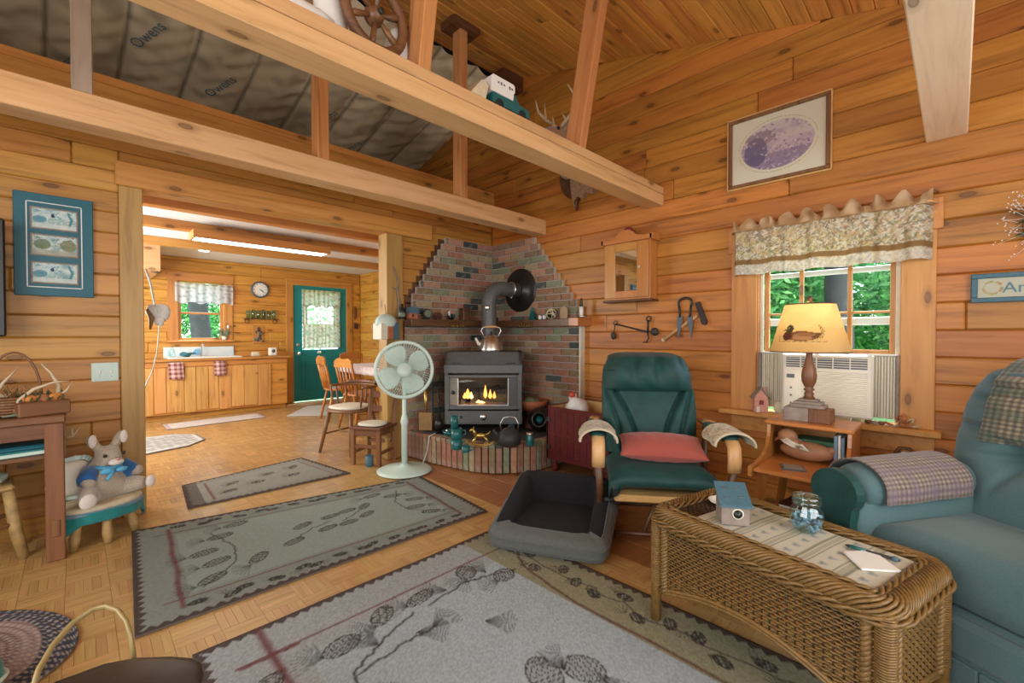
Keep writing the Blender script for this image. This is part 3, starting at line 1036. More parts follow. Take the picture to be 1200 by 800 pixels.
# ---- teal kitchen door
def door():
    d = struct(MB().box(2.725, 3.685, YK + 0.0, YK + 0.045, 0.01, 0.93, 0.002).box(2.725, 2.88, YK, YK + 0.045, 0.93, 1.98, 0.002).box(3.53, 3.685, YK, YK + 0.045, 0.93, 1.98, 0.002).box(2.725, 3.685, YK, YK + 0.045, 1.98, 2.075, 0.002).build('door_1', 'teal_paint'))
    for xa, xb in ((2.86, 3.14), (3.27, 3.55)):           # pressed lower panels
        MB().box(xa, xb, YK - 0.010, YK + 0.002, 0.20, 0.80, 0.009).build('panel', 'teal_paint', d)
        MB().box(xa + 0.05, xb - 0.05, YK - 0.018, YK - 0.008, 0.25, 0.75, 0.008).build('raised_field', 'teal_paint', d)
    for k in range(2):
        MB().box(3.20 - 0.012, 3.212, YK + 0.01, YK + 0.03, 0.93, 1.98).build('mullion', 'white', d) if k == 0 else MB().box(2.88, 3.53, YK + 0.01, YK + 0.03, 1.44, 1.46).build('mullion', 'white', d)
    for xa, xb in ((2.88, 3.188), (3.212, 3.53)):
        for za, zb in ((0.93, 1.44), (1.46, 1.98)):
            MB().box(xa, xb, YK + 0.018, YK + 0.022, za, zb, 0.0005).build('pane', 'pane', d)
    MB().lathe([(0.028, 0), (0.028, 0.012), (0.012, 0.018), (0.012, 0.04), (0.03, 0.05), (0.03, 0.072), (0.012, 0.08)], 14, rotT('X', PI / 2, (2.80, YK, 0.86))).build('door_knob', 'steel', d)
    MB().lathe([(0.028, 0), (0.028, 0.015), (0.02, 0.022)], 14, rotT('X', PI / 2, (2.80, YK, 1.02))).build('deadbolt', 'steel', d)
    MB().box(3.14, 3.20, YK - 0.03, YK, 0.855, 0.895).box(3.155, 3.165, YK - 0.03, YK - 0.02, 0.895, 0.93).build('door_hook', 'white', d)
    MB().box(2.61, 2.725, YK - 0.02, YK + 0.03, 0, 2.10, 0.003).build('casing', 'pine_trim_up', d)
    MB().box(3.685, 3.80, YK - 0.02, YK + 0.03, 0, 2.10, 0.003).build('casing', 'pine_trim_up', d)
    MB().box(2.61, 3.80, YK - 0.024, YK + 0.03, 2.08, 2.19, 0.003).build('head_casing', 'pine_trim', d)


door()


# ---- outdoors: lawn and woods seen through the windows
struct(MB().box(-25, 40, -25, 45, -0.9, -0.6, 0.01).build('lawn_ground', 'lawn'))


def leafmat():
    m, nt, b = base('foliage', 0.7)
    g = nd(nt, 'NewGeometry')
    c = ramp(nt, g.outputs['Random Per Island'], [(0.0, (0.03, 0.15, 0.03)), (0.5, (0.08, 0.32, 0.08)), (1.0, (0.24, 0.52, 0.16))])
    nt.links.new(c, b.inputs['Base Color'])
    tr = nd(nt, 'BsdfTranslucent', {'Color': c})
    mx = nd(nt, 'MixShader', {0: 0.5, 1: b.outputs[0], 2: tr.outputs[0]})
    nt.links.new(mx.outputs[0], nt.nodes['Material Output'].inputs[0])


leafmat()


def crown(c, rad, n, size, seed):
    r = random.Random(seed)
    mb = MB()
    for _ in range(n):
        d = V((r.gauss(0, 1), r.gauss(0, 1), r.gauss(0, 1))).normalized() * r.uniform(0.55, 1.0)
        p = V(c) + V((d.x * rad[0], d.y * rad[1], d.z * rad[2]))
        a = V((r.uniform(-1, 1), r.uniform(-1, 1), r.uniform(-0.7, 0.7))).normalized()
        b = a.orthogonal().normalized()
        s = size * r.uniform(0.6, 1.3)
        mb.add([p - a * s, p + b * s * 0.45, p + a * s, p - b * s * 0.45], [(0, 1, 2, 3)])
    return mb


def tree(loc, h, tr, crowns, label, seed, n=5200, size=0.10):
    t = thing('tree', label, 'tree', loc, 0, 'trees outside the windows')
    r = random.Random(seed)
    pts = [V((r.uniform(-0.06, 0.06) * k, r.uniform(-0.06, 0.06) * k, h * k / 5 - 0.6)) for k in range(6)]
    MB().tube(pts, [tr * (1.15 - 0.12 * k) for k in range(6)], 10).build('trunk', 'bark', t)
    mb = MB()
    for c, rad in crowns:
        k = crown(c, rad, n, size, seed + len(mb.v))
        mb.add(k.v, k.f)
    mb.build('foliage', 'foliage', t)
    return t


tree((8.6, 1.35, 0), 7, 0.20, [((0, 0, 4.6), (2.2, 2.2, 1.9)), ((0.5, 1.4, 1.9), (1.2, 1.3, 1.1))], 'dark trunked tree outside gable window, nearest the house', 1)
tree((9.6, 0.2, 0), 8, 0.16, [((0, 0, 5.2), (2.4, 2.4, 2.0)), ((0.8, -0.6, 1.8), (1.4, 1.5, 1.2))], 'slim tree outside gable window behind duck lamp', 2)
tree((13.5, 3.0, 0), 9, 0.22, [((0, 0, 4.0), (3.2, 3.4, 3.0)), ((-1.5, -1.2, 1.6), (1.8, 2.0, 1.5))], 'leafy tree deep in the woods beyond gable window', 3)
tree((14.5, -0.8, 0), 9, 0.2, [((0, 0, 3.6), (3.0, 3.2, 3.2)), ((-1.0, 0.8, 1.2), (2.0, 2.2, 1.4))], 'bright green tree filling the gable window backdrop', 4)
tree((12.5, 5.6, 0), 9, 0.2, [((0, 0, 3.4), (3.0, 2.8, 3.0))], 'leafy tree at far edge of gable window woods', 5)
tree((2.22, 13.2, 0), 8, 0.21, [((0, 0, 5.2), (2.6, 2.4, 1.6))], 'thick dark tree trunk outside the kitchen window', 6)
tree((0.8, 18.5, 0), 9, 0.2, [((0, 0, 3.2), (3.4, 2.8, 3.0)), ((1.5, 0, 1.2), (2.4, 2.0, 1.6))], 'sunlit green tree behind trunk at kitchen window', 7)
tree((5.2, 18.0, 0), 9, 0.2, [((0, 0, 3.0), (3.2, 2.8, 3.2))], 'green tree seen through the door glass', 8)

# ================================================================== rugs
INK, TWIG, EDGE = (0.045, 0.040, 0.037), (0.15, 0.060, 0.062), (0.060, 0.037, 0.034)


def cone(cv, cx, cy, ln, wd, rot):
    """a pine cone: outline and rows of scales"""
    ca, sa = math.cos(rot), math.sin(rot)
    L = lambda u, v: (cx + u * ca - v * sa, cy + u * sa + v * ca)
    cv.ell(cx, cy, ln / 2, wd / 2, (0.22, 0.22, 0.21), 0.4, rot)
    t = max(0.0062, ln * 0.030)
    cv.line([L(ln / 2 * math.cos(a), wd / 2 * math.sin(a)) for a in np.linspace(0, 2 * PI, 25)], t, INK)
    n = 8
    for i in range(1, n):
        u = -ln / 2 + ln * i / n
        hw = wd / 2 * math.sqrt(max(0, 1 - (2 * u / ln) ** 2))
        k = 5
        pts = []
        for j in range(2 * k + 1):
            v = -hw + 2 * hw * j / (2 * k)
            pts.append(L(u + (0.045 * ln if (j + i) % 2 else -0.02 * ln), v))
        cv.line(pts, t * 0.85, INK, 0.9)


def needles(cv, x, y, rot, ln, n=9, spread=0.9):
    for i in range(n):
        a = rot + (i / (n - 1) - 0.5) * spread * 2
        cv.line([(x, y), (x + ln * math.cos(a), y + ln * math.sin(a))], 0.006, INK, 0.55)


def wobble(pts, amp, seed):
    r = random.Random(seed)
    out = []
    for (x0, y0), (x1, y1) in zip(pts, pts[1:]):
        for k in range(8):
            t = k / 8
            out.append((x0 + (x1 - x0) * t + r.uniform(-amp, amp), y0 + (y1 - y0) * t + r.uniform(-amp, amp)))
    return out + [pts[-1]]


def pine_rug(cv, ground, band, olive_light=None, inset=0.22):
    w_, h_ = cv.w, cv.h
    cv.blotch(tuple(c * 0.9 for c in ground), 0.5, 9, 3, 0.5)
    edge = np.minimum(np.minimum(cv.x, w_ - cv.x), np.minimum(cv.y, h_ - cv.y))
    cv.put(edge < inset, band, 0.5)
    if olive_light:
        cv.put(w_ - cv.x < inset, olive_light, 0.75)  # local lighting tint painted into the rug colour along one side
    along = np.where((cv.x < edge + 1e-6) | (w_ - cv.x < edge + 1e-6), cv.y, cv.x)
    zig = np.abs(((along / 0.05) % 1) - 0.5) * 2
    cv.put(edge < 0.018 + 0.024 * zig, EDGE, 0.9)
    return edge


# ---- long runner-sized rug in front of the opening
cv = Canvas(1.86, 1.16, 0.0068, (0.27, 0.325, 0.295))
pine_rug(cv, (0.27, 0.325, 0.295), (0.19, 0.195, 0.175), inset=0.20)
for a, b in (((0.17, 0.10), (0.17, 1.06)), ((1.70, 0.10), (1.70, 1.06)), ((0.10, 0.17), (1.76, 0.17)), ((0.10, 0.99), (1.76, 0.99))):
    vert = a[0] == b[0]
    cv.line(wobble([a, b], 0.006, int(a[0] * 50 + a[1] * 9)), 0.028 if vert else 0.012, TWIG, 0.85)
for x, y, r_ in ((0.30, 0.28, 0.5), (0.34, 0.45, 0.3), (0.30, 0.60, 0.2), (0.40, 0.78, 0.2), (0.52, 0.36, 0.9), (0.50, 0.92, 0.2), (1.56, 0.30, 2.7), (1.52, 0.46, 2.9), (1.58, 0.62, 2.8), (1.48, 0.80, 3.0), (1.36, 0.90, 0.3)):
    cone(cv, x, y, 0.135, 0.07, r_)
    needles(cv, x - 0.08 * math.cos(r_), y - 0.08 * math.sin(r_), r_ + 2.6, 0.09)
for pts in ([(0.26, 0.22), (0.42, 0.4), (0.44, 0.6), (0.36, 0.86)], [(1.62, 0.24), (1.45, 0.45), (1.44, 0.65), (1.55, 0.9)], [(0.74, 0.47), (0.85, 0.56), (0.98, 0.60)], [(1.04, 0.55), (1.14, 0.62), (1.24, 0.72)]):
    cv.line(wobble(pts, 0.008, 3), 0.010, INK, 0.8)
for x, y, r_ in ((0.72, 0.44, 0.4), (0.82, 0.64, 0.5), (0.93, 0.50, 0.3), (1.00, 0.68, 0.2), (1.06, 0.50, 0.2), (1.20, 0.56, 0.6), (1.24, 0.72, 0.9), (1.12, 0.71, 0.2)):
    cone(cv, x, y, 0.125, 0.062, r_)
for k in range(14):
    x = 0.22 + k * 0.108
    for y in (0.09, 1.07):
        cone(cv, x + 0.03 * math.sin(k * 2.1), y + 0.015 * math.cos(k * 3), 0.075, 0.036, 0.3 * math.sin(k * 1.7))
        needles(cv, x, y, 0.4 + k, 0.05, 5)
cv.speck(0.10)
qa, qb, qc, qd = V((0.150, 2.262, 0)), V((1.962, 2.222, 0)), V((2.045, 3.16, 0)), V((0.225, 3.505, 0))


def rug_quad(cv, qa, qb, qc, qd, z, amp=0.002):
    def fn(x, y):
        u, v = x / cv.w, y / cv.h
        X = (1 - u) * (1 - v) * qa.x + u * (1 - v) * qb.x + u * v * qc.x + (1 - u) * v * qd.x
        Y = (1 - u) * (1 - v) * qa.y + u * (1 - v) * qb.y + u * v * qc.y + (1 - u) * v * qd.y
        return X, Y, z + amp * np.sin(x * 9 + 1) * np.cos(y * 7)
    return fn


o = painted('area_rug', cv, rug_quad(cv, qa, qb, qc, qd, 0.011, 0.0008), 'weave', thick=0.009)
tag(o, 'grey green pine cone rug on parquet between large rug and kitchen opening', 'rug', 'pine cone rugs')

# ---- large rug the seating stands on
cv = Canvas(1.555, 2.55, 0.0074, (0.345, 0.41, 0.455))
pine_rug(cv, (0.345, 0.41, 0.455), (0.30, 0.30, 0.285), olive_light=(0.235, 0.215, 0.105), inset=0.30)
H = cv.h
cv.line(wobble([(0.10, H - 0.205), (1.52, H - 0.205)], 0.003, 8), 0.014, TWIG, 0.9)
cv.line(wobble([(0.215, H - 0.02), (0.215, 0.1)], 0.006, 9), 0.036, TWIG, 0.9)
cv.line(wobble([(0.11, H - 0.21), (0.30, H - 0.215)], 0.004, 10), 0.02, TWIG, 0.9)
cv.line(wobble([(1.52, H - 0.16), (1.33, H - 0.42), (1.27, H - 0.8), (1.27, 0.3), (1.27, 0.1)], 0.006, 11), 0.018, (0.12, 0.065, 0.05), 0.9)
for pts in ([(0.34, H - 0.62), (0.40, H - 0.50), (0.55, H - 0.42), (0.72, H - 0.36)], [(0.80, H - 0.36), (1.02, H - 0.34), (1.10, H - 0.36), (1.28, H - 0.42)], [(0.40, H - 0.52), (0.60, H - 0.50), (0.72, H - 0.50)], [(0.30, H - 1.1), (0.42, H - 0.9), (0.36, H - 0.66)], [(0.88, H - 1.45), (0.95, H - 1.25), (1.0, H - 1.1)]):
    cv.line(wobble(pts, 0.008, 4), 0.013, INK, 0.85)
for x, y, ln, wd, r_ in ((0.415, H - 0.345, 0.15, 0.095, 0.2), (0.615, H - 0.285, 0.135, 0.085, 0.75), (0.80, H - 0.29, 0.15, 0.075, 0.25), (1.08, H - 0.27, 0.12, 0.10, 1.0), (1.20, H - 0.42, 0.12, 0.10, 0.4), (0.155, H - 0.36, 0.13, 0.08, 0.7), (0.30, H - 0.60, 0.16, 0.10, 0.2),
                         (0.86, H - 0.98, 0.17, 0.12, 1.25), (0.98, H - 1.06, 0.16, 0.12, 1.9), (0.62, H - 0.95, 0.15, 0.10, 2.2), (0.75, H - 1.30, 0.16, 0.11, 1.2), (0.5, H - 1.3, 0.16, 0.11, 0.4)):
    cone(cv, x, y, ln, wd, r_)
    needles(cv, x - ln * 0.5 * math.cos(r_), y - ln * 0.5 * math.sin(r_), r_ + 2.3, 0.11, 11)
for x, y, a in ((0.52, H - 0.44, 2.0), (0.66, H - 0.48, -0.6), (0.92, H - 0.33, 2.4), (1.15, H - 0.34, 1.6), (0.72, H - 0.5, 0.2), (0.93, H - 1.02, 1.5), (0.9, H - 0.62, -0.8), (0.36, H - 0.72, 1.0)):
    needles(cv, x, y, a, 0.13, 13, 0.6)
cv.line(wobble([(1.40, H - 0.20), (1.42, H - 0.6), (1.40, H - 1.1), (1.43, H - 1.7), (1.40, 0.2)], 0.02, 12), 0.010, INK, 0.8)
for k in range(18):
    y = H - 0.25 - k * 0.115
    x = 1.41 + 0.05 * math.sin(k * 2.4)
    cone(cv, x, y, 0.075, 0.05, 0.6 * math.sin(k * 1.3) + 1.0)
    needles(cv, x, y + 0.05, k * 1.1, 0.055, 6)
cv.speck(0.16)
o = painted('area_rug', cv, lambda x, y: (x + 0.293, y - 0.565, 0.012 + 0.0012 * np.sin(x * 8) * np.cos(y * 6)), 'weave', thick=0.010)
tag(o, 'large pale grey pine cone rug with painted light tint along one border under wicker table', 'rug', 'pine cone rugs')

# ---- kitchen-side rug just inside the opening
cv = Canvas(1.10, 0.72, 0.009, (0.27, 0.27, 0.24))
pine_rug(cv, (0.27, 0.27, 0.24), (0.22, 0.21, 0.19), inset=0.10)
cv.put(cv.x < 0.10, EDGE, 0.6)
cv.line([(0.16, 0.08), (0.16, 0.6)], 0.022, TWIG, 0.9)
cv.line([(1.0, 0.08), (1.0, 0.62)], 0.014, TWIG, 0.8)
for x, y, r_ in ((0.28, 0.22, 0.4), (0.34, 0.42, 0.6), (0.5, 0.3, 0.2), (0.64, 0.46, 0.4), (0.78, 0.28, 0.3), (0.88, 0.5, 0.8)):
    cone(cv, x, y, 0.11, 0.06, r_)
    needles(cv, x, y, r_ + 2.4, 0.09)
cv.speck(0.10)
P_ = [at(220, 597, Z=0), at(411, 555, Z=0), at(353, 537, Z=0), at(213, 570, Z=0)]
o = painted('area_rug', cv, rug_quad(cv, *P_, 0.010, 0.0006), 'weave', thick=0.008)
tag(o, 'small pine cone rug lying inside the kitchen opening, farthest of three', 'rug', 'pine cone rugs')

# ---- kitchen mats
cv = Canvas(1.15, 0.42, 0.02, (0.55, 0.49, 0.47))
cv.put((np.minimum(cv.x, 1.15 - cv.x) < 0.05), (0.42, 0.33, 0.33))
cv.speck(0.06)
o = painted('kitchen_mat', cv, lambda x, y: (x + 0.80, y + 6.98 + 0.16 * (1 - x / 1.15) * 0 + x * 0.05, 0.010 + 0 * x), 'weave', thick=0.009)
tag(o, 'long pale pink mat lying in front of the kitchen cabinets', 'mat')
cv = Canvas(1.0, 1.0, 0.018, (0.52, 0.50, 0.48))
P_ = [at(336, 488, Z=0), at(383, 487, Z=0), at(409, 473, Z=0), at(360, 476, Z=0)]
cv.speck(0.06)
o = painted('door_mat', cv, rug_quad(cv, *P_, 0.010, 0), 'weave', thick=0.009)
tag(o, 'plain white mat on kitchen floor before the teal door', 'mat')
# octagonal-ended mat
cv = Canvas(1.0, 1.0, 0.014, (0.30, 0.28, 0.27))
cv.blotch((0.5, 0.47, 0.45), 0.9, 60, 4, 0.5)
e_ = np.minimum(np.minimum(cv.x, 1 - cv.x), np.minimum(cv.y, 1 - cv.y))
cv.put(e_ < 0.09, (0.50, 0.47, 0.44), 0.9).put(e_ < 0.03, (0.2, 0.18, 0.18), 0.9)


def half_mat(x, y):
    k = np.clip((x - 0.72) / 0.28, 0, 1)
    yy = 0.5 + (y - 0.5) * (1 - 0.5 * k)
    qa, qb, qc, qd = (at(150, 537, Z=0), at(246, 518, Z=0), at(226, 507, Z=0), at(150, 515, Z=0))
    u, v = x, yy
    X = (1 - u) * (1 - v) * qa.x + u * (1 - v) * qb.x + u * v * qc.x + (1 - u) * v * qd.x
    Y = (1 - u) * (1 - v) * qa.y + u * (1 - v) * qb.y + u * v * qc.y + (1 - u) * v * qd.y
    return X, Y, 0.010 + 0 * x


o = painted('kitchen_mat', cv, half_mat, 'weave', thick=0.009)
tag(o, 'grey speckled mat with clipped corners on kitchen floor past the post', 'mat')

# ---- braided oval rug near the wall table
cv = Canvas(1.0, 1.0, 0.008, (0.40, 0.34, 0.26))
rr = np.hypot(cv.x - 0.5, cv.y - 0.5) * 2
th_ = np.arctan2(cv.y - 0.5, cv.x - 0.5)
cv.put((rr > 0.45), (0.20, 0.13, 0.13)).put(rr > 0.60, (0.28, 0.20, 0.19)).put(rr > 0.80, (0.055, 0.06, 0.085))
cv.put((np.sin(th_ * 60 + rr * 40) * np.sin(rr * 55) > 0.25) & (rr > 0.40), (0.42, 0.36, 0.30), 0.75)
cv.put((np.sin(th_ * 44) * np.sin(rr * 55 + 1) > 0.4) & (rr < 0.45), (0.30, 0.24, 0.17), 0.7)


def oval(x, y):
    a, b = (x - 0.5) * 2, (y - 0.5) * 2
    u = a * np.sqrt(1 - b * b / 2)
    v = b * np.sqrt(1 - a * a / 2)
    c, s = math.cos(2.25), math.sin(2.25)
    return -0.385 + 0.44 * u * c - 0.33 * v * s, 2.56 + 0.44 * u * s + 0.33 * v * c, 0.013 + 0.002 * np.sin(np.hypot(u, v) * 70)


o = painted('braided_rug', cv, lambda x, y: oval(x, y), 'weave', thick=0.011)
tag(o, 'braided oval rug in navy and tan on parquet near wall table', 'rug')

# ================================================================== brick corner, hearth and stove
BT = 0.055
_brick = {}


def brick_mesh(l, h, d):
    k = (round(l, 3), round(h, 3), round(d, 3))
    if k not in _brick:
        me = MB().box(-l / 2, l / 2, -d / 2, d / 2, -h / 2, h / 2, 0.004).mesh('brick')
        me.materials.append(MAT['brick'])
        _brick[k] = me
    return _brick[k]


bwall = thing('brick_surround', 'stepped red and brown brick facing in the corner behind the stove', 'brick wall', (XR, YL, 0))
CH, BL = 0.0685, 0.205
n_c = int((2.235 - 0.24) / CH)
left_edge = lambda z: 2.285 if z < 1.40 else 2.30 + (z - 1.40) / (2.33 - 1.40) * 0.55     # stepped left edge, x
right_edge = lambda z: 2.54 if z < 1.45 else 2.56 + (z - 1.45) / (2.28 - 1.45) * 0.66      # sloping right edge, y
bk = MB()
for k in range(n_c):
    z0, z1 = 0.24 + k * CH, 0.24 + (k + 1) * CH
    zc = (z0 + z1) / 2
    xa = left_edge(zc)
    if zc > 1.40:
        xa = round(xa / 0.045) * 0.045
    ya = right_edge(zc)
    bk.box(xa + 0.003 - XR, 0, -0.042, 0, z0, z1, 0.0)
    bk.box(-0.042, 0, ya + 0.003 - YL, -0.042, z0, z1, 0.0)
    # bricks on the kitchen-side face
    x, first = XR - BT - 0.002, True
    while x > xa + 0.02:
        l = BL if not (first and k % 2) else BL / 2
        first = False
        l = min(l, x - xa)
        link('brick', brick_mesh(l - 0.010, CH - 0.010, 0.05), bwall, (x - l / 2 - XR, -0.031 + R.uniform(-0.004, 0.002), zc))
        x -= l
    y, first = YL - BT - 0.004, True
    while y > ya + 0.02:
        l = BL if not (first and not k % 2) else BL / 2
        first = False
        l = min(l, y - ya)
        o = link('brick', brick_mesh(l - 0.010, CH - 0.010, 0.05), bwall, (-0.031 + R.uniform(-0.004, 0.002), y - l / 2 - YL, zc), (0, 0, PI / 2))
        y -= l
bk.build('mortar_bed', 'mortar', bwall)
MB().box(-0.075, 0.0, 2.525 - YL, 2.54 - YL, 0.3, 1.30, 0.002).build('edge_strip', 'offwhite', bwall, label='pale metal edging strip')
# dark strips shaped as the stepped shadow line beside the bricks
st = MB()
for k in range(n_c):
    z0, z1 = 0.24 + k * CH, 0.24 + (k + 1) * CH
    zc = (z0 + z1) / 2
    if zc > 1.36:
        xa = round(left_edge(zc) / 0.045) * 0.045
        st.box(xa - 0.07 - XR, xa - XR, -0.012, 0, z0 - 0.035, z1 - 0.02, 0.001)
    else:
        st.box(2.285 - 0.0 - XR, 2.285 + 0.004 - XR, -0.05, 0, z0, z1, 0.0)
st.build('stepped_shadow', 'dark_wood', bwall)

# ---- raised hearth
HZ = 0.26
hp = [(3.43, 2.56), (3.12, 2.56), (2.88, 2.575), (2.68, 2.645), (2.52, 2.78), (2.435, 2.93), (2.375, 3.16), (2.325, 3.42), (2.30, 3.80)]
he = thing('brick_hearth', 'raised curved hearth edged with upright bricks under the stove', 'hearth', (XR, YL, 0))
poly = [(x - XR, y - YL) for x, y in hp] + [(-0.05, -0.05)]
cx_, cy_ = -0.35, -0.40
inn = [(x + (cx_ - x) * 0.065, y + (cy_ - y) * 0.065) for x, y in poly[:-1]] + [(-0.05, -0.05)]
MB().slab(inn[::-1], 0, HZ - 0.02).build('core', 'mortar_dark', he)
pts = [V((x - XR, y - YL, 0)) for x, y in hp]
seg = [(pts[i + 1] - pts[i]).length for i in range(len(pts) - 1)]
tot, s, bwid = sum(seg), 0.0, 0.062
nb = int(tot / bwid)
for i in range(nb):
    d = (i + 0.5) * tot / nb
    j = 0
    while d > seg[j]:
        d -= seg[j]
        j += 1
    a, b = pts[j], pts[j + 1]
    t = (b - a).normalized()
    p = a + t * d
    nrm = V((-t.y, t.x, 0))                      # inward or outward, fixed below
    if nrm.dot(V((cx_, cy_, 0)) - p) < 0:
        nrm = -nrm
    ang = math.atan2(t.y, t.x)
    link('brick', brick_mesh(bwid - 0.010, 0.215, 0.06), he, (p.x + nrm.x * (0.03 + R.uniform(0, 0.004)), p.y + nrm.y * 0.03, 0.1125 + 0.005), (0, 0, ang))
    # flat brick of the rim on top
    link('brick', brick_mesh(bwid - 0.008, 0.036, 0.105), he, (p.x + nrm.x * 0.05, p.y + nrm.y * 0.05, HZ - 0.018), (0, 0, ang))
MB().slab([(x + (cx_ - x) * 0.075, y + (cy_ - y) * 0.075) for x, y in poly[:-1]][::1] + [(-0.055, -0.055)], HZ - 0.02, HZ - 0.008).build('slate_top', 'charcoal_stone', he)

# ---- mantel boards
mt = thing('mantel_shelf', 'dark wooden mantel shelf running round the brick corner with hooks', 'shelf', (XR, YL, 0))
ZM0, ZM1 = 1.283, 1.352
MB().box(2.275 - XR, -0.05, -0.20, -0.055, ZM0, ZM1, 0.004).build('shelf_board', 'dark_wood', mt)
MB().box(-0.20, -0.055, 2.56 - YL, -0.20, ZM0, ZM1, 0.004).build('shelf_board', 'dark_wood', mt)
MB().box(-0.21, -0.0, 2.455 - YL, 2.562 - YL, ZM0 - 0.002, ZM1 + 0.006, 0.004).build('end_block', 'maple', mt, label='pale orange end block of the mantel')


def hook_row(x, y, along, n):
    for i in range(n):
        dx, dy = (i * 0.035, 0) if along == 'x' else (0, -i * 0.035)
        o_ = V((0, -1, 0)) if along == 'x' else V((-1, 0, 0))
        p = V((x + dx - XR, y + dy - YL, ZM0 + 0.045))
        MB().tube([p, p + o_ * 0.012 + V((0, 0, -0.03)), p + o_ * 0.03 + V((0, 0, -0.055)), p + o_ * 0.05 + V((0, 0, -0.035))], 0.004, 6).build('hook', 'brass', mt)


hook_row(2.72, YL - 0.202, 'x', 5)
hook_row(XR - 0.202, 3.17, 'y', 5)

# ---- wood stove
SC_ = V((2.93, 3.35, HZ))
SA = face(-0.70, -0.71)
sv = thing('wood_stove', 'dark grey wood stove with glass door and burning fire', 'stove', SC_ + V((0, 0, -0.008)), SA)
sv.location.z = HZ - 0.008
wS, dS = 0.735, 0.50
Zb, Zt = 0.095, 0.665
prof = [(-dS / 2, Zb), (dS / 2, Zb), (dS / 2, Zt + 0.115), (-dS / 2 + 0.08, Zt + 0.115), (-dS / 2, Zt)]
# body with an opening at the front: side, top, back and front frame pieces
bd = MB()
Ty = M(((0, 1, 0, 0), (1, 0, 0, 0), (0, 0, 1, 0), (0, 0, 0, 1)))
for xs_ in (-wS / 2, wS / 2 - 0.03):
    bd.prism([(y, z) for y, z in prof], xs_, xs_ + 0.03, T=Ty)
bd.box(-wS / 2, wS / 2, dS / 2 - 0.02, dS / 2, Zb, Zt + 0.115)
bd.box(-wS / 2, wS / 2, -dS / 2 + 0.08, dS / 2, Zt + 0.10, Zt + 0.115)
bd.box(-wS / 2, wS / 2, -dS / 2, dS / 2, Zb, Zb + 0.02)
bd.add([V((-wS / 2, -dS / 2, Zt)), V((wS / 2, -dS / 2, Zt)), V((wS / 2, -dS / 2 + 0.08, Zt + 0.115)), V((-wS / 2, -dS / 2 + 0.08, Zt + 0.115)),
        V((-wS / 2, -dS / 2 + 0.02, Zt - 0.02)), V((wS / 2, -dS / 2 + 0.02, Zt - 0.02)), V((wS / 2, -dS / 2 + 0.09, Zt + 0.095)), V((-wS / 2, -dS / 2 + 0.09, Zt + 0.095))],
       [(0, 1, 2, 3), (7, 6, 5, 4), (0, 4, 5, 1), (3, 2, 6, 7)])
bd.build('body', 'stove_grey', sv)
MB().box(-wS / 2 - 0.004, wS / 2 + 0.004, -dS / 2 - 0.012, -dS / 2 + 0.01, Zt - 0.085, Zt - 0.004, 0.004).build('air_hood', 'stove_grey', sv)
MB().box(-0.20, 0.20, -dS / 2 + 0.012, -dS / 2 + 0.03, Zt + 0.006, Zt + 0.016).build('vent_slot', 'black', sv)
for a in (-1, 1):
    MB().box(a * 0.26 - 0.045, a * 0.26 + 0.045, -dS / 2 + 0.000, -dS / 2 + 0.02, Zt - 0.002, Zt + 0.015).build('vent_slot', 'black', sv)
# door frame with glass
zd0, zd1 = 0.235, 0.565
dr = MB()
fr_ = 0.045
dr.box(-wS / 2, -wS / 2 + fr_, -dS / 2 - 0.010, -dS / 2 + 0.02, zd0, zd1)
dr.box(wS / 2 - fr_, wS / 2, -dS / 2 - 0.010, -dS / 2 + 0.02, zd0, zd1)
dr.box(-wS / 2 + fr_, wS / 2 - fr_, -dS / 2 - 0.010, -dS / 2 + 0.02, zd1 - 0.028, zd1)
dr.box(-wS / 2 + fr_, wS / 2 - fr_, -dS / 2 - 0.010, -dS / 2 + 0.02, zd0, zd0 + 0.045)
door_ = dr.build('door', 'stove_grey', sv)
gx = wS / 2 - fr_
for sgn, m_ in ((-1, 'ac_grey'), (1, 'stove_grey')):
    ang = [V((sgn * gx, -dS / 2, zd0 + 0.045)), V((sgn * (gx - 0.085), -dS / 2 - 0.03, zd0 + 0.045)), V((sgn * (gx - 0.085), -dS / 2 - 0.03, zd1 - 0.028)), V((sgn * gx, -dS / 2, zd1 - 0.028))]
    q = [a + V((0, 0.006, 0)) for a in ang]
    MB().add(ang + q, [(0, 1, 2, 3), (7, 6, 5, 4), (0, 4, 5, 1), (1, 5, 6, 2), (2, 6, 7, 3), (3, 7, 4, 0)]).build('angled_cheek', 'steel' if sgn < 0 else 'stove_grey', door_)
MB().box(-(gx - 0.085), gx - 0.085, -dS / 2 - 0.032, -dS / 2 - 0.028, zd0 + 0.045, zd1 - 0.028, 0.0005).build('glass', 'clear_glass', door_)
MB().box(-(gx - 0.080), -(gx - 0.090), -dS / 2 - 0.036, -dS / 2 - 0.026, zd0 + 0.045, zd1 - 0.028, 0.001).build('trim_bar', 'steel', door_)
MB().box(gx - 0.090, gx - 0.080, -dS / 2 - 0.036, -dS / 2 - 0.026, zd0 + 0.045, zd1 - 0.028, 0.001).build('trim_bar', 'steel', door_)
MB().box(-(gx - 0.08), gx - 0.08, -dS / 2 - 0.036, -dS / 2 - 0.02, zd0 + 0.040, zd0 + 0.05, 0.001).build('trim_bar', 'steel', door_)
MB().lathe([(0.018, 0), (0.018, 0.02), (0.008, 0.03)], 14, rotT('X', PI / 2, (-gx + 0.035, -dS / 2 - 0.012, 0.40))).build('latch_knob', 'black', door_)
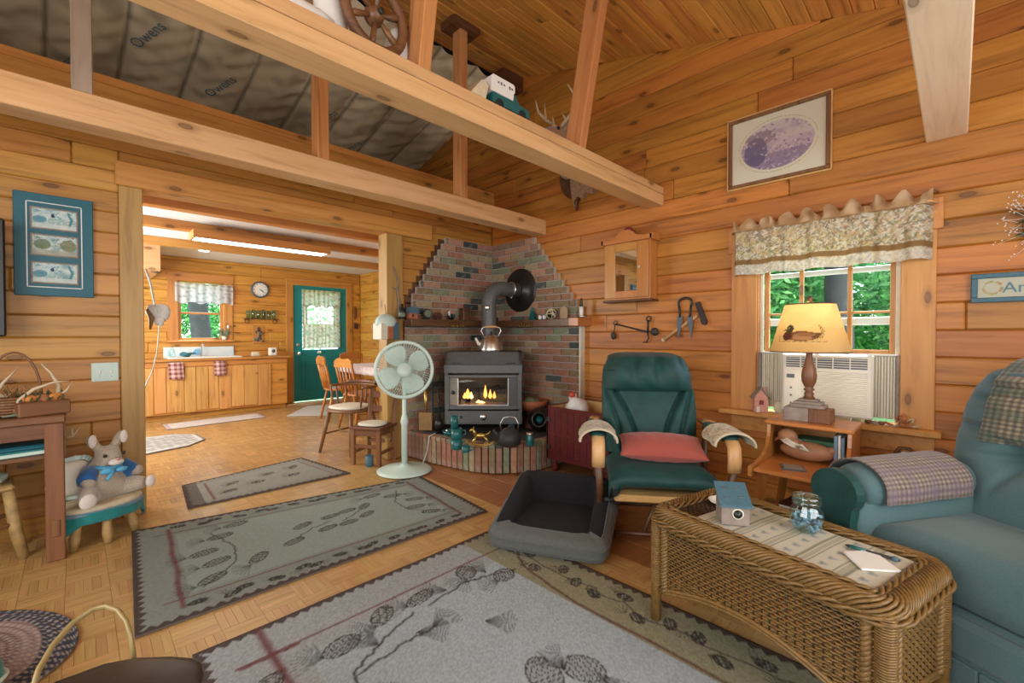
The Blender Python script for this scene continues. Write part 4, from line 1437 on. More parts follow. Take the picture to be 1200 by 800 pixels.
# firebox lining, logs and flames
MB().box(-wS / 2 + 0.04, wS / 2 - 0.04, dS / 2 - 0.06, dS / 2 - 0.03, zd0, zd1, 0.0).box(-wS / 2 + 0.04, wS / 2 - 0.04, -dS / 2 + 0.03, dS / 2 - 0.06, zd0 + 0.02, zd0 + 0.04, 0.0).build('firebox_lining', 'mortar_dark', sv)
for (a, b, r_) in (((-0.22, 0.0, 0.32), (0.22, -0.06, 0.31), 0.045), ((-0.18, 0.07, 0.34), (0.2, 0.12, 0.35), 0.05), ((-0.12, -0.1, 0.31), (0.14, 0.05, 0.41), 0.035)):
    MB().tube([V(a), (V(a) + V(b)) / 2 + V((0, 0, 0.01)), V(b)], [r_, r_ * 1.05, r_ * 0.95], 10).build('log', 'bark', sv)


def flame(x, y, z, h, r_, m_):
    MB().lathe([(0.002, 0), (r_, h * 0.2), (r_ * 0.85, h * 0.45), (r_ * 0.4, h * 0.75), (0.002, h)], 8, M.Translation(V((x, y, z)))).build('flame', m_, sv)


for x, y, h, r_, m_ in ((-0.16, -0.14, 0.10, 0.030, 'flame'), (-0.125, -0.15, 0.07, 0.022, 'ember'), (-0.19, -0.13, 0.06, 0.02, 'flame'), (0.06, -0.13, 0.09, 0.018, 'flame'), (0.10, -0.12, 0.07, 0.016, 'flame'), (-0.05, -0.17, 0.03, 0.03, 'ember'), (0.01, -0.1, 0.13, 0.018, 'flame'), (-0.02, -0.185, 0.022, 0.035, 'ember')):
    flame(x, y, 0.285 if h < 0.05 else 0.32, h, r_, m_)
# ash drawer, dial and legs
dw = MB().box(-wS / 2 + 0.01, wS / 2 - 0.01, -dS / 2 - 0.014, -dS / 2 + 0.01, Zb, zd0 - 0.012, 0.003).build('ash_drawer', 'stove_grey', sv)
MB().box(-wS / 2 + 0.05, wS / 2 - 0.05, -dS / 2 - 0.02, -dS / 2 - 0.012, Zb + 0.012, zd0 - 0.028, 0.003).build('drawer_face', 'stove_grey', dw)
MB().lathe([(0.032, 0), (0.030, 0.012), (0.012, 0.018)], 18, rotT('X', PI / 2, (0.0, -dS / 2 - 0.018, 0.165))).build('dial', 'steel', dw)
MB().lathe([(0.014, 0), (0.010, 0.012)], 12, rotT('X', PI / 2, (-0.21, -dS / 2 - 0.018, 0.165))).build('knob', 'black', dw)
for a in (-1, 1):
    for b in (-1, 1):
        MB().box(a * 0.27 - 0.03, a * 0.27 + 0.03, b * 0.19 - 0.03, b * 0.19 + 0.03, 0, Zb + 0.005, 0.004).build('leg', 'iron', sv)

# ---- flue pipe
fp = thing('stove_pipe', 'black elbow flue pipe rising from stove into brick with round plate', 'pipe', (0, 0, 0))
pc = V((3.03, 3.40, 0))
f1 = at(608, 340, X=XR - 0.075)
zf = f1.z
hub = V((XR - 0.075, f1.y, zf))
d_ = (hub - V((pc.x, pc.y, zf)))
d_.z = 0
d_.normalize()
pth = [V((pc.x, pc.y, HZ + 0.755)), V((pc.x, pc.y, 1.2)), V((pc.x, pc.y, zf - 0.16))]
for k in range(1, 9):
    a = PI / 2 * k / 8
    pth.append(V((pc.x, pc.y, zf - 0.16)) + d_ * (0.16 * (1 - math.cos(a))) + V((0, 0, 0.16 * math.sin(a))))
pth.append(hub + V((0.01, 0, 0)))
MB().tube(pth, 0.076, 22).build('pipe', 'stove_grey', fp)
Tf = M.Translation(hub + V((0.022, 0, 0))) @ M.Rotation(-PI / 2, 4, 'Y')
MB().lathe([(0.235, 0.0), (0.235, 0.006), (0.215, 0.012), (0.10, 0.014), (0.09, 0.05), (0.076, 0.05)], 36, Tf).build('wall_plate', 'black', fp)
Tc = M.Translation(hub + V((-0.10, 0, 0)) - d_ * 0.0) @ d_.to_track_quat('Z', 'Y').to_matrix().to_4x4()
MB().lathe([(0.076, -0.012), (0.084, -0.012), (0.084, 0.012), (0.076, 0.012)], 24, M.Translation(hub - d_ * 0.10) @ d_.to_track_quat('Z', 'Y').to_matrix().to_4x4()).build('clamp_ring', 'steel', fp)
MB().sup(hub - d_ * 0.10 + V((-0.02, -0.02, -0.088)), (0.012, 0.012, 0.012), nu=10, nv=6).build('clamp_screw', 'steel', fp)
tg = (V((0, 0, 0)) - V((pc.x, pc.y, 0))).normalized()
side = V((tg.y, -tg.x, 0))
MB().lathe([(0.026, 0), (0.026, 0.008), (0.008, 0.010)], 18, M.Translation(V((pc.x, pc.y, 1.475)) + tg * 0.074 + side * 0.018) @ tg.to_track_quat('Z', 'Y').to_matrix().to_4x4()).build('thermometer', 'steel', fp)

# ---- kettle on the stove
kp = V((2.915, 3.24, HZ + 0.772))
kt = thing('kettle', 'polished steel kettle with pale wood grip standing on the stove top', 'kettle', kp, face(-0.7, -0.7))
kt.scale = (1.1, 1.1, 1.1)
MB().lathe([(0.10, 0), (0.108, 0.012), (0.104, 0.03), (0.098, 0.07), (0.078, 0.115), (0.052, 0.14), (0.05, 0.146), (0.025, 0.152), (0.0, 0.153)], 26).build('body', 'steel', kt)
MB().lathe([(0.010, 0.150), (0.008, 0.160), (0.014, 0.172), (0.0, 0.180)], 12).build('lid_knob', 'black', kt)
MB().tube([V((-0.085, 0, 0.06)), V((-0.115, 0, 0.075)), V((-0.128, 0, 0.10)), V((-0.14, 0, 0.125))], [0.020, 0.016, 0.012, 0.010], 10).build('spout', 'offwhite', kt)
hd = [V((-0.062, 0, 0.13)), V((-0.078, 0, 0.165)), V((-0.09, 0, 0.19)), V((-0.075, 0, 0.215)), V((-0.055, 0, 0.222)), V((0.055, 0, 0.222)), V((0.075, 0, 0.215)), V((0.09, 0, 0.19)), V((0.078, 0, 0.165)), V((0.062, 0, 0.13))]
MB().tube(hd, 0.0045, 8).build('bail', 'steel', kt)
MB().tube([V((-0.052, 0, 0.222)), V((0, 0, 0.225)), V((0.052, 0, 0.222))], [0.009, 0.011, 0.009], 10).build('grip', 'oak_pale', kt)

# ---- cast iron kettle on the hearth
HT = HZ
kp = at(597, 520, Z=HZ)
kp = at(597, 505, D=3.74)
kt = thing('iron_kettle', 'black cast iron kettle with bail handle on the hearth edge', 'kettle', (kp.x, kp.y, HT), face(-0.7, -0.7))
MB().lathe([(0.075, 0), (0.098, 0.02), (0.102, 0.06), (0.090, 0.105), (0.058, 0.132), (0.05, 0.140), (0.028, 0.150), (0.0, 0.152)], 22).build('body', 'iron', kt)
MB().lathe([(0.012, 0.15), (0.012, 0.165), (0, 0.17)], 10).build('lid_knob', 'iron', kt)
MB().tube([V((-0.08, 0, 0.075)), V((-0.115, 0, 0.10)), V((-0.135, 0, 0.135))], [0.022, 0.016, 0.011], 10).build('spout', 'iron', kt)
MB().tube([V((-0.07, 0, 0.125)), V((-0.078, 0, 0.18)), V((-0.05, 0, 0.235)), V((0, 0, 0.245)), V((0.05, 0, 0.235)), V((0.078, 0, 0.18)), V((0.07, 0, 0.125))], 0.005, 8).build('bail', 'steel', kt)

# ---- brass rocking horse
hp_ = at(563, 512, D=3.72)
rh = thing('rocking_horse', 'small brass rocking horse ornament between mugs and iron kettle', 'ornament', (hp_.x, hp_.y, HT), face(-0.68, -0.73))
b_ = MB()
b_.sup((0, 0, 0.088), (0.048, 0.020, 0.022), nu=14, nv=8)
b_.tube([V((-0.035, 0, 0.095)), V((-0.055, 0, 0.125)), V((-0.062, 0, 0.142))], [0.019, 0.015, 0.012], 8)
b_.tube([V((-0.052, 0, 0.145)), V((-0.075, 0, 0.135)), V((-0.09, 0, 0.122))], [0.013, 0.012, 0.008], 8)
b_.tube([V((-0.056, 0.006, 0.150)), V((-0.054, 0.008, 0.166))], [0.004, 0.001], 6).tube([V((-0.056, -0.006, 0.150)), V((-0.054, -0.008, 0.166))], [0.004, 0.001], 6)
for sx, fx in ((-0.035, -0.075), (0.035, 0.08)):
    for sy in (-0.014, 0.014):
        b_.tube([V((sx, sy, 0.08)), V(((sx + fx) / 2, sy * 1.2, 0.052)), V((fx, sy * 1.4, 0.02))], [0.010, 0.007, 0.005], 7)
b_.tube([V((0.045, 0, 0.095)), V((0.07, 0, 0.105)), V((0.085, 0, 0.13))], [0.008, 0.006, 0.002], 7)
b_.build('horse', 'brass', rh)
for sy in (-0.022, 0.022):
    MB().tube([V((x, sy, 0.006 + 1.1 * x * x * 1.8)) for x in np.linspace(-0.12, 0.12, 11)], 0.005, 6).build('rocker', 'brass', rh)

# ---- stacked mugs
mp_ = at(535, 505, D=3.62)


def mug(name, label, x, y, z, rz, h=0.085, r_=0.045, mat='teal_glaze', group='teal stoneware mugs on the hearth', hz=0.0):
    t = thing(name, label, 'mug', (x, y, z), rz, group)
    MB().lathe([(r_ * 0.9, 0), (r_, 0.006), (r_, h), (r_ - 0.005, h), (r_ - 0.006, 0.012), (0, 0.010)], 20, caps=(True, False)).build('cup', mat, t)
    MB().tube([V((r_ - 0.003, 0, h * 0.8)), V((r_ + 0.025, 0, h * 0.75)), V((r_ + 0.03, 0, h * 0.4)), V((r_ - 0.003, 0, h * 0.22))], 0.006, 8).build('handle', mat, t)
    return t


mug('mug', 'teal stoneware mug at the foot of the stack by stove', mp_.x, mp_.y, HT, SA - 0.3)
mug('mug', 'teal stoneware mug stacked second, holding up the plain beaker', mp_.x, mp_.y, HT + 0.087, SA + 0.2)
mug('mug', 'small teal cup standing in front of the mug stack', mp_.x - 0.005, mp_.y - 0.125, HT, SA, 0.05, 0.032)
t = thing('beaker', 'tall teal beaker without handle on top of mug stack', 'cup', (mp_.x - 0.012, mp_.y + 0.012, HT + 0.1735), 0, 'teal stoneware mugs on the hearth')
MB().lathe([(0.030, 0), (0.032, 0.1), (0.027, 0.1), (0.026, 0.01), (0, 0.01)], 18, caps=(True, False)).build('cup', 'teal_glaze', t)

# ---- bowl, bean pot and jar right of the stove
p = at(626, 488, D=3.93)
bp = thing('bean_pot', 'round dark glazed pot lying on its side by red chest', 'pot', (3.14, 2.80, HT), face(-0.8, -0.6))
Tp = rotT('X', PI / 2 - 0.15, (0, 0.07, 0.118))
MB().lathe([(0.05, -0.12), (0.10, -0.10), (0.118, -0.02), (0.11, 0.05), (0.075, 0.10), (0.07, 0.12), (0.058, 0.12), (0.06, 0.08), (0.0, 0.04)], 22, Tp, caps=(True, False)).build('body', 'black', bp)
MB().lathe([(0.03, 0.045), (0.032, 0.075), (0.0, 0.08)], 14, Tp).build('plug', 'teal_glaze', bp)
p = at(619, 510, D=3.72)
jr = thing('canning_jar', 'small greenish glass jar on hearth beside iron kettle', 'jar', (p.x + 0.02, p.y, HT), 0)
MB().lathe([(0.033, 0), (0.036, 0.01), (0.036, 0.075), (0.028, 0.09), (0.028, 0.105), (0.0, 0.106)], 16).build('glass_body', 'teal_glaze', jr)
MB().lathe([(0.030, 0.092), (0.030, 0.110), (0, 0.112)], 16).build('lid', 'steel', jr)
# planter bowl on a low stand behind
pl = thing('planter_bowl', 'wide terracotta bowl with pale moss on the brick ledge by chest', 'planter', (3.26, 3.01, HT))
MB().lathe([(0.07, 0), (0.08, 0.02), (0.05, 0.08), (0.05, 0.15), (0.06, 0.17)], 18).build('stand', 'dark_wood', pl)
MB().lathe([(0.07, 0.17), (0.15, 0.24), (0.165, 0.285), (0.155, 0.285), (0.14, 0.25), (0.0, 0.245)], 24, caps=(True, False)).build('bowl', 'terracotta', pl)
MB().sup((0, 0, 0.27), (0.10, 0.08, 0.045), nu=16, nv=8, wob=0.4).build('moss', 'leaf_sage', pl)

# ---- fireplace brush and shovel set
ft = thing('fireside_tools', 'brass tipped hearth brush and shovel hanging from short iron stand', 'fire tools', (2.44, 3.56, HT), face(-0.7, -0.7))
MB().lathe([(0.09, 0), (0.09, 0.012), (0.02, 0.02), (0.012, 0.03), (0.012, 0.46), (0.0, 0.47)], 14).build('stand', 'iron', ft)
MB().tube([V((-0.09, -0.02, 0.42)), V((0.09, -0.02, 0.42))], 0.008, 8).build('crossbar', 'iron', ft)
MB().tube([V((-0.055, -0.05, 0.42)), V((-0.05, -0.055, 0.30)), V((-0.05, -0.055, 0.20))], [0.018, 0.016, 0.007], 10).build('shovel_handle', 'brass', ft)
MB().box(-0.115, 0.01, -0.075, -0.062, 0.03, 0.20, 0.004).build('shovel_pan', 'gold_dark', ft)
MB().tube([V((0.065, -0.05, 0.42)), V((0.07, -0.05, 0.15))], 0.007, 8).build('brush_handle', 'iron', ft)
MB().lathe([(0.02, 0.15), (0.04, 0.10), (0.045, 0.04), (0.0, 0.04)], 14, M.Translation(V((0.07, -0.05, 0)))).build('brush_head', 'black', ft)
# dish with decorations on the hearth end
dd = thing('trinket_dish', 'small dark dish of trinkets on hearth end behind the fan', 'dish', (2.46, 3.30, HT))
MB().lathe([(0.03, 0), (0.06, 0.02), (0.075, 0.05), (0.07, 0.05), (0.05, 0.025), (0, 0.02)], 16, caps=(True, False)).build('bowl', 'teal_glaze', dd)
for k in range(7):
    MB().sup((0.03 * math.cos(k * 0.9), 0.03 * math.sin(k * 0.9), 0.05), (0.016, 0.016, 0.016), nu=8, nv=6).build('trinket', ('steel', 'teal_glaze', 'leaf_green')[k % 3], dd)

# ---- things along the mantel
ZT = ZM1


def on_left(px, off=0.13):
    p_ = at(px, 370, Y=YL - off)
    return V((p_.x, p_.y, ZT))


def on_right(px, off=0.13):
    p_ = at(px, 370, X=XR - off)
    return V((p_.x, p_.y, ZT))


t = thing('bottle', 'dark green glass bottle at outer end of mantel by post', 'bottle', on_left(469) + V((0.02, 0, 0)))
MB().lathe([(0.03, 0), (0.034, 0.01), (0.034, 0.06), (0.03, 0.09), (0.012, 0.115), (0.012, 0.14), (0.0, 0.142)], 16).build('glass_body', 'black', t)
MB().lathe([(0.0345, 0.02), (0.0345, 0.055)], 16, caps=(False, False)).build('label', 'leaf_sage', t)
t = thing('toy_house', 'little house with blue roof and red walls on mantel', 'ornament', on_left(483), 0)
MB().box(-0.045, 0.045, -0.03, 0.03, 0, 0.06).build('wall', 'terracotta', t)
MB().prism([(-0.055, 0.055), (0.055, 0.055), (0.04, 0.115), (-0.04, 0.115)], -0.04, 0.04).build('roof', 'slate_blue', t)
MB().box(-0.02, 0.0, -0.034, -0.029, 0.02, 0.045).build('window', 'black', t)
t = thing('pocket_clock', 'round pale faced desk clock on mantel beside toy house', 'clock', on_left(500), 0)
MB().lathe([(0.048, 0), (0.05, 0.01), (0.045, 0.025), (0.0, 0.026)], 24, rotT('X', PI / 2 - 0.15, (0, 0, 0.055))).build('case', 'iron', t)
MB().lathe([(0.038, 0.0265), (0.0, 0.028)], 24, rotT('X', PI / 2 - 0.15, (0, 0, 0.055)), caps=(False, False)).build('dial', 'leaf_sage', t)
MB().box(-0.035, 0.035, -0.02, 0.03, 0, 0.012).build('foot', 'iron', t)
t = thing('pine_cone', 'dark pine cone lying on mantel right of the clock', 'pine cone', on_left(514), 0)
mb = MB()
for k in range(40):
    a, z_ = k * 2.4, k / 40
    r_ = 0.034 * math.sin(PI * (0.12 + 0.83 * z_))
    mb.sup((0.075 * (z_ - 0.5), r_ * math.cos(a), 0.036 + r_ * math.sin(a)), (0.010, 0.009, 0.009), nu=6, nv=4)
mb.build('scales', 'dark_wood', t)
t = thing('bird_ornament', 'black and white loon ornament on mantel beside dark box', 'ornament', on_left(529), 0.3)
MB().sup((0, 0, 0.035), (0.045, 0.025, 0.033), nu=14, nv=8).build('body', 'black', t)
MB().tube([V((-0.03, 0, 0.05)), V((-0.042, 0, 0.08)), V((-0.045, 0, 0.095))], [0.014, 0.011, 0.012], 8).build('neck', 'white', t)
MB().tube([V((-0.05, 0, 0.096)), V((-0.08, 0, 0.09))], [0.008, 0.001], 6).build('beak', 'black', t)
MB().sup((0.012, -0.022, 0.045), (0.025, 0.008, 0.018), nu=10, nv=6).build('wing', 'teal_glaze', t)
t = thing('tea_box', 'dark brown wooden box standing upright on mantel near pipe', 'box', on_left(545), 0)
MB().box(-0.045, 0.045, -0.035, 0.035, 0, 0.115).build('body', 'dark_wood', t)
MB().box(-0.050, 0.050, -0.040, 0.040, 0.115, 0.132).build('lid', 'dark_wood', t)
# right arm of the mantel
t = thing('tree_ornament', 'green ceramic pine tree ornament on mantel under the flue plate', 'ornament', on_right(624), -PI / 2)
MB().lathe([(0.042, 0), (0.024, 0.045), (0.034, 0.045), (0.018, 0.085), (0.026, 0.085), (0.0, 0.14)], 12).build('tiers', 'teal_glaze', t)
for k, px in enumerate((633, 638)):
    t = thing('cup', 'tiny white cup on the mantel, %s' % ('next to green tree' if k == 0 else 'next to twig ball'), 'cup', on_right(px), 0, 'tiny white mantel cups')
    MB().lathe([(0.014, 0), (0.020, 0.015), (0.020, 0.042), (0.016, 0.042), (0.014, 0.01), (0, 0.01)], 12, caps=(True, False)).build('bowl', 'white', t)
t = thing('twig_ball', 'checked black and white twig ball on mantel', 'ornament', on_right(646), 0)
mb = MB()
for k in range(9):
    q = Euler((k * 0.7, k * 1.1, k * 0.4)).to_matrix()
    mb.tube([q @ V((0.05 * math.cos(a), 0.05 * math.sin(a), 0)) + V((0, 0, 0.054)) for a in np.linspace(0, 2 * PI, 17)[:-1]], 0.004, 5, closed=True)
mb.build('twigs', 'straw', t)
MB().sup((0, 0, 0.054), (0.043, 0.043, 0.043), nu=14, nv=8).build('core', 'black', t)
t = thing('card', 'small tan notched wooden tag leaning on mantel brick', 'ornament', on_right(661, 0.10), -PI / 2)
MB().prism([(-0.045, 0), (0.045, 0), (0.045, 0.10), (0.02, 0.125), (-0.02, 0.125), (-0.045, 0.10)], -0.006, 0.006).build('board', 'gold_dark', t)
t = thing('chamber_candle', 'white candle stub with dark wick holder in pewter dish at mantel end', 'candle', V((XR - 0.10, 2.495, ZM1 + 0.006)), 0)
MB().lathe([(0.02, 0), (0.045, 0.004), (0.05, 0.02), (0.046, 0.02), (0.03, 0.008), (0, 0.008)], 18, caps=(True, False)).build('dish', 'steel', t)
MB().lathe([(0.019, 0.006), (0.019, 0.105), (0.0, 0.107)], 14).build('candle', 'white', t)
MB().lathe([(0.014, 0.107), (0.017, 0.125), (0.010, 0.16), (0.013, 0.18), (0.0, 0.19)], 12).build('snuffer', 'iron', t)
MB().tube([V((-0.048, 0, 0.012)), V((-0.075, 0, 0.03)), V((-0.07, 0, 0.05)), V((-0.045, 0, 0.045))], 0.004, 6).build('ring_handle', 'iron', t)

# ================================================================== seating side of the room
# ---- green glider rocker
RA = face(-0.80, -0.60)
rk = thing('rocking_chair', 'dark green velour rocking chair on curved dark runners', 'chair', (2.53, 1.295, 0), RA)
rk.scale = (1.08, 1.04, 1.03)


def bent(w_, fn, nu=28, nv=16, depth=0.1, mat='velour_green', name='cushion', parent=None, back=True):
    mb = MB()
    mb.sheet(fn, nu, nv)
    return mb.build(name, mat, parent)


# back: local x right, y back, z up; leaning
def rock_back(u, v):
    """front face of the backrest with its sewn channels and puffed headrest"""
    x = (u - 0.5) * 2
    zz = v
    half = 0.265 + 0.02 * math.sin(PI * min(1, zz * 1.1)) - 0.035 * max(0, zz - 0.86) / 0.14
    edge = (1 - abs(x) ** 7)
    puff = 0.055 * edge
    if zz > 0.60:                                        # headrest pillow
        k = (zz - 0.60) / 0.40
        puff += 0.115 * math.sin(PI * min(1, k * 0.93 + 0.05)) ** 0.5 * edge
        puff -= 0.030 * abs(math.sin(x * 6.0 + 0.5 * math.sin(k * 3))) ** 6 * k
        puff += 0.014 * math.sin(x * 11 + k * 4) * k
    else:
        k = zz / 0.60
        c = 0.30 + 0.45 * k ** 2.2                        # curved seams
        d1 = abs(abs(x) - c)
        puff -= 0.042 * math.exp(-(d1 / 0.040) ** 2)
        c2 = 0.62 + 0.30 * k ** 2
        puff -= 0.036 * math.exp(-((abs(x) - c2) / 0.040) ** 2)
        puff += 0.02 * math.sin(PI * k)
        puff += 0.03 * (abs(x) > c)
    y = 0.24 + 0.17 * zz + 0.02 * x * x - puff - (0.0 if zz > 0.03 else 0.0)
    z = 0.40 + 0.655 * zz
    if zz > 0.93:
        y += 0.12 * ((zz - 0.93) / 0.07) ** 2
        z -= 0.015 * ((zz - 0.93) / 0.07) ** 2
    z -= 0.03 * abs(x) ** 6 * (1 if zz > 0.8 else 0)
    return (x * half, y, z)


MB().sheet(rock_back, 64, 60, thick=0.085, tdir=(0, 1, 0)).build('backrest', 'velour_green', rk)


def rock_seat(u, v):
    x = (u - 0.5) * 2
    half = 0.285 - 0.02 * v
    puff = 0.07 * (1 - abs(x) ** 6) * (1 - abs(2 * v - 1) ** 8)
    y = -0.30 + 0.62 * v
    z = 0.345 + puff + 0.025 * (1 - v) - 0.01 * math.cos(v * 14) * 0.3
    return (x * half, y, z)


MB().sheet(rock_seat, 32, 28, thick=0.09).build('seat', 'velour_green', rk)
MB().box(-0.25, 0.25, -0.25, 0.30, 0.245, 0.285, 0.008).build('seat_frame', 'oak_pale', rk)
for s_ in (-1, 1):
    X_ = s_ * 0.335
    arm = MB().tube([V((X_, 0.30, 0.60)), V((X_, 0.15, 0.615)), V((X_, -0.10, 0.61)), V((X_, -0.22, 0.595)), V((X_, -0.262, 0.565)), V((X_, -0.27, 0.50)), V((X_, -0.262, 0.44))], [0.034] * 7, 10, flat=0.6).build('arm', 'oak_pale', rk)
    MB().tube([V((X_, -0.262, 0.45)), V((X_ * 0.97, -0.22, 0.30)), V((X_ * 0.95, -0.18, 0.05))], 0.018, 8).build('arm_post', 'dark_wood', rk)
    MB().tube([V((X_, 0.26, 0.60)), V((X_ * 0.97, 0.24, 0.35)), V((X_ * 0.95, 0.22, 0.06))], 0.018, 8).build('arm_post', 'dark_wood', rk)
    MB().sup((X_, -0.02, 0.605), (0.052, 0.22, 0.030), 0.7, 0.6, 20, 10).build('arm_pad', 'velour_green', rk)
    run = [V((s_ * 0.305, y_, 0.017 + 0.22 * max(0, abs(y_) - 0.0) ** 2.2)) for y_ in np.linspace(-0.36, 0.40, 15)]
    MB().tube(run, 0.020, 8, flat=1.2).build('runner', 'dark_wood', rk)
for y_ in (-0.20, 0.24):
    MB().tube([V((-0.31, y_, 0.055)), V((0.31, y_, 0.055))], 0.014, 8).build('stretcher', 'dark_wood', rk)
MB().tube([V((-0.30, -0.22, 0.245)), V((-0.1, -0.05, 0.20)), V((0.1, -0.05, 0.2)), V((0.30, -0.22, 0.245))], 0.012, 8).build('spring_bar', 'iron', rk)
MB().tube([V((-0.02, -0.16, 0.24)), V((-0.10, -0.2, 0.05))], 0.012, 8).build('brace', 'dark_wood', rk)
MB().tube([V((0.12, -0.16, 0.24)), V((0.20, -0.2, 0.05))], 0.012, 8).build('brace', 'dark_wood', rk)

# arm covers draped over the rocker arms (their own things), in the rocker's frame
Rm = M.Translation(V((2.53, 1.295, 0))) @ M.Rotation(RA, 4, 'Z') @ M.Diagonal((1.08, 1.04, 1.03, 1))


def drape_cover(sx, label, gap):
    cv = Canvas(0.30, 0.26, 0.006, (0.56, 0.50, 0.36))
    cv.flecks([(0.16, 0.20, 0.12), (0.44, 0.20, 0.15), (0.64, 0.58, 0.42), (0.24, 0.27, 0.2)], 0.45, 2)
    e_ = np.minimum(np.minimum(cv.x, 0.30 - cv.x), np.minimum(cv.y, 0.26 - cv.y))
    cv.put(e_ < 0.018, (0.60, 0.52, 0.36))

    def fn(x, y):
        a = (x / 0.30 - 0.5) * 3.3
        r_ = 0.088 + 0.004 * np.sin(y * 40)
        return sx + r_ * np.sin(a) * 1.12, y - 0.285, 0.582 + 0.072 * np.cos(a) + 0.02 * 0
    o_ = painted('arm_cover', cv, fn, 'fabric', None, thick=0.010, back=(0.5, 0.45, 0.33))
    o_.matrix_world = Rm
    return tag(o_, label, 'arm cover', 'floral covers on the rocker arms')


drape_cover(-0.335, 'floral quilted cover draped on rocker arm by the red chest', 0)
drape_cover(0.335, 'floral quilted cover draped on rocker arm by the end table', 0)
pc_ = MB()


def pillow(u, v, s_):
    a, b = 2 * u - 1, 2 * v - 1
    k = max(0.0, (1 - a * a) * (1 - b * b))
    px = 1 - 0.05 * (1 - b * b) * abs(a) ** 3
    py = 1 - 0.10 * (1 - a * a) * abs(b) ** 3
    return (a * 0.225 * px, b * 0.125 * py, s_ * (0.066 * k ** 0.42 + 0.003 * math.sin(a * 17 + b * 5) * k))


pc_.sheet(lambda u, v: pillow(u, v, 1), 36, 24).sheet(lambda u, v: pillow(1 - u, v, -1), 36, 24)
o = pc_.build('cushion', 'pillow_red', None)
o.matrix_world = Rm @ M.Translation(V((0.015, -0.075, 0.515))) @ M.Rotation(0.25, 4, 'X') @ M.Rotation(-0.05, 4, 'Z')
tag(o, 'brick red rectangular cushion lying on the green rocking chair seat', 'cushion')

# ---- red chest with open top
ch = thing('storage_chest', 'dark red panelled wooden chest with open top beside the hearth', 'chest', (2.94, 2.54, 0))
cw, cd, c0, c1 = 0.66, 0.50, 0.115, 0.575
B = lambda n, *a, m='red_wood', ch_=0.004: MB().box(*a, ch_).build(n, m, ch)
for k in range(9):
    yk = -0.03 - k * (cw - 0.06) / 9
    B('front_board', 0.005, 0.024, yk - (cw - 0.06) / 9 + 0.002, yk, c0 + 0.01, c1 - 0.004, ch_=0.002)
for k in range(3):
    B('front_rail', 0, 0.010, -cw + 0.03, -0.03, (c0, 0.325, c1 - 0.035)[k], (c0 + 0.035, 0.350, c1)[k], ch_=0.002)
for yk in (0, -cw + 0.03):
    B('stile', 0, 0.012, yk - 0.03, yk, c0, c1, ch_=0.002)
B('side_panel', 0.0, cd, -0.022, 0, c0, c1)
B('side_panel', 0.0, cd, -cw, -cw + 0.022, c0, c1)
B('back_panel', cd - 0.02, cd, -cw, 0, c0, c1 + 0.01)
B('inner_lining', 0.024, cd - 0.02, -0.036, -0.022, c0 + 0.02, c1 - 0.004, m='oak_pale')
B('inner_lining', cd - 0.034, cd - 0.02, -cw + 0.03, -0.036, c0 + 0.02, c1 + 0.008, m='oak_pale')
B('floor_board', 0.02, cd - 0.02, -cw + 0.02, -0.02, c0 + 0.01, c0 + 0.03, m='oak_pale')
for a in (0.03, cd - 0.06):
    for b in (-cw + 0.03, -0.09):
        MB().lathe([(0.02, 0), (0.032, 0.02), (0.03, 0.06), (0.018, 0.08), (0.03, c0)], 14, M.Translation(V((a + 0.02, b + 0.03, 0)))).build('foot', 'red_wood', ch)
for z_ in (0.20, 0.44):
    MB().box(-0.004, 0.004, -0.045, -0.005, z_, z_ + 0.04).build('corner_iron', 'iron', ch)
# carrier bag standing in the chest
bg_ = thing('plastic_bag', 'white plastic carrier bag with red print poking out of red chest', 'bag', (3.16, 2.36, c0 + 0.03))
mb = MB().sup((0, 0, 0.24), (0.10, 0.13, 0.245), 0.8, 0.9, 30, 22, wob=0.32, seed=4)
mb.sup((0.0, 0.05, 0.49), (0.03, 0.045, 0.05), 1, 1, 14, 8, wob=0.4, seed=6)
mb.build('bag', 'plastic_bag', bg_)
MB().sup((-0.025, 0.045, 0.52), (0.024, 0.03, 0.03), 1, 1, 12, 8, wob=0.3).build('red_print', 'label_red', bg_)

# ---- dog bed with raised bolsters
DA = math.atan2(-0.895, 0.445) + 0
ax_r = (V((1.905, 1.275, 0)) - V((1.645, 1.80, 0))).normalized()
ax_b = V((-ax_r.y, ax_r.x, 0))
db_o = (V((1.905, 1.275, 0)) + V((1.645, 1.80, 0))) / 2 + ax_b * 0.265
db = thing('dog_bed', 'grey bolstered dog bed with dark fleece lining on the rug edge', 'pet bed', (db_o.x, db_o.y, 0.016), math.atan2(ax_r.y, ax_r.x))
WB, DB = 0.645, 0.61


def bolster(u, v, hw=WB / 2, hd=DB / 2):
    """closed ring of bolster: u round the bed, v round the section; lower at the front"""
    th_ = 2 * PI * u
    pw = lambda a, e: math.copysign(abs(a) ** e, a)
    cx_, cy2 = pw(math.cos(th_), 0.20), pw(math.sin(th_), 0.20)
    front = max(0.0, -math.sin(th_)) ** 2 if abs(math.cos(th_)) < 0.85 else max(0.0, -math.sin(th_)) ** 2
    top = 0.285 - 0.165 * ((1 - cy2) / 2) ** 1.2 + 0.003 * math.sin(th_ * 9)
    r_in = 0.062
    ph = 2 * PI * v
    rr = (pw(math.cos(ph), 0.7) * r_in)
    zz = top / 2 + pw(math.sin(ph), 0.75) * top / 2
    bulge = 0.016 * math.sin(PI * min(1, zz / top)) - 0.014 * math.exp(-((zz - 0.06) / 0.010) ** 2) * (1 if math.cos(ph) > 0 else 0)
    k = 1 - (r_in - rr - bulge) / (hw)
    lean = 0.97 + 0.03 * (1 - zz / 0.3)
    return (cx_ * hw * k * lean, cy2 * hd * k * lean + 0.03 * zz, zz + 0.002)


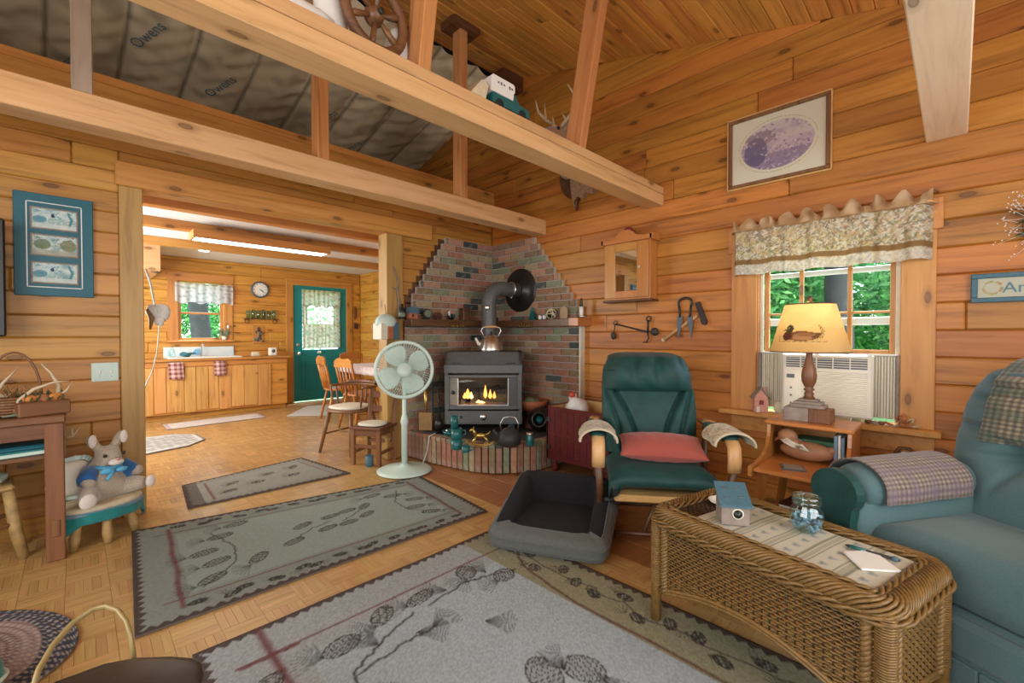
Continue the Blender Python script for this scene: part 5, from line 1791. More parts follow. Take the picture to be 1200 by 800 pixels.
def ring_mesh(fn, nu, nv):
    vs = [V(fn(i / nu, j / nv)) for i in range(nu) for j in range(nv)]
    fs = [(i * nv + j, ((i + 1) % nu) * nv + j, ((i + 1) % nu) * nv + (j + 1) % nv, i * nv + (j + 1) % nv) for i in range(nu) for j in range(nv)]
    return MB().add(vs, fs, 0, True)


bm_ = ring_mesh(bolster, 96, 32)
for q_ in range(len(bm_.f)):
    i_, j_ = q_ // 32, q_ % 32
    th_ = 2 * PI * (i_ + 0.5) / 96
    front_ = math.sin(th_) < -0.60
    if (9 <= j_ < 25) if front_ else (5 <= j_ < 25):
        bm_.mi[q_] = 1
bm_.build('bolster', ['bed_grey', 'bed_fleece'], db)
MB().sup((0, 0.0, 0.075), (WB / 2 - 0.06, DB / 2 - 0.06, 0.045), 0.5, 0.35, 36, 12).build('mattress', 'bed_fleece', db)
pp = []
for k in range(97):
    th_ = 2 * PI * k / 96
    pp.append(V(bolster(k / 96, 5 / 32 if math.sin(th_) > -0.6 else 9 / 32)) + V((0, 0, 0.002)))
pp2 = [V(bolster(k / 96, 0.03)) for k in range(96)]
MB().tube([p * 1.0 for p in pp2], 0.0045, 6, closed=True).tube(pp[:-1], 0.004, 6, closed=True).build('piping', 'bed_grey', db)

# ---- wicker table
wa, wb_, wc_, wd_ = V((1.735, 0.885, 0)), V((2.115, 0.825, 0)), V((1.96, 0.03, 0)), V((1.495, 0.055, 0))
ctr = (wa + wb_ + wc_ + wd_) / 4
xl = ((wd_ - wa) + (wc_ - wb_)).normalized()          # along the table, towards the window side recliner
WL, WW, WH = 0.775, 0.42, 0.475
wt = thing('wicker_table', 'honey brown woven wicker coffee table with braided rim', 'table', (ctr.x, ctr.y, 0.0), math.atan2(xl.y, xl.x))
# local: x along the length (to the photo's right), -y front
hx, hy = WL / 2, WW / 2


def strand(p, n_st, amp, ph, r_, mb, n=4):
    """a strand weaving in and out: p(t) -> point, outward normal"""
    pts = []
    m = n_st * 2
    for k in range(m + 1):
        q, nr = p(k / m)
        pts.append(q + nr * (amp if (k + ph) % 2 else -amp))
    mb.tube(pts, r_, n, caps=(False, False))


front_arch = lambda t: 0.20 + 0.115 * math.sin(PI * t) ** 0.8 if True else 0
for side, (P0, P1, nr, ns, arch) in {'front': (V((-hx + 0.02, -hy, 0)), V((hx - 0.02, -hy, 0)), V((0, -1, 0)), 28, 0.085), 'back': (V((hx - 0.02, hy, 0)), V((-hx + 0.02, hy, 0)), V((0, 1, 0)), 28, 0.085), 'end_a': (V((-hx, hy - 0.02, 0)), V((-hx, -hy + 0.02, 0)), V((-1, 0, 0)), 14, 0.03), 'end_b': (V((hx, -hy + 0.02, 0)), V((hx, hy - 0.02, 0)), V((1, 0, 0)), 14, 0.03)}.items():
    mb = MB()
    zt, zb = WH - 0.035, 0.150
    nrow = int((zt - zb) / 0.0105)
    for i in range(nrow):
        z_ = zb + (i + 0.5) * (zt - zb) / nrow
        # the lower edge arches up in the middle
        t0 = 0.0
        if arch and z_ < zb + arch:
            k = math.asin(min(1, ((z_ - zb) / arch))) / PI
            spans = [(0.0, k), (1 - k, 1.0)]
        else:
            spans = [(0.0, 1.0)]
        for a, b in spans:
            m = max(1, int(round(ns * (b - a))))
            if b - a < 0.03:
                continue
            strand(lambda t, a=a, b=b, z_=z_: (P0.lerp(P1, a + (b - a) * t) + V((0, 0, z_)), nr), m, 0.0036, i % 2, 0.0043, mb)
    o_ = mb.build('weave_panel', 'wicker', wt)
    o_['kind'] = 'stuff'
    mb = MB()
    for k in range(ns + 1):
        t = k / ns
        z0_ = zb + arch * math.sin(PI * t)
        q = P0.lerp(P1, t)
        mb.tube([q + V((0, 0, z0_)), q + V((0, 0, zt))], 0.0035, 4)
    o_ = mb.build('stakes', 'wicker_dark', wt)
    o_['kind'] = 'stuff'
    edge_ = [P0.lerp(P1, t) + V((0, 0, zb - 0.004 + arch * math.sin(PI * t))) + nr * 0.004 for t in np.linspace(0, 1, 22)]
    MB().tube(edge_, 0.0075, 7).tube([p - V((0, 0, 0.013)) for p in edge_], 0.006, 7).build('arch_cane', 'wicker', wt)
    MB().box(min(P0.x, P1.x) - (0 if nr.x == 0 else 0.0), max(P0.x, P1.x), min(P0.y, P1.y), max(P0.y, P1.y) + 0.001, zt - 0.11, zt, 0.0).build('backing', 'wicker_dark', wt) if False else None
# corner legs: posts wrapped in cane with braids beside them
for sx in (-1, 1):
    for sy in (-1, 1):
        cx_, cy2 = sx * (hx - 0.004), sy * (hy - 0.004)
        lg = MB().cyl(V((cx_ * 1.01, cy2 * 1.02, 0)), V((cx_, cy2, WH - 0.03)), 0.021, 0.021, 14).build('leg', 'wicker', wt)
        mb = MB()
        hel = [V((cx_ + 0.0235 * math.cos(a), cy2 + 0.0235 * math.sin(a), 0.16 + a / (2 * PI) * 0.0075)) for a in np.arange(0, 2 * PI * 38, 0.7)]
        mb.tube(hel, 0.0042, 4)
        mb.build('cane_wrap', 'wicker', lg)
        for dx, dy in ((-sx * 0.042, 0), (0, -sy * 0.042)):
            for ph in (0, PI * 2 / 3, PI * 4 / 3):
                br = [V((cx_ + dx + 0.010 * math.cos(a + ph) + (sx * 0.006 if dx == 0 else 0), cy2 + dy + 0.010 * math.sin(a + ph) + (sy * 0.006 if dy == 0 else 0), 0.15 + a * 0.0068)) for a in np.arange(0, (WH - 0.19) / 0.0068, 0.8)]
                MB().tube(br, 0.0075, 5).build('braid', 'wicker', lg)
# rolled rim: strands spiralling round the edge tube, plus plaits along it
cor = [(-hx, -hy), (hx, -hy), (hx, hy), (-hx, hy)]
path = []
rc = 0.055
for i, (x, y) in enumerate(cor):
    a0 = PI + i * PI / 2
    ccx, ccy = x - math.copysign(rc, x), y - math.copysign(rc, y)
    for k in range(7):
        a = a0 + PI / 2 * k / 6
        path.append(V((ccx + rc * math.cos(a), ccy + rc * math.sin(a), WH - 0.018)))
full = []
for i in range(len(path)):
    a, b = path[i], path[(i + 1) % len(path)]
    m = max(1, int((b - a).length / 0.012))
    for k in range(m):
        full.append(a.lerp(b, k / m))
mb = MB()
RR = 0.028
N_ = len(full)
for ph in range(12):
    pts = []
    for i, p in enumerate(full):
        t = (full[(i + 1) % N_] - full[i - 1]).normalized()
        nrm = V((t.y, -t.x, 0))
        a = i * 0.36 + ph * 2 * PI / 12
        pts.append(p + nrm * (RR * math.cos(a)) + V((0, 0, RR * math.sin(a))))
    mb.tube(pts, 0.0062, 5, closed=False)
for ph in range(3):
    for off, zo in ((-0.034, 0.020), (0.030, -0.022)):
        pts = []
        for i, p in enumerate(full):
            t = (full[(i + 1) % N_] - full[i - 1]).normalized()
            nrm = V((t.y, -t.x, 0))
            a = i * 0.55 + ph * 2 * PI / 3
            pts.append(p + nrm * (off + 0.009 * math.cos(a)) + V((0, 0, zo + 0.009 * math.sin(a))))
        mb.tube(pts, 0.0062, 5)
o_ = mb.build('braided_rim', 'wicker', wt)
o_['kind'] = 'stuff'
MB().tube(full, 0.023, 8, closed=True).build('rim_core', 'wicker_dark', wt)
mb = MB()
for k in range(int(WL / 0.0125)):
    x_ = -hx + 0.03 + k * 0.0125
    if x_ > hx - 0.03:
        break
    strand(lambda t, x_=x_: (V((x_, -hy + 0.02 + (2 * hy - 0.04) * t, WH - 0.008)), V((0, 0, 1))), 14, 0.003, k % 2, 0.0052, mb)
o_ = mb.build('top_weave', 'wicker_dark', wt)
o_['kind'] = 'stuff'
MB().box(-hx + 0.02, hx - 0.02, -hy + 0.02, hy - 0.02, WH - 0.022, WH - 0.014, 0.0).build('top_panel', 'wicker_dark', wt)
Wm = M.Translation(V((ctr.x, ctr.y, 0))) @ M.Rotation(math.atan2(xl.y, xl.x), 4, 'Z')
WZ = WH + 0.001
WTOP = WH - 0.002

# runner cloth on the table
cv = Canvas(0.62, 0.31, 0.005, (0.50, 0.47, 0.36))
for k in range(6):
    x_ = 0.035 + k * 0.108
    cv.rect(x_, x_ + 0.007, 0, 0.31, (0.20, 0.19, 0.12)).rect(x_ + 0.012, x_ + 0.028, 0, 0.31, (0.30, 0.28, 0.18), 0.8).rect(x_ + 0.033, x_ + 0.038, 0, 0.31, (0.20, 0.19, 0.12))
    for j in range(5):
        cv.ell(x_ + 0.075, 0.04 + j * 0.06, 0.014, 0.010, (0.28, 0.29, 0.33), 0.8, 0.6).ell(x_ + 0.068, 0.046 + j * 0.06, 0.012, 0.006, (0.16, 0.2, 0.15), 0.8, 2.0)
    for j in (0.0, 0.11, 0.21):
        cv.rect(x_ + 0.045, x_ + 0.105, j, j + 0.003, (0.4, 0.36, 0.26), 0.6)
o = painted('table_runner', cv, lambda x, y: (x - 0.24, y - 0.160, WTOP + 0.006 + 0.0015 * np.sin(x * 30) * np.sin(y * 25)), 'fabric', None, thick=0.004, back=(0.4, 0.38, 0.3))
o.matrix_world = Wm
tag(o, 'pale striped floral runner cloth lying along the wicker table top', 'table runner')
RZ = WTOP + 0.0085


def on_wick(x, y):
    return Wm @ V((x, y, RZ))


def wick_px(px, py):
    p_ = at(px, py, Z=RZ)
    return p_


# birdhouse box
p = wick_px(858, 610)
bh = thing('birdhouse', 'small weathered birdhouse with blue shingle roof on wicker table', 'birdhouse', (p.x, p.y, RZ), face(-0.78, -0.50))
MB().box(-0.049, 0.049, -0.045, 0.045, 0, 0.078, 0.002).build('box', 'barn_wood', bh)
MB().add([V((-0.057, -0.056, 0.070)), V((0.057, -0.056, 0.070)), V((0.057, 0.05, 0.128)), V((-0.057, 0.05, 0.128)), V((-0.057, -0.056, 0.078)), V((0.057, -0.056, 0.078)), V((0.057, 0.05, 0.136)), V((-0.057, 0.05, 0.136))], [(3, 2, 1, 0), (4, 5, 6, 7), (0, 1, 5, 4), (1, 2, 6, 5), (2, 3, 7, 6), (3, 0, 4, 7)]).build('roof', 'slate_blue', bh)
MB().prism([(-0.045, 0.075), (0.045, 0.075), (0.045, 0.076), (-0.045, 0.076)], -0.04, 0.04).build('ledge', 'barn_wood', bh)
MB().box(-0.045, 0.045, 0.030, 0.045, 0.07, 0.125, 0.001).build('back', 'barn_wood', bh)
MB().lathe([(0.021, 0), (0.021, 0.004), (0.017, 0.005)], 18, rotT('X', PI / 2, (0.008, -0.044, 0.045))).build('entrance_ring', 'offwhite', bh)
MB().lathe([(0.016, 0.004), (0.016, 0.0055), (0.0, 0.006)], 18, rotT('X', PI / 2, (0.008, -0.044, 0.045))).build('entrance', 'black', bh)
for a, b in ((-0.02, -0.02), (0.028, -0.015), (-0.025, 0.02), (0.02, 0.022)):
    zz = 0.078 + (b + 0.056) / 0.106 * 0.058
    MB().box(a - 0.012, a + 0.012, b - 0.004, b + 0.004, zz - 0.002, zz + 0.0015, 0.0005).build('shingle_notch', 'ac_grey', bh)
# lidded glass jar with glass beads
p = wick_px(945, 622)
gj = thing('glass_jar', 'round blue tinted clip-top jar of glass beads on wicker table', 'jar', (p.x, p.y, RZ), 0.4)
MB().lathe([(0.030, 0.001), (0.036, 0.004), (0.052, 0.03), (0.055, 0.055), (0.050, 0.080), (0.040, 0.094), (0.040, 0.102)], 30, caps=(True, False)).build('glass_body', 'jar_glass', gj)
mb = MB()
rr_ = random.Random(3)
for k in range(80):
    z_ = rr_.uniform(0.012, 0.070)
    rmax = 0.034 + 0.010 * math.sin(PI * z_ / 0.1)
    a, q = rr_.uniform(0, 2 * PI), rmax * math.sqrt(rr_.random())
    mb.sup((q * math.cos(a), q * math.sin(a), z_), (0.008, 0.008, 0.0065), nu=8, nv=5)
o_ = mb.build('beads', 'marble_beads', gj)
o_['kind'] = 'stuff'
MB().lathe([(0.043, 0.100), (0.046, 0.104), (0.046, 0.112), (0.043, 0.116)], 28, caps=(True, True)).build('seal', 'jar_glass', gj)
MB().lathe([(0.044, 0.116), (0.046, 0.120), (0.044, 0.132), (0.030, 0.137), (0.0, 0.138)], 28).build('lid', 'jar_glass', gj)
MB().tube([V((0.046, 0, 0.122)), V((0.060, 0, 0.115)), V((0.060, 0, 0.095)), V((0.050, 0, 0.085))], 0.0025, 6).build('clip', 'steel', gj)
# white card with pen
o = MB().add([at(*q, Z=RZ) + V((0, 0, dz)) for dz in (0.0, 0.004) for q in ((988, 650), (1030, 660), (1056, 673), (1003, 667))], [(0, 1, 2, 3), (7, 6, 5, 4), (0, 4, 5, 1), (1, 5, 6, 2), (2, 6, 7, 3), (3, 7, 4, 0)])
q4 = [at(*q, Z=RZ) for q in ((989, 648), (1022, 646), (1056, 671), (1010, 668))]
o = MB().add([p + V((0, 0, dz)) for dz in (0.0, 0.006) for p in q4], [(0, 1, 2, 3), (7, 6, 5, 4), (0, 4, 5, 1), (1, 5, 6, 2), (2, 6, 7, 3), (3, 7, 4, 0)]).build('note_pad', 'paper', None)
tag(o, 'blank white note pad lying slanted at the end of wicker table', 'note pad')
pn = thing('pen', 'slim dark pen with blue grip lying beside the white note pad', 'pen', at(1023, 650, Z=RZ) + V((0, 0, 0.006)))
pa, pb = at(990, 640, Z=RZ), at(1055, 659, Z=RZ)
d_ = (pb - pa).normalized()
L_ = (pb - pa).length
c_ = (pa + pb) / 2 - at(1023, 650, Z=RZ)
S_ = lambda t: V((c_.x, c_.y, 0)) + d_ * (t * L_)
MB().tube([S_(-0.5), S_(-0.44), S_(0.44), S_(0.5)], [0.001, 0.005, 0.005, 0.004], 8).build('barrel', 'iron', pn)
MB().tube([S_(-0.40), S_(-0.10)], 0.0058, 10).build('grip', 'teal_glaze', pn)
MB().tube([S_(0.36), S_(0.47)], 0.0062, 10).build('cap', 'slate_blue', pn)
# white dish by the birdhouse
p = wick_px(838, 588)
o = MB().lathe([(0.03, 0), (0.045, 0.008), (0.052, 0.016), (0.048, 0.016), (0.03, 0.006), (0, 0.006)], 22, caps=(True, False)).build('coaster_dish', 'white', None, (p.x + 0.015, p.y - 0.02, WTOP + 0.004))
tag(o, 'small white dish at the corner of wicker table behind birdhouse', 'dish')

# ---- magazine end table with lamp
et = thing('end_table', 'two tier maple end table with curved sides and splayed legs under window', 'table', (3.02, 0.585, 0), -PI / 2)
# local x: photo right (-y world), local y: towards the wall
EW = 0.365
B = lambda n, *a, m='maple', ch_=0.004: MB().box(*a, ch_).build(n, m, et)
zs, zt_ = 0.46, 0.675
B('top', -EW / 2 - 0.03, EW / 2 + 0.03, -0.135, 0.195, zt_, zt_ + 0.022, ch_=0.006)
B('shelf', -EW / 2, EW / 2, -0.43, 0.19, zs, zs + 0.02)
B('back', -EW / 2, EW / 2, 0.175, 0.19, zs, zt_)
for s_ in (-1, 1):
    x0_ = s_ * (EW / 2 + 0.009)
    pr = [(-0.455, zs - 0.02), (0.19, zs - 0.02), (0.19, zt_), (-0.11, zt_), (-0.125, zs + 0.14), (-0.16, zs + 0.085), (-0.24, zs + 0.050), (-0.36, zs + 0.032), (-0.455, zs + 0.032)]
    Tx = M(((0, 1, 0, 0), (1, 0, 0, 0), (0, 0, 1, 0), (0, 0, 0, 1)))
    MB().prism(pr, x0_ - 0.009, x0_ + 0.009, T=Tx).build('side_panel', 'maple', et)
for s_ in (-1, 1):
    for y_, yb in ((-0.34, -0.38), (0.13, 0.17)):
        MB().tube([V((s_ * (EW / 2 - 0.03), y_, zs)), V((s_ * (EW / 2 + 0.035), yb, 0.0))], [0.027, 0.019], 4, smooth=False).build('leg', 'maple_up', et)
B('lower_shelf', -EW / 2 + 0.02, EW / 2 - 0.02, -0.32, 0.14, 0.155, 0.175)
Em = M.Translation(V((3.02, 0.585, 0))) @ M.Rotation(-PI / 2, 4, 'Z')


def et_thing(name, label, cat, x, y, z, rz=0.0, group=None):
    p_ = Em @ V((x, y, z))
    return thing(name, label, cat, p_, -PI / 2 + rz, group)


# duck decoy in the cubby
t = et_thing('duck_decoy', 'carved brown duck decoy with ribbon lying in end table cubby', 'decoy', -0.02, -0.065, zs + 0.0215)
MB().sup((0.01, 0, 0.055), (0.135, 0.055, 0.054), 1, 1, 26, 14).tube([V((0.10, 0, 0.06)), V((0.15, 0, 0.085)), V((0.175, 0, 0.09))], [0.035, 0.018, 0.006], 10).build('body', 'duck_brown', t)
MB().sup((-0.085, 0.0, 0.125), (0.052, 0.042, 0.045), 1, 1, 20, 12).tube([V((-0.07, 0, 0.115)), V((-0.06, 0, 0.08))], [0.036, 0.045], 12).build('head', 'duck_brown', t)
MB().tube([V((-0.115, 0, 0.115)), V((-0.145, 0, 0.10)), V((-0.152, 0, 0.085))], [0.022, 0.016, 0.010], 10, flat=0.6).build('bill', 'duck_head', t)
mb = MB()
for k in range(3):
    mb.tube([V((-0.065 + 0.06 * math.cos(a) * 0.8 + k * 0.008, 0.055 * math.sin(a), 0.088 + k * 0.007 - 0.02 * math.cos(a))) for a in np.linspace(0, 2 * PI, 18)[:-1]], 0.008, 6, closed=True)
mb.tube([V((-0.03, -0.055, 0.085)), V((0.0, -0.075, 0.10)), V((0.03, -0.07, 0.075)), V((-0.01, -0.066, 0.08))], 0.008, 6)
mb.build('ribbon', 'cream_cloth', t)
# books behind and beside it
bx = 0.02
for k, (m_, h_, w_, lab) in enumerate((('book_maroon', 0.03, 0.20, 'maroon book at bottom of flat pile in end table cubby'), ('book_dark', 0.025, 0.21, 'dark book second in flat pile in end table cubby'), ('book_yellow', 0.022, 0.205, 'yellow spined book third up in end table pile'), ('book_green', 0.03, 0.215, 'green book on top of end table cubby pile'))):
    z_ = zs + 0.0215 + sum((0.0302, 0.0252, 0.0222)[:k]) + (0.068 if k >= 0 else 0) - 0.068
    t = et_thing('book', lab, 'book', bx, 0.075, z_, 0.04 * (k - 1), 'books in the end table cubby')
    MB().box(-w_ / 2, w_ / 2, -0.07, 0.07, 0.002, h_ - 0.002, 0.001).build('pages', 'paper', t)
    MB().box(-w_ / 2 - 0.003, w_ / 2 + 0.003, -0.073, -0.069, 0, h_, 0.001).box(-w_ / 2 - 0.003, w_ / 2 + 0.003, -0.073, 0.073, 0, 0.002, 0.0003).box(-w_ / 2 - 0.003, w_ / 2 + 0.003, -0.073, 0.073, h_ - 0.002, h_, 0.0003).build('cover', m_, t)
for k, (m_, h_, w_, lab) in enumerate((('book_blue', 0.165, 0.018, 'blue upright book nearest duck in end table cubby'), ('paper', 0.17, 0.012, 'thin white upright booklet between two blue books'), ('book_blue', 0.16, 0.016, 'blue upright book against side panel of end table'))):
    x_ = 0.118 + sum((0.019, 0.013)[:k])
    t = et_thing('book', lab, 'book', x_, -0.02, zs + 0.0215, 0, 'books in the end table cubby')
    MB().box(0.002, w_ - 0.002, -0.06, 0.06, 0.002, h_ - 0.003, 0.001).build('pages', 'paper', t)
    MB().box(0, w_, -0.064, -0.060, 0, h_, 0.0008).box(0, 0.002, -0.064, 0.062, 0, h_, 0.0003).box(w_ - 0.002, w_, -0.064, 0.062, 0, h_, 0.0003).build('cover', m_, t)
t = et_thing('coaster', 'square dark framed tile coaster on front shelf of end table', 'coaster', -0.03, -0.28, zs + 0.0205, 0.35)
MB().box(-0.055, 0.055, -0.055, 0.055, 0, 0.006, 0.001).build('frame', 'ac_grey', t)
MB().box(-0.042, 0.042, -0.042, 0.042, 0.006, 0.008, 0.0005).build('tile', 'barn_wood', t)
# magazines and bits below
for k, (m_, w_) in enumerate((('book_maroon', 0.24), ('book_dark', 0.22), ('duck_brown', 0.23), ('book_dark', 0.2))):
    t = et_thing('magazine', 'magazine in the pile under end table, %s from the floor shelf' % ('first', 'second', 'third', 'topmost')[k], 'magazine', -0.03 + 0.01 * k, -0.16, 0.1765 + k * 0.0205, 0.12 * (k % 3 - 1), 'magazines under the end table')
    MB().box(-w_ / 2, w_ / 2, -0.09, 0.09, 0, 0.004, 0.0006).box(-w_ / 2, w_ / 2, -0.09, 0.09, 0.016, 0.0195, 0.0006).build('cover', m_, t)
    MB().box(-w_ / 2 + 0.004, w_ / 2 - 0.004, -0.088, 0.086, 0.004, 0.016, 0.0006).build('pages', 'paper', t)
t = et_thing('shopping_bag', 'lime green gift bag standing on floor beside end table leg', 'bag', 0.245, -0.18, 0.0, 0.2)
MB().prism([(-0.05, 0), (0.05, 0), (0.055, 0.20), (-0.055, 0.20)], -0.04, 0.04).build('bag', 'lime_bag', t)
MB().tube([V((-0.025, -0.04, 0.2)), V((-0.02, -0.045, 0.25)), V((0.02, -0.045, 0.25)), V((0.025, -0.04, 0.2))], 0.003, 6).build('handle', 'straw', t)
t = et_thing('splayed_leg', 'orange splayed leg at end table side near floor', 'board', 0.30, -0.02, 0.0, 0)  # stands for the end table's splayed leg, added as its own piece
MB().add([V((0.0, -0.10, 0)), V((0.10, -0.10, 0)), V((-0.02, 0.0, 0.46)), V((-0.07, 0.0, 0.46)), V((0.0, -0.08, 0)), V((0.10, -0.08, 0)), V((-0.02, 0.02, 0.46)), V((-0.07, 0.02, 0.46))], [(0, 1, 2, 3), (7, 6, 5, 4), (0, 4, 5, 1), (1, 5, 6, 2), (2, 6, 7, 3), (3, 7, 4, 0)]).build('board', 'maple_up', t)
# small box the lamp stands on, and the lamp
zl = zt_ + 0.0225
t = et_thing('lamp_box', 'grey and brown wooden box under duck lamp on end table', 'box', -0.02, 0.02, zl)
MB().box(-0.115, 0.010, -0.065, 0.065, 0, 0.078, 0.003).build('left_half', 'barn_wood', t)
MB().box(0.010, 0.115, -0.066, 0.065, 0, 0.078, 0.003).build('carved_half', 'rustic', t)
lp = et_thing('table_lamp', 'turned wood table lamp with yellow shade printed with a swimming duck', 'lamp', -0.02, 0.02, zl + 0.0785)
MB().box(-0.085, 0.085, -0.055, 0.055, 0, 0.02, 0.004).box(-0.07, 0.07, -0.045, 0.045, 0.02, 0.035, 0.004).box(-0.05, 0.05, -0.035, 0.035, 0.035, 0.05, 0.005).build('base', 'barn_wood', lp)
MB().lathe([(0.034, 0.05), (0.022, 0.07), (0.026, 0.078), (0.018, 0.092), (0.028, 0.104), (0.02, 0.115), (0.026, 0.128), (0.036, 0.15), (0.039, 0.185), (0.034, 0.225), (0.022, 0.265), (0.016, 0.30), (0.018, 0.318), (0.012, 0.33), (0.012, 0.50)], 22).build('column', 'brown_wood', lp)
MB().sup((0, 0, 0.45), (0.028, 0.028, 0.04), nu=14, nv=10).build('bulb', 'offwhite', lp)
MB().tube([V((0.05, 0, 0.38)), V((0.055, 0, 0.5)), V((0.03, 0, 0.605)), V((0, 0, 0.622)), V((-0.03, 0, 0.605)), V((-0.055, 0, 0.5)), V((-0.05, 0, 0.38))], 0.0025, 6).build('harp', 'brass', lp)
MB().lathe([(0.004, 0.615), (0.013, 0.622), (0.015, 0.635), (0.008, 0.648), (0.0, 0.652)], 12).build('finial', 'dark_wood', lp)
# printed shade: a cone mapped from a painted canvas, the duck facing the room
cv = Canvas(1.10, 0.30, 0.0055, (0.68, 0.47, 0.20))
cv.put(cv.y > 0.15, (0.74, 0.55, 0.26), 0.7).blotch((0.60, 0.38, 0.15), 0.35, 40, 7, 0.5)
ox, oy = 0.50, 0.055


def duck(cv, ox, oy, s=1.0):
    E = lambda x, y, a, b, c, al=1.0, r_=0.0: cv.ell(ox + x * s, oy + y * s, a * s, b * s, c, al, r_)
    E(0.045, 0.035, 0.085, 0.030, (0.17, 0.075, 0.03))
    E(0.105, 0.040, 0.040, 0.012, (0.13, 0.06, 0.03), 1, 0.25)
    E(0.06, 0.042, 0.055, 0.012, (0.27, 0.13, 0.06), 0.9)
    E(0.05, 0.022, 0.05, 0.012, (0.42, 0.24, 0.11), 0.8)
    E(0.02, 0.030, 0.015, 0.014, (0.33, 0.2, 0.14), 0.7)
    E(-0.030, 0.036, 0.026, 0.030, (0.085, 0.028, 0.02))
    E(-0.020, 0.080, 0.023, 0.023, (0.045, 0.045, 0.028))
    E(-0.022, 0.062, 0.014, 0.02, (0.06, 0.04, 0.02))
    E(-0.045, 0.072, 0.020, 0.0055, (0.12, 0.09, 0.04), 1, 0.35)
    E(-0.026, 0.084, 0.004, 0.004, (0.5, 0.4, 0.2))
    for pts in ([(0.13, 0.02), (0.145, 0.06), (0.132, 0.10)], [(0.14, 0.02), (0.155, 0.065), (0.14, 0.095)], [(-0.075, 0.01), (-0.082, 0.035)], [(0.118, 0.01), (0.122, 0.03)]):
        cv.line([(ox + x * s, oy + y * s) for x, y in pts], 0.005, (0.10, 0.06, 0.02))
    for k in range(9):
        cv.line([(ox + (-0.08 + 0.028 * k) * s, oy + 0.002 * (k % 2)), (ox + (-0.062 + 0.028 * k) * s, oy + 0.002)], 0.004, (0.16, 0.10, 0.05), 0.7)


duck(cv, ox, oy + 0.01, 1.0)
zs0, zs1 = 0.325, 0.60


def shade(x, y):
    a = (x - 0.55) / 1.10 * 2 * PI - PI / 2
    k = y / 0.30
    r_ = 0.200 + (0.125 - 0.200) * k
    return r_ * np.cos(a), r_ * np.sin(a), zs0 + (zs1 - zs0) * k


painted('lamp_shade', cv, shade, 'sheer', lp, thick=0.0)
for z_, r_ in ((zs0, 0.2005), (zs1, 0.1255)):
    MB().tube([V((r_ * math.cos(a), r_ * math.sin(a), z_)) for a in np.linspace(0, 2 * PI, 41)[:-1]], 0.0035, 6, closed=True).build('shade_rim', 'dark_wood', lp)
MB().tube([V((-0.12, 0, zs1 - 0.002)), V((0.12, 0, zs1 - 0.002))], 0.002, 5).tube([V((0, -0.12, zs1 - 0.002)), V((0, 0.12, zs1 - 0.002))], 0.002, 5).build('spider', 'brass', lp)
ld = bpy.data.lights.new('lamp_bulb', 'POINT')
ld.energy, ld.color, ld.shadow_soft_size = 3.0, (1.0, 0.78, 0.45), 0.03
lo = bpy.data.objects.new('lamp_bulb', ld)
C.objects.link(lo)
lo.parent = lp
lo.location = (0, 0, 0.50)

# ---- big recliner beside the wicker table
QA = face(-0.86, 0.50)
rc_o = V((2.40, -0.275, 0))
rc_ = thing('recliner', 'large teal grey tufted recliner armchair with plaid throws', 'armchair', rc_o, QA)
# local: -y is the chair's front, +x is its left hand (away from the camera is -x)
HWD = 0.30


def rback(u, v):
    x = (u - 0.5) * 2
    z = 0.40 + 0.68 * v
    hw = 0.445 + 0.035 * math.sin(PI * v) - 0.070 * max(0, (v - 0.72) / 0.28) ** 2
    edge = (1 - abs(x) ** 5) ** 0.7
    p = 0.14 * edge * (0.8 + 0.2 * math.sin(PI * v))
    for zb in (0.58, 0.76, 0.88):                        # pull-in rows
        dep = 0.075 if zb == 0.58 else 0.055
        p -= dep * math.exp(-((v - zb) / 0.028) ** 2) * edge
    for bx_ in (-0.42, 0.42):
        d = math.hypot((x - bx_) / 0.16, (v - 0.43) / 0.085)
        p -= 0.095 * math.exp(-d * d)
        for a in np.linspace(0, 2 * PI, 7)[:-1]:
            dx_, dz_ = (x - bx_), (v - 0.43) * 1.6
            rr2 = math.hypot(dx_, dz_)
            if 0.02 < rr2 < 0.42:
                da = (math.atan2(dz_, dx_) - a + PI) % (2 * PI) - PI
                p -= 0.042 * math.exp(-(da * rr2 / 0.03) ** 2) * (1 - rr2 / 0.42)
    y = 0.20 + 0.20 * v - p
    if v > 0.92:
        y += 0.16 * ((v - 0.92) / 0.08) ** 2
        z -= 0.02 * ((v - 0.92) / 0.08) ** 2
    return (x * hw, y, z)


MB().sheet(rback, 72, 64, thick=0.16, tdir=(0, 1, 0)).build('backrest', 'recliner_teal', rc_)


def rseat(u, v):
    x = (u - 0.5) * 2
    y = -0.50 + 0.72 * v
    k = max(0, 1 - v / 0.16)
    z = 0.455 + 0.05 * (1 - abs(x) ** 4) * math.sin(PI * min(1, 0.25 + v)) - 0.16 * k ** 2.2
    yy = y - 0.03 * (1 - k) * 0 + 0.03 * k ** 3
    return (x * (HWD + 0.03), yy, z)


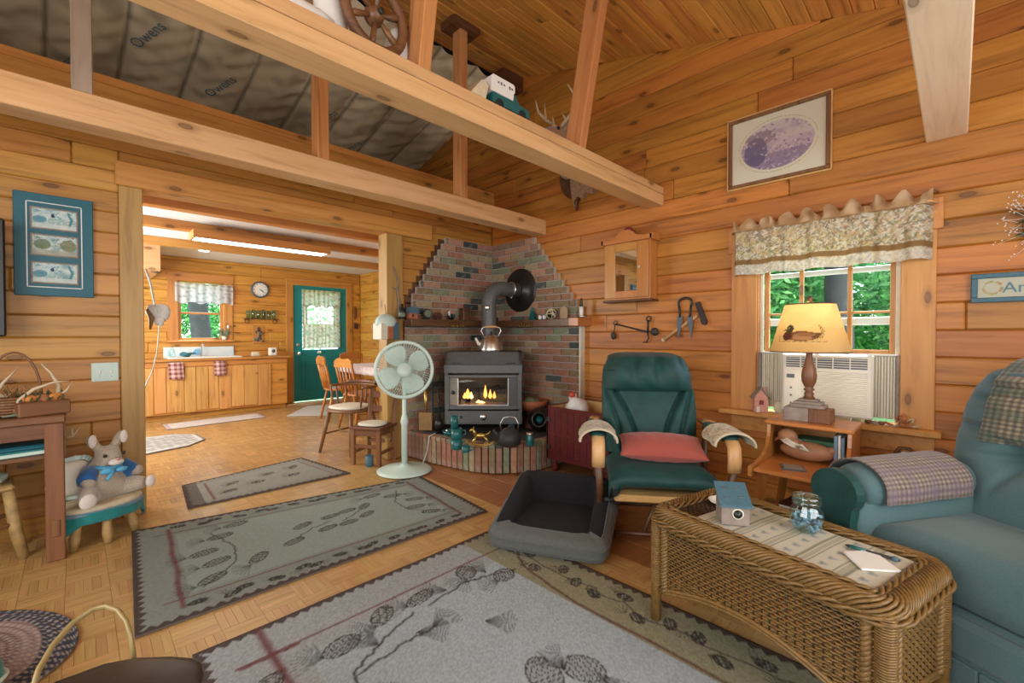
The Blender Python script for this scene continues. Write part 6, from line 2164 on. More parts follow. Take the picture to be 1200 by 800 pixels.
MB().sheet(rseat, 32, 40, thick=0.12).build('seat', 'recliner_teal', rc_)
MB().box(-HWD - 0.03, HWD + 0.03, -0.485, 0.30, 0.06, 0.315, 0.03).build('front_panel', 'recliner_teal', rc_)
MB().box(-HWD - 0.04, HWD + 0.04, -0.50, -0.45, 0.17, 0.30, 0.02).build('footrest', 'recliner_teal', rc_)
MB().box(-0.40, 0.40, -0.42, 0.42, 0.0, 0.07, 0.01).build('base', 'black', rc_)
mb = MB()
for k in range(9):
    xa = -HWD - 0.03 + k * (2 * HWD + 0.06) / 9
    mb.box(xa, xa + (2 * HWD + 0.06) / 9 - 0.003, -0.497, -0.475, 0.012, 0.165, 0.004)
mb.build('skirt', 'recliner_teal', rc_)
for s_ in (-1, 1):
    X_ = s_ * (HWD + 0.115)
    A_ = MB()
    A_.sup((X_, -0.09, 0.30), (0.095, 0.40, 0.29), 0.35, 0.25, 36, 18)
    A_.build('arm', 'recliner_teal', rc_)
    rl = MB()
    rl.tube([V((X_, -0.47 + 0.03 * (k == 0), 0.565)) if k == 0 else V((X_ + 0.006 * math.sin(k), -0.47 + k * 0.09, 0.575 + 0.012 * math.sin(k * 0.5))) for k in range(9)], [0.085, 0.105, 0.11, 0.11, 0.108, 0.105, 0.10, 0.09, 0.06], 18, flat=0.85)
    rl.build('arm_roll', 'recliner_teal', rc_)
    MB().prism([(X_ - 0.075, 0.08), (X_ + 0.075, 0.08), (X_ + 0.070, 0.46)] + [(X_ + 0.098 * math.cos(a), 0.572 + 0.088 * math.sin(a)) for a in np.linspace(-0.7, PI + 0.7, 17)] + [(X_ - 0.070, 0.46)], -0.520, -0.478).build('arm_front', 'velour_green', rc_, label='dark green scrolled arm front')
Qm = M.Translation(rc_o) @ M.Rotation(QA, 4, 'Z')


def plaid(w_, h_, res, c0_, c1_, c2_, step):
    cv = Canvas(w_, h_, res, c0_)
    cv.put(np.sin(cv.x * 2 * PI / step) > 0.1, c1_, 0.55)
    cv.put(np.sin(cv.y * 2 * PI / step) > 0.1, c1_, 0.55)
    cv.put(np.sin(cv.x * 2 * PI / (step * 5)) > 0.55, c2_, 0.35).put(np.sin(cv.y * 2 * PI / (step * 5)) > 0.5, c2_, 0.35)
    return cv.speck(0.12)


# plaid cover over the near-window arm, plaid throw over the back
cv = plaid(0.50, 0.46, 0.0055, (0.33, 0.27, 0.22), (0.060, 0.038, 0.040), (0.17, 0.12, 0.17), 0.022)
XA = HWD + 0.115
ARM = -1


def armc(x, y):
    a = (x / 0.50 - 0.5) * 3.5
    r_ = 0.126 + 0.003 * np.sin(y * 25 + x * 9)
    drop = np.clip(np.abs(a) - 1.45, 0, 1) * 0.10
    return ARM * XA + r_ * np.sin(np.clip(a, -1.5, 1.5)), y - 0.40 - 0.0, 0.583 + 0.108 * np.cos(np.clip(a, -1.5, 1.5)) - drop * 1.6


o = painted('arm_throw', cv, lambda x, y: armc(x, y), 'fabric', None, thick=0.008, back=(0.03, 0.035, 0.035))
o.matrix_world = Qm
tag(o, 'brown plaid cover folded over the recliner arm under the window', 'throw')
cv = plaid(0.50, 0.70, 0.0062, (0.34, 0.30, 0.22), (0.035, 0.040, 0.042), (0.03, 0.09, 0.08), 0.026)


def backt(x, y):
    # y: 0 at the front hem, going up over the top and down the back
    v = np.clip(0.52 + y * 1.05, 0, 0.985)
    over = np.clip(y - 0.40, 0, None)
    xx = (x - 0.25) - 0.09
    X_, Y_, Z_ = np.empty_like(x), np.empty_like(x), np.empty_like(x)
    it = np.nditer(x, flags=['multi_index'])
    for _ in it:
        i = it.multi_index
        vv = float(v[i])
        v9 = min(vv, 0.90)
        u_ = 0.5 + float(xx[i]) / (2 * (0.445 + 0.035 * math.sin(PI * v9) - 0.070 * max(0, (v9 - 0.72) / 0.28) ** 2))
        q = rback(max(0.04, min(0.96, u_)), v9)
        X_[i] = xx[i]
        Y_[i] = min(rback(max(0.04, min(0.96, u_)), max(0.4, min(0.9, v9 + d9)))[1] - 0.2 * d9 for d9 in (-0.07, 0, 0.07)) - 0.014
        Z_[i] = q[2] + 0.0
        if vv > 0.90:
            k = min(1.0, (y[i] - (0.90 - 0.52) / 1.05) / 0.28)
            Y_[i] = q[1] - 0.022 + 0.26 * k
            Z_[i] = q[2] + 0.085 * math.sin(PI * (0.04 + 0.75 * min(1, k))) + 0.0
    return X_, Y_, Z_


o = painted('throw_blanket', cv, backt, 'fabric', None, thick=0.010, back=(0.2, 0.19, 0.15))
o.matrix_world = Qm
tag(o, 'dark green and tan plaid throw hanging over the recliner back', 'throw')
# iron lantern-like garden ornament behind the arm
sp = at(1060, 540, X=XR - 0.10)
t = thing('arrow_ornament', 'pale metal arrowhead ornament in dark arched holder behind recliner arm', 'ornament', (XR - 0.10, sp.y, 0.0), -PI / 2)
MB().prism([(-0.075, 0.0), (0.06, 0.0), (0.06, 0.45), (0.012, 0.525), (-0.012, 0.525), (-0.075, 0.40)], -0.01, 0.01).build('blade', 'white', t)
MB().tube([V((0.085, 0, 0.0)), V((0.085, 0, 0.45)), V((0.06, 0, 0.50)), V((0.02, 0, 0.545)), V((-0.02, 0, 0.545)), V((-0.10, 0, 0.40)), V((-0.10, 0, 0.0))], 0.010, 8).build('holder', 'dark_wood', t)

# ================================================================== pedestal fan
FA = face(-0.51, -0.86)
fn_ = thing('pedestal_fan', 'pale mint white pedestal fan standing on round base by the rug corner', 'fan', (2.035, 3.395, 0.012), FA)
MB().lathe([(0.235, 0), (0.238, 0.006), (0.20, 0.022), (0.12, 0.034), (0.11, 0.040), (0.04, 0.046), (0.036, 0.06), (0.0, 0.06)], 40).build('base', 'fan_white', fn_)
MB().lathe([(0.026, 0.05), (0.026, 0.40), (0.032, 0.41), (0.034, 0.43), (0.026, 0.47), (0.018, 0.49), (0.017, 0.72), (0.0, 0.72)], 18).build('pole', 'fan_white', fn_)
FZ, FR = 0.885, 0.238
MB().sup((0, 0.05, FZ - 0.02), (0.06, 0.085, 0.065), 0.8, 0.8, 20, 12).box(-0.022, 0.022, 0.0, 0.06, 0.70, FZ - 0.03, 0.008).build('motor', 'fan_white', fn_)
Tfan = M.Translation(V((0, 0, FZ))) @ M.Rotation(PI / 2, 4, 'X')
MB().tube([Tfan @ V((FR * math.cos(a), FR * math.sin(a), 0.045)) for a in np.linspace(0, 2 * PI, 49)[:-1]], 0.016, 10, closed=True).build('guard_ring', 'fan_white', fn_)
MB().lathe([(0.062, 0.088), (0.060, 0.096), (0.0, 0.099)], 28, Tfan).lathe([(0.0, 0.08), (0.062, 0.080), (0.062, 0.09)], 28, Tfan, caps=(False, False)).build('badge', 'fan_white', fn_)
gd = MB()
for k in range(64):
    a = 2 * PI * k / 64
    pts = [Tfan @ V((r_ * math.cos(a + 0.25 * (1 - r_ / FR)), r_ * math.sin(a + 0.25 * (1 - r_ / FR)), z_)) for r_, z_ in ((0.055, 0.088), (0.12, 0.088), (0.19, 0.078), (FR, 0.048))]
    gd.tube(pts, 0.0016, 4, caps=(False, False))
    pts = [Tfan @ V((r_ * math.cos(a), r_ * math.sin(a), z_)) for r_, z_ in ((0.06, -0.02), (0.19, -0.01), (FR, 0.04))]
    gd.tube(pts, 0.0016, 4, caps=(False, False))
for r_, z_ in ((0.11, 0.088), (0.17, 0.082)):
    gd.tube([Tfan @ V((r_ * math.cos(a), r_ * math.sin(a), z_)) for a in np.linspace(0, 2 * PI, 41)[:-1]], 0.0018, 4, closed=True)
o_ = gd.build('guard_wires', 'fan_white', fn_)
o_['kind'] = 'stuff'
MB().tube([Tfan @ V((0.0, r_, z_)) for r_, z_ in ((0.06, 0.09), (0.15, 0.087), (FR, 0.05))], 0.004, 6).build('guard_rib', 'fan_white', fn_)
for k in range(4):
    a0 = 0.5 + k * PI / 2

    def blade(u, v, a0=a0):
        r_ = 0.05 + 0.168 * u
        w_ = (0.35 + 0.80 * math.sin(PI * min(1, 0.25 + 0.62 * u))) * (1.0 if u < 0.96 else 0.9)
        a = a0 + (v - 0.5) * w_ * 1.15
        return Tfan @ V((r_ * math.cos(a), r_ * math.sin(a), 0.03 + 0.045 * (v - 0.5)))
    MB().sheet(blade, 12, 12, thick=0.003).build('blade', 'fan_white', fn_)
cp_ = [V((2.17, 3.46, 0.03)), V((2.22, 3.50, 0.014)), V((2.27, 3.46, 0.02)), V((2.29, 3.43, 0.12)), V((2.31, 3.42, 0.26)), V((2.36, 3.40, 0.285))]
o = MB().tube(cp_, 0.006, 6).build('power_cord', 'cord', None)
tag(o, 'pale power cord running from fan base up onto the hearth end', 'cord')

# ================================================================== kitchen seating
kc = thing('captain_chair', 'brown wood captain chair with pale seat pad before the opening post', 'chair', (2.02, 4.42, 0), face(-0.85, -0.3))
S_H = 0.43
MB().sup((0, 0, S_H), (0.225, 0.22, 0.024), 0.6, 0.75, 28, 8).build('seat', 'brown_wood', kc)
MB().sup((0, -0.01, S_H + 0.03), (0.20, 0.19, 0.022), 0.7, 0.8, 28, 8).build('seat_pad', 'offwhite', kc)
for sx in (-1, 1):
    for sy in (-1, 1):
        MB().tube([V((sx * 0.15, sy * 0.14, S_H)), V((sx * 0.18, sy * 0.175, 0.22)), V((sx * 0.215, sy * 0.21, 0))], [0.014, 0.021, 0.014], 9).build('leg', 'brown_wood', kc)
for sx in (-1, 1):
    MB().tube([V((sx * 0.185, -0.18, 0.19)), V((sx * 0.185, 0.18, 0.19))], 0.009, 7).build('stretcher', 'brown_wood', kc)
MB().tube([V((-0.185, 0, 0.19)), V((0.185, 0, 0.19))], 0.009, 7).build('stretcher', 'brown_wood', kc)
rail = [V((0.235 * math.sin(a) * 1.05, 0.03 + 0.20 * math.cos(a), 0.665)) for a in np.linspace(-2.05, 2.05, 17)]
MB().tube(rail, 0.020, 8, flat=0.7).build('arm_rail', 'brown_wood', kc)
MB().tube([p + V((0, 0.005, 0.028)) for p in rail[4:13]], 0.020, 8).build('crest', 'brown_wood', kc)
for k in range(0, 17, 2):
    p = rail[k]
    MB().tube([V((p.x * 0.84, p.y * 0.86, S_H + 0.01)), V((p.x * 0.93, p.y * 0.94, 0.55)), V((p.x, p.y, 0.66))], [0.008, 0.011, 0.008], 7).build('spindle', 'brown_wood', kc)

# small ladder-back chair by the post
ld_ = thing('child_chair', 'low oak ladder back child chair with round pad by opening post', 'chair', (1.985, 3.86, 0), face(-0.80, -0.45))
wc, dc, sh = 0.27, 0.25, 0.345
for sx in (-1, 1):
    MB().box(sx * wc / 2 - 0.019, sx * wc / 2 + 0.019, -dc / 2 - 0.019, -dc / 2 + 0.019, 0, sh, 0.004).build('leg', 'rustic', ld_)
    MB().tube([V((sx * wc / 2, dc / 2, 0)), V((sx * wc / 2, dc / 2, sh)), V((sx * wc / 2, dc / 2 + 0.05, 0.66))], 0.023, 4, smooth=False).build('back_post', 'rustic', ld_)
    MB().box(sx * wc / 2 - 0.01, sx * wc / 2 + 0.01, -dc / 2, dc / 2, 0.10, 0.13).build('stretcher', 'rustic', ld_)
    MB().box(sx * wc / 2 - 0.01, sx * wc / 2 + 0.01, -dc / 2, dc / 2, sh - 0.07, sh - 0.02).build('apron', 'rustic', ld_)
for y_ in (-dc / 2, dc / 2):
    MB().box(-wc / 2, wc / 2, y_ - 0.01, y_ + 0.01, sh - 0.075, sh - 0.015).build('apron', 'rustic_flat', ld_)
    MB().box(-wc / 2, wc / 2, y_ - 0.01, y_ + 0.01, 0.16, 0.19).build('stretcher', 'rustic_flat', ld_)
MB().box(-wc / 2 - 0.03, wc / 2 + 0.03, -dc / 2 - 0.03, dc / 2 + 0.02, sh - 0.015, sh + 0.008, 0.005).build('seat', 'rustic_flat', ld_)
MB().sup((0, -0.01, sh + 0.022), (0.135, 0.12, 0.017), 0.7, 0.8, 26, 8).build('seat_pad', 'offwhite', ld_)
for z_ in (0.45, 0.585):
    MB().box(-wc / 2, wc / 2, dc / 2 + 0.02 + (z_ - 0.45) * 0.12, dc / 2 + 0.036 + (z_ - 0.45) * 0.12, z_, z_ + 0.055).build('slat', 'rustic_flat', ld_)
t = thing('tin_cup', 'pale blue tin cup on floor beneath the low child chair', 'cup', (1.89, 3.76, 0), 0)
MB().lathe([(0.032, 0), (0.035, 0.002), (0.035, 0.10), (0.032, 0.10), (0.031, 0.006), (0, 0.006)], 16, caps=(True, False)).build('cup', 'slate_blue', t)

# dining table with cloth and chairs
dt = thing('dining_table', 'wooden kitchen dining table under a pale pink cloth', 'table', (3.32, 6.05, 0), 0)
MB().box(-0.40, 0.40, -0.72, 0.72, 0.70, 0.73, 0.006).build('top', 'brown_wood', dt)
for sx in (-1, 1):
    for sy in (-1, 1):
        MB().lathe([(0.022, 0), (0.03, 0.1), (0.02, 0.3), (0.034, 0.5), (0.03, 0.7)], 12, M.Translation(V((sx * 0.33, sy * 0.63, 0)))).build('leg', 'brown_wood', dt)
cv = Canvas(1.0, 1.6, 0.03, (0.62, 0.50, 0.52))
cv.put((np.sin(cv.x * 50) > 0.6) | (np.sin(cv.y * 50) > 0.6), (0.74, 0.68, 0.68), 0.8)


def tcl(x, y):
    dx, dy = np.abs(x - 0.5) - 0.415, np.abs(y - 0.8) - 0.735
    d = np.maximum(np.clip(dx, 0, None), np.clip(dy, 0, None))
    X_ = np.sign(x - 0.5) * np.minimum(np.abs(x - 0.5), 0.415 + 0.012 * np.sin(y * 30) * (d > 0))
    Y_ = np.sign(y - 0.8) * np.minimum(np.abs(y - 0.8), 0.735 + 0.012 * np.sin(x * 30) * (d > 0))
    return X_, Y_, 0.7385 - d * 1.3


o = painted('tablecloth', cv, tcl, 'fabric', None, thick=0.003, loc=(3.32, 6.05, 0), back=(0.6, 0.5, 0.5))
tag(o, 'pale pink checked cloth covering the kitchen dining table', 'tablecloth')


def spindle_chair(loc, rz, label):
    t = thing('spindle_chair', label, 'chair', loc, rz, 'spindle chairs around the kitchen table')
    MB().sup((0, 0, 0.44), (0.21, 0.205, 0.022), 0.6, 0.7, 24, 8).build('seat', 'maple', t)
    for sx in (-1, 1):
        for sy in (-1, 1):
            MB().tube([V((sx * 0.13, sy * 0.13, 0.44)), V((sx * 0.16, sy * 0.165, 0.24)), V((sx * 0.20, sy * 0.205, 0))], [0.014, 0.020, 0.013], 8).build('leg', 'maple', t)
        MB().tube([V((sx * 0.165, -0.165, 0.2)), V((sx * 0.165, 0.165, 0.2))], 0.009, 6).build('stretcher', 'maple', t)
        MB().tube([V((sx * 0.17, 0.17, 0.45)), V((sx * 0.185, 0.21, 0.66)), V((sx * 0.19, 0.26, 0.86))], [0.014, 0.019, 0.013], 8).build('back_post', 'maple', t)
    for k in range(4):
        x_ = -0.105 + 0.07 * k
        MB().tube([V((x_, 0.18, 0.45)), V((x_ * 1.05, 0.215, 0.62)), V((x_ * 1.1, 0.25, 0.80))], [0.008, 0.014, 0.007], 7).build('spindle', 'maple', t)
    pts_ = [(-0.215, 0.79), (-0.20, 0.87), (-0.12, 0.905), (0, 0.895), (0.12, 0.905), (0.20, 0.87), (0.215, 0.79), (0.10, 0.785), (0, 0.80), (-0.10, 0.785)]
    MB().prism(pts_, 0.242, 0.262).build('crest_rail', 'maple', t)
    return t


spindle_chair((2.66, 6.18, 0), face(1, -0.12), 'spindle chair on the door side of the kitchen table')
spindle_chair((2.62, 5.42, 0), face(1, 0.1), 'spindle chair nearest camera on the kitchen table side')
spindle_chair((3.36, 7.05, 0), face(0.05, -1), 'spindle chair at far end of kitchen table under wall cutout')

# ================================================================== kitchen units
cb = thing('kitchen_cabinet', 'low knotty pine kitchen cabinet run with vertical board doors', 'cabinet', (0, 7.73, 0))
MB().box(-0.5, 2.46, 0.02, 0.50, 0.075, 0.815, 0.003).build('carcass', 'pine_kitchen', cb)
MB().box(-0.5, 2.44, 0.06, 0.45, 0.0, 0.075, 0.002).build('toe_kick', 'pine_kitchen', cb)
MB().box(-0.5, 2.46, 0.0, 0.022, 0.745, 0.815, 0.003).build('top_rail', 'pine_trim', cb)
wood('pine_door', (0.66, 0.35, 0.11), (0.52, 0.23, 0.06), axis='Z', var=0.1)
x = -0.42
k = 0
wds = [0.19, 0.20, 0.16, 0.17, 0.16, 0.13, 0.16, 0.14, 0.20, 0.14, 0.15, 0.13, 0.16, 0.17, 0.19, 0.19]
while x < 2.40 and k < len(wds):
    x1_ = min(2.45, x + wds[k])
    o_ = MB().box(x, x1_ - 0.006, 0.002, 0.022, 0.085 + (0.02 if k % 3 else 0), 0.735, 0.004).build('door_board', 'pine_door', cb)
    if k in (2, 5, 8, 11, 14):
        MB().lathe([(0.008, 0), (0.014, 0.012), (0.0, 0.02)], 10, rotT('X', PI / 2, (x1_ - 0.03, 0.002, 0.60))).build('knob', 'brass', o_)
    x = x1_
    k += 1
o = MB().box(-0.55, 2.50, 7.70, YK - 0.001, 0.818, 0.853, 0.006).build('worktop', 'pine_wall_pale', None)
tag(o, 'pale wood worktop running along the kitchen cabinets under window', 'worktop')
sk = thing('sink', 'white sink with blue and white splashback under kitchen window', 'sink', (1.36, 7.98, 0.8535))
MB().box(-0.45, 0.46, -0.22, 0.20, 0, 0.016, 0.006).build('rim', 'white', sk)
MB().box(-0.38, 0.38, -0.18, 0.10, 0.012, 0.0175, 0.003).build('basin_shadow', 'ac_white', sk)
cv = Canvas(0.90, 0.16, 0.01, (0.66, 0.73, 0.76))
cv.blotch((0.42, 0.60, 0.70), 0.6, 40, 3, 0.5).ell(0.24, 0.05, 0.05, 0.035, (0.03, 0.22, 0.42)).ell(0.42, 0.08, 0.06, 0.05, (0.10, 0.35, 0.60), 0.8).ell(0.36, 0.06, 0.04, 0.02, (0.05, 0.2, 0.4)).ell(0.08, 0.07, 0.04, 0.06, (0.35, 0.6, 0.66), 0.7)
painted('splashback', cv, lambda x, y: (x - 0.45, 0.245 + 0 * x, y + 0.0), 'print', sk, thick=0.01, back=(0.6, 0.65, 0.7))
MB().tube([V((0, 0.16, 0.01)), V((0, 0.16, 0.16)), V((0, 0.10, 0.20)), V((0, 0.0, 0.17))], 0.012, 8).build('tap', 'steel', sk)
for nm, lab, mt_, xx, prof_ in (('soap_bottle', 'aqua soap bottle at outer end of kitchen sink rim', 'jar_glass', 0.99, [(0.03, 0), (0.036, 0.01), (0.036, 0.10), (0.012, 0.13), (0.012, 0.16), (0.0, 0.165)]), ('blue_bowl', 'deep blue bowl sitting on kitchen sink edge', 'teal_glaze', 1.16, [(0.03, 0), (0.06, 0.03), (0.065, 0.06), (0.058, 0.06), (0.03, 0.012), (0, 0.01)])):
    t = thing(nm, lab, nm.split('_')[1], (xx, 8.02, 0.871))
    MB().lathe(prof_, 16).build('body', mt_, t)
t = thing('canister', 'square white canister with dark print on the worktop by door', 'canister', (2.33, 8.05, 0.854))
MB().box(-0.055, 0.055, -0.055, 0.055, 0, 0.13, 0.012).build('body', 'white', t)
MB().lathe([(0.028, 0.0), (0.028, 0.003)], 12, rotT('X', PI / 2, (0, -0.055, 0.075))).build('print', 'ac_grey', t)
t = thing('butter_dish', 'low white covered dish on worktop beneath spice rack', 'dish', (2.08, 8.08, 0.854))
MB().box(-0.07, 0.07, -0.04, 0.04, 0, 0.015, 0.005).box(-0.055, 0.055, -0.032, 0.032, 0.015, 0.065, 0.012).build('dish', 'offwhite', t)


def towel(x, w_, h_, label, seed, skew):
    cv = Canvas(w_, h_, 0.008, (0.62, 0.46, 0.44))
    st_ = 0.062
    a, b = (cv.x % st_) < st_ * 0.45, (cv.y % st_) < st_ * 0.45
    cv.put(a ^ b, (0.38, 0.14, 0.13), 0.75).put(a & b, (0.16, 0.035, 0.035), 0.95)
    o = painted('dish_towel', cv, lambda x_, y_: (x_ - w_ / 2 + skew * (h_ - y_), -0.012 + 0.008 * np.sin(x_ * 40 + seed) - 0.004, y_), 'fabric', None, thick=0.005, loc=(x, 7.705, 0.855 - 0.045 - h_ - 0.0), back=(0.4, 0.2, 0.2))
    return tag(o, label, 'towel', 'checked towels on the kitchen cabinet')


towel(0.985, 0.17, 0.235, 'red checked towel hanging on cabinet nearest the post', 1, 0.06)
towel(1.51, 0.15, 0.215, 'red checked towel hanging on cabinet toward the teal door', 2, 0.04)

# kitchen window valance and door curtain
def gathered(name, label, cat, x0, x1, zlo, zhi, y, base, dots, waves, amp, mat='sheer', scal=0.03):
    cv = Canvas(x1 - x0, zhi - zlo, 0.011, base)
    for c_, f_, s_, th_ in dots:
        cv.blotch(c_, 0.85, f_, s_, th_)

    def fn(x, z):
        ph = x / (x1 - x0) * waves * 2 * PI
        k = 1 - z / (zhi - zlo)
        return x0 + x, y - amp * (0.4 + 0.6 * k) * np.sin(ph + 0.6 * np.sin(ph * 0.37)), zlo + z * (1 + 0 * ph) - scal * k * (0.5 - 0.5 * np.cos(ph * 0.5)) * (k > 0.0)
    o = painted(name, cv, fn, mat, None, thick=0.0)
    return tag(o, label, cat)


gathered('window_valance', 'white print valance gathered across the kitchen window', 'valance', 1.05, 1.80, 1.70, 1.985, YK - 0.055, (0.66, 0.64, 0.66), [((0.28, 0.27, 0.33), 120, 3, 0.55)], 7, 0.022)
t = thing('curtain_rod', 'thin rod holding the kitchen window valance', 'rod', (0, 0, 0))
MB().tube([V((1.02, YK - 0.05, 1.965)), V((1.82, YK - 0.05, 1.965))], 0.006, 6).build('rod', 'brass', t)
for x_ in (1.03, 1.81):
    MB().tube([V((x_, YK - 0.05, 1.965)), V((x_, YK - 0.02, 1.965))], 0.006, 6).build('bracket', 'brass', t)
cbase, cd_ = (0.60, 0.55, 0.44), [((0.20, 0.30, 0.14), 90, 4, 0.52), ((0.46, 0.16, 0.15), 100, 9, 0.62)]
gathered('door_valance', 'floral valance over the teal door window, upper curtain piece', 'valance', 2.865, 3.56, 1.72, 2.01, YK - 0.03, cbase, cd_, 8, 0.012)
gathered('door_curtain', 'floral lower cafe curtain on the teal door window', 'curtain', 2.875, 3.55, 0.955, 1.40, YK - 0.028, cbase, cd_, 9, 0.010, scal=0.0)
gathered('door_sheer', 'narrow floral side panel hanging at hinge side of door glass', 'curtain', 3.42, 3.55, 1.39, 1.74, YK - 0.026, cbase, cd_, 2, 0.008, scal=0.0)
gathered('door_sheer', 'narrow floral side panel hanging at knob side of door glass', 'curtain', 2.87, 2.97, 1.39, 1.74, YK - 0.026, cbase, cd_, 2, 0.008, scal=0.0)

# wall clock
ck = thing('wall_clock', 'round white wall clock with dark rim above kitchen spice shelf', 'clock', (2.20, YK, 1.955))
Tk = M.Rotation(PI / 2, 4, 'X')
MB().lathe([(0.135, 0), (0.14, 0.01), (0.135, 0.03), (0.115, 0.034), (0.11, 0.02), (0, 0.02)], 32, Tk).build('rim', 'ac_grey', ck)
MB().lathe([(0.112, 0.021), (0.0, 0.022)], 32, Tk, caps=(False, False)).build('dial', 'white', ck)
for k in range(12):
    a = k * PI / 6
    MB().box(-0.004, 0.004, -0.026, -0.0225, 0.085, 0.10, 0.0005, T=M.Rotation(a, 4, 'Y')).build('hour_mark', 'black', ck)
for a, l_, w_ in ((2.1, 0.055, 0.005), (2.25, 0.08, 0.004)):
    MB().box(-w_, w_, -0.029, -0.026, -0.01, l_, 0.0005, T=M.Rotation(a, 4, 'Y')).build('hand', 'black', ck)
# spice shelf with glasses
sh_ = thing('wall_shelf', 'small scrolled iron wall shelf of glasses right of kitchen window', 'shelf', (2.21, YK, 1.455))
MB().box(-0.26, 0.26, -0.10, -0.002, 0, 0.012, 0.003).build('shelf_board', 'dark_wood', sh_)
for s_ in (-1, 1):
    MB().tube([V((s_ * (0.24 - 0.03 + 0.03 * math.cos(a)), -0.03, -0.035 + 0.03 * math.sin(a))) for a in np.linspace(0, 2 * PI, 15)], 0.005, 6).tube([V((s_ * 0.24, -0.03, 0)), V((s_ * 0.24, -0.03, -0.06))], 0.005, 6).build('scroll', 'iron', sh_)
for k in range(6):
    t = thing('tumbler', 'green tinted tumbler on kitchen wall shelf, %s from the window' % ('first', 'second', 'third', 'fourth', 'fifth', 'sixth')[k], 'glass', (2.21 - 0.20 + k * 0.078, YK - 0.05, 1.4675), 0, 'tumblers on the kitchen wall shelf')
    MB().lathe([(0.026, 0), (0.034, 0.13 + 0.02 * (k % 2)), (0.031, 0.13 + 0.02 * (k % 2)), (0.024, 0.008), (0, 0.008)], 14, caps=(True, False)).build('glass_body', 'jar_glass', t)
t = thing('mosaic_plaque', 'small framed plaque of dark dried flowers under kitchen wall shelf', 'plaque', (2.17, YK - 0.001, 1.05))
MB().box(-0.085, 0.085, -0.012, 0.0, 0, 0.30, 0.004).build('board', 'pine_trim_up', t)
for k in range(18):
    MB().sup((R.uniform(-0.06, 0.06), -0.02, 0.02 + R.uniform(0, 0.25)), (0.022, 0.012, 0.022), nu=8, nv=5, wob=0.4, seed=k).build('flower', ('book_dark', 'leaf_sage', 'ac_grey')[k % 3], t)
# plant on the window sill
t = thing('sill_plant', 'little potted plant with pale bloom on kitchen window sill', 'plant', (1.68, YK - 0.035, 1.116))
MB().lathe([(0.03, 0), (0.04, 0.06), (0.036, 0.06), (0, 0.05)], 12).build('pot', 'offwhite', t)
mb = MB()
for k in range(26):
    a = k * 2.4
    mb.add([V((0, 0, 0.05)), V((0.05 * math.cos(a), 0.03 * math.sin(a), 0.10 + 0.01 * (k % 5))), V((0.085 * math.cos(a + 0.2), 0.03 * math.sin(a), 0.11 + 0.03 * (k % 4))), V((0.05 * math.cos(a + 0.5), 0.03 * math.sin(a), 0.08))], [(0, 1, 2, 3)])
mb.build('leaves', 'leaf_sage', t)
MB().sup((0.05, -0.01, 0.21), (0.02, 0.02, 0.03), nu=8, nv=6).build('bloom', 'plush_white', t)

# kitchen lamps
fl_ = thing('strip_lamp', 'long fluorescent ceiling lamp in wooden trough above kitchen floor', 'lamp', (1.56, 5.62, 2.2845))
MB().box(-0.70, 0.70, -0.13, -0.105, -0.085, 0, 0.003).box(-0.70, 0.70, 0.105, 0.13, -0.085, 0, 0.003).box(-0.70, -0.675, -0.105, 0.105, -0.085, 0, 0.003).box(0.675, 0.70, -0.105, 0.105, -0.085, 0, 0.003).build('trough', 'pine_trim', fl_)
MB().box(-0.68, 0.68, -0.11, 0.11, -0.012, -0.001, 0.002).build('tray', 'white', fl_)
MB().box(-0.675, 0.675, -0.105, 0.105, -0.082, -0.070, 0.002).build('diffuser', 'fluorescent', fl_)
t = thing('downlight', 'small round recessed ceiling spot near the kitchen window', 'lamp', (1.28, 7.4, 2.374))
MB().lathe([(0.075, 0), (0.085, -0.006), (0.075, -0.012), (0.06, -0.008)], 24, caps=(False, False)).build('ring', 'white', t)
MB().lathe([(0.06, -0.006), (0.0, -0.006)], 24, caps=(False, False)).build('lens', 'downlight', t)

# small hangings on the kitchen side wall and post
t = thing('wood_cutout', 'dark brown bottle shaped board hung on kitchen side wall', 'wall ornament', (XK, 6.85, 1.22), -PI / 2)
MB().prism([(-0.10, 0), (0.10, 0), (0.10, 0.25), (0.03, 0.37), (0.03, 0.52), (-0.03, 0.52), (-0.03, 0.37), (-0.10, 0.25)], -0.015, -0.001).build('board', 'brown_wood', t)
t = thing('key_rack', 'little key rack with dark keys right of the teal door', 'key rack', (3.88, YK, 1.37))
MB().box(-0.05, 0.05, -0.012, -0.001, 0.02, 0.06).build('board', 'brown_wood', t)
MB().box(-0.04, -0.01, -0.016, -0.006, -0.05, 0.03).box(0.0, 0.035, -0.016, -0.006, -0.06, 0.03).build('keys', 'black', t)
t = thing('door_charm', 'dark oval charm hanging right of the teal door trim', 'wall ornament', (3.86, YK - 0.002, 1.62))
MB().sup((0, -0.012, 0), (0.035, 0.010, 0.13), nu=14, nv=10).build('charm', 'brown_wood', t)
t = thing('hanging_twig', 'thin forked twig hung on inner face of the brick side post', 'twig', (2.20, YL - 0.032, 1.36))
MB().tube([V((0.02, -0.012, 0)), V((0.03, -0.012, 0.15)), V((0.015, -0.012, 0.26)), V((0.03, -0.012, 0.33)), V((-0.03, -0.012, 0.50))], [0.012, 0.011, 0.010, 0.009, 0.004], 7).tube([V((0.02, -0.012, 0.27)), V((-0.04, -0.012, 0.30))], [0.008, 0.003], 6).build('twig', 'barn_wood', t)
pc3 = at(458, 356, Y=4.3)
t = thing('flower_plaque', 'white plaque with dark violet flowers behind brick side post', 'plaque', (pc3.x - 0.02, 4.02, 1.44), 0)
MB().box(-0.16, 0.10, -0.02, 0.0, 0, 0.20, 0.01).build('board', 'offwhite', t)
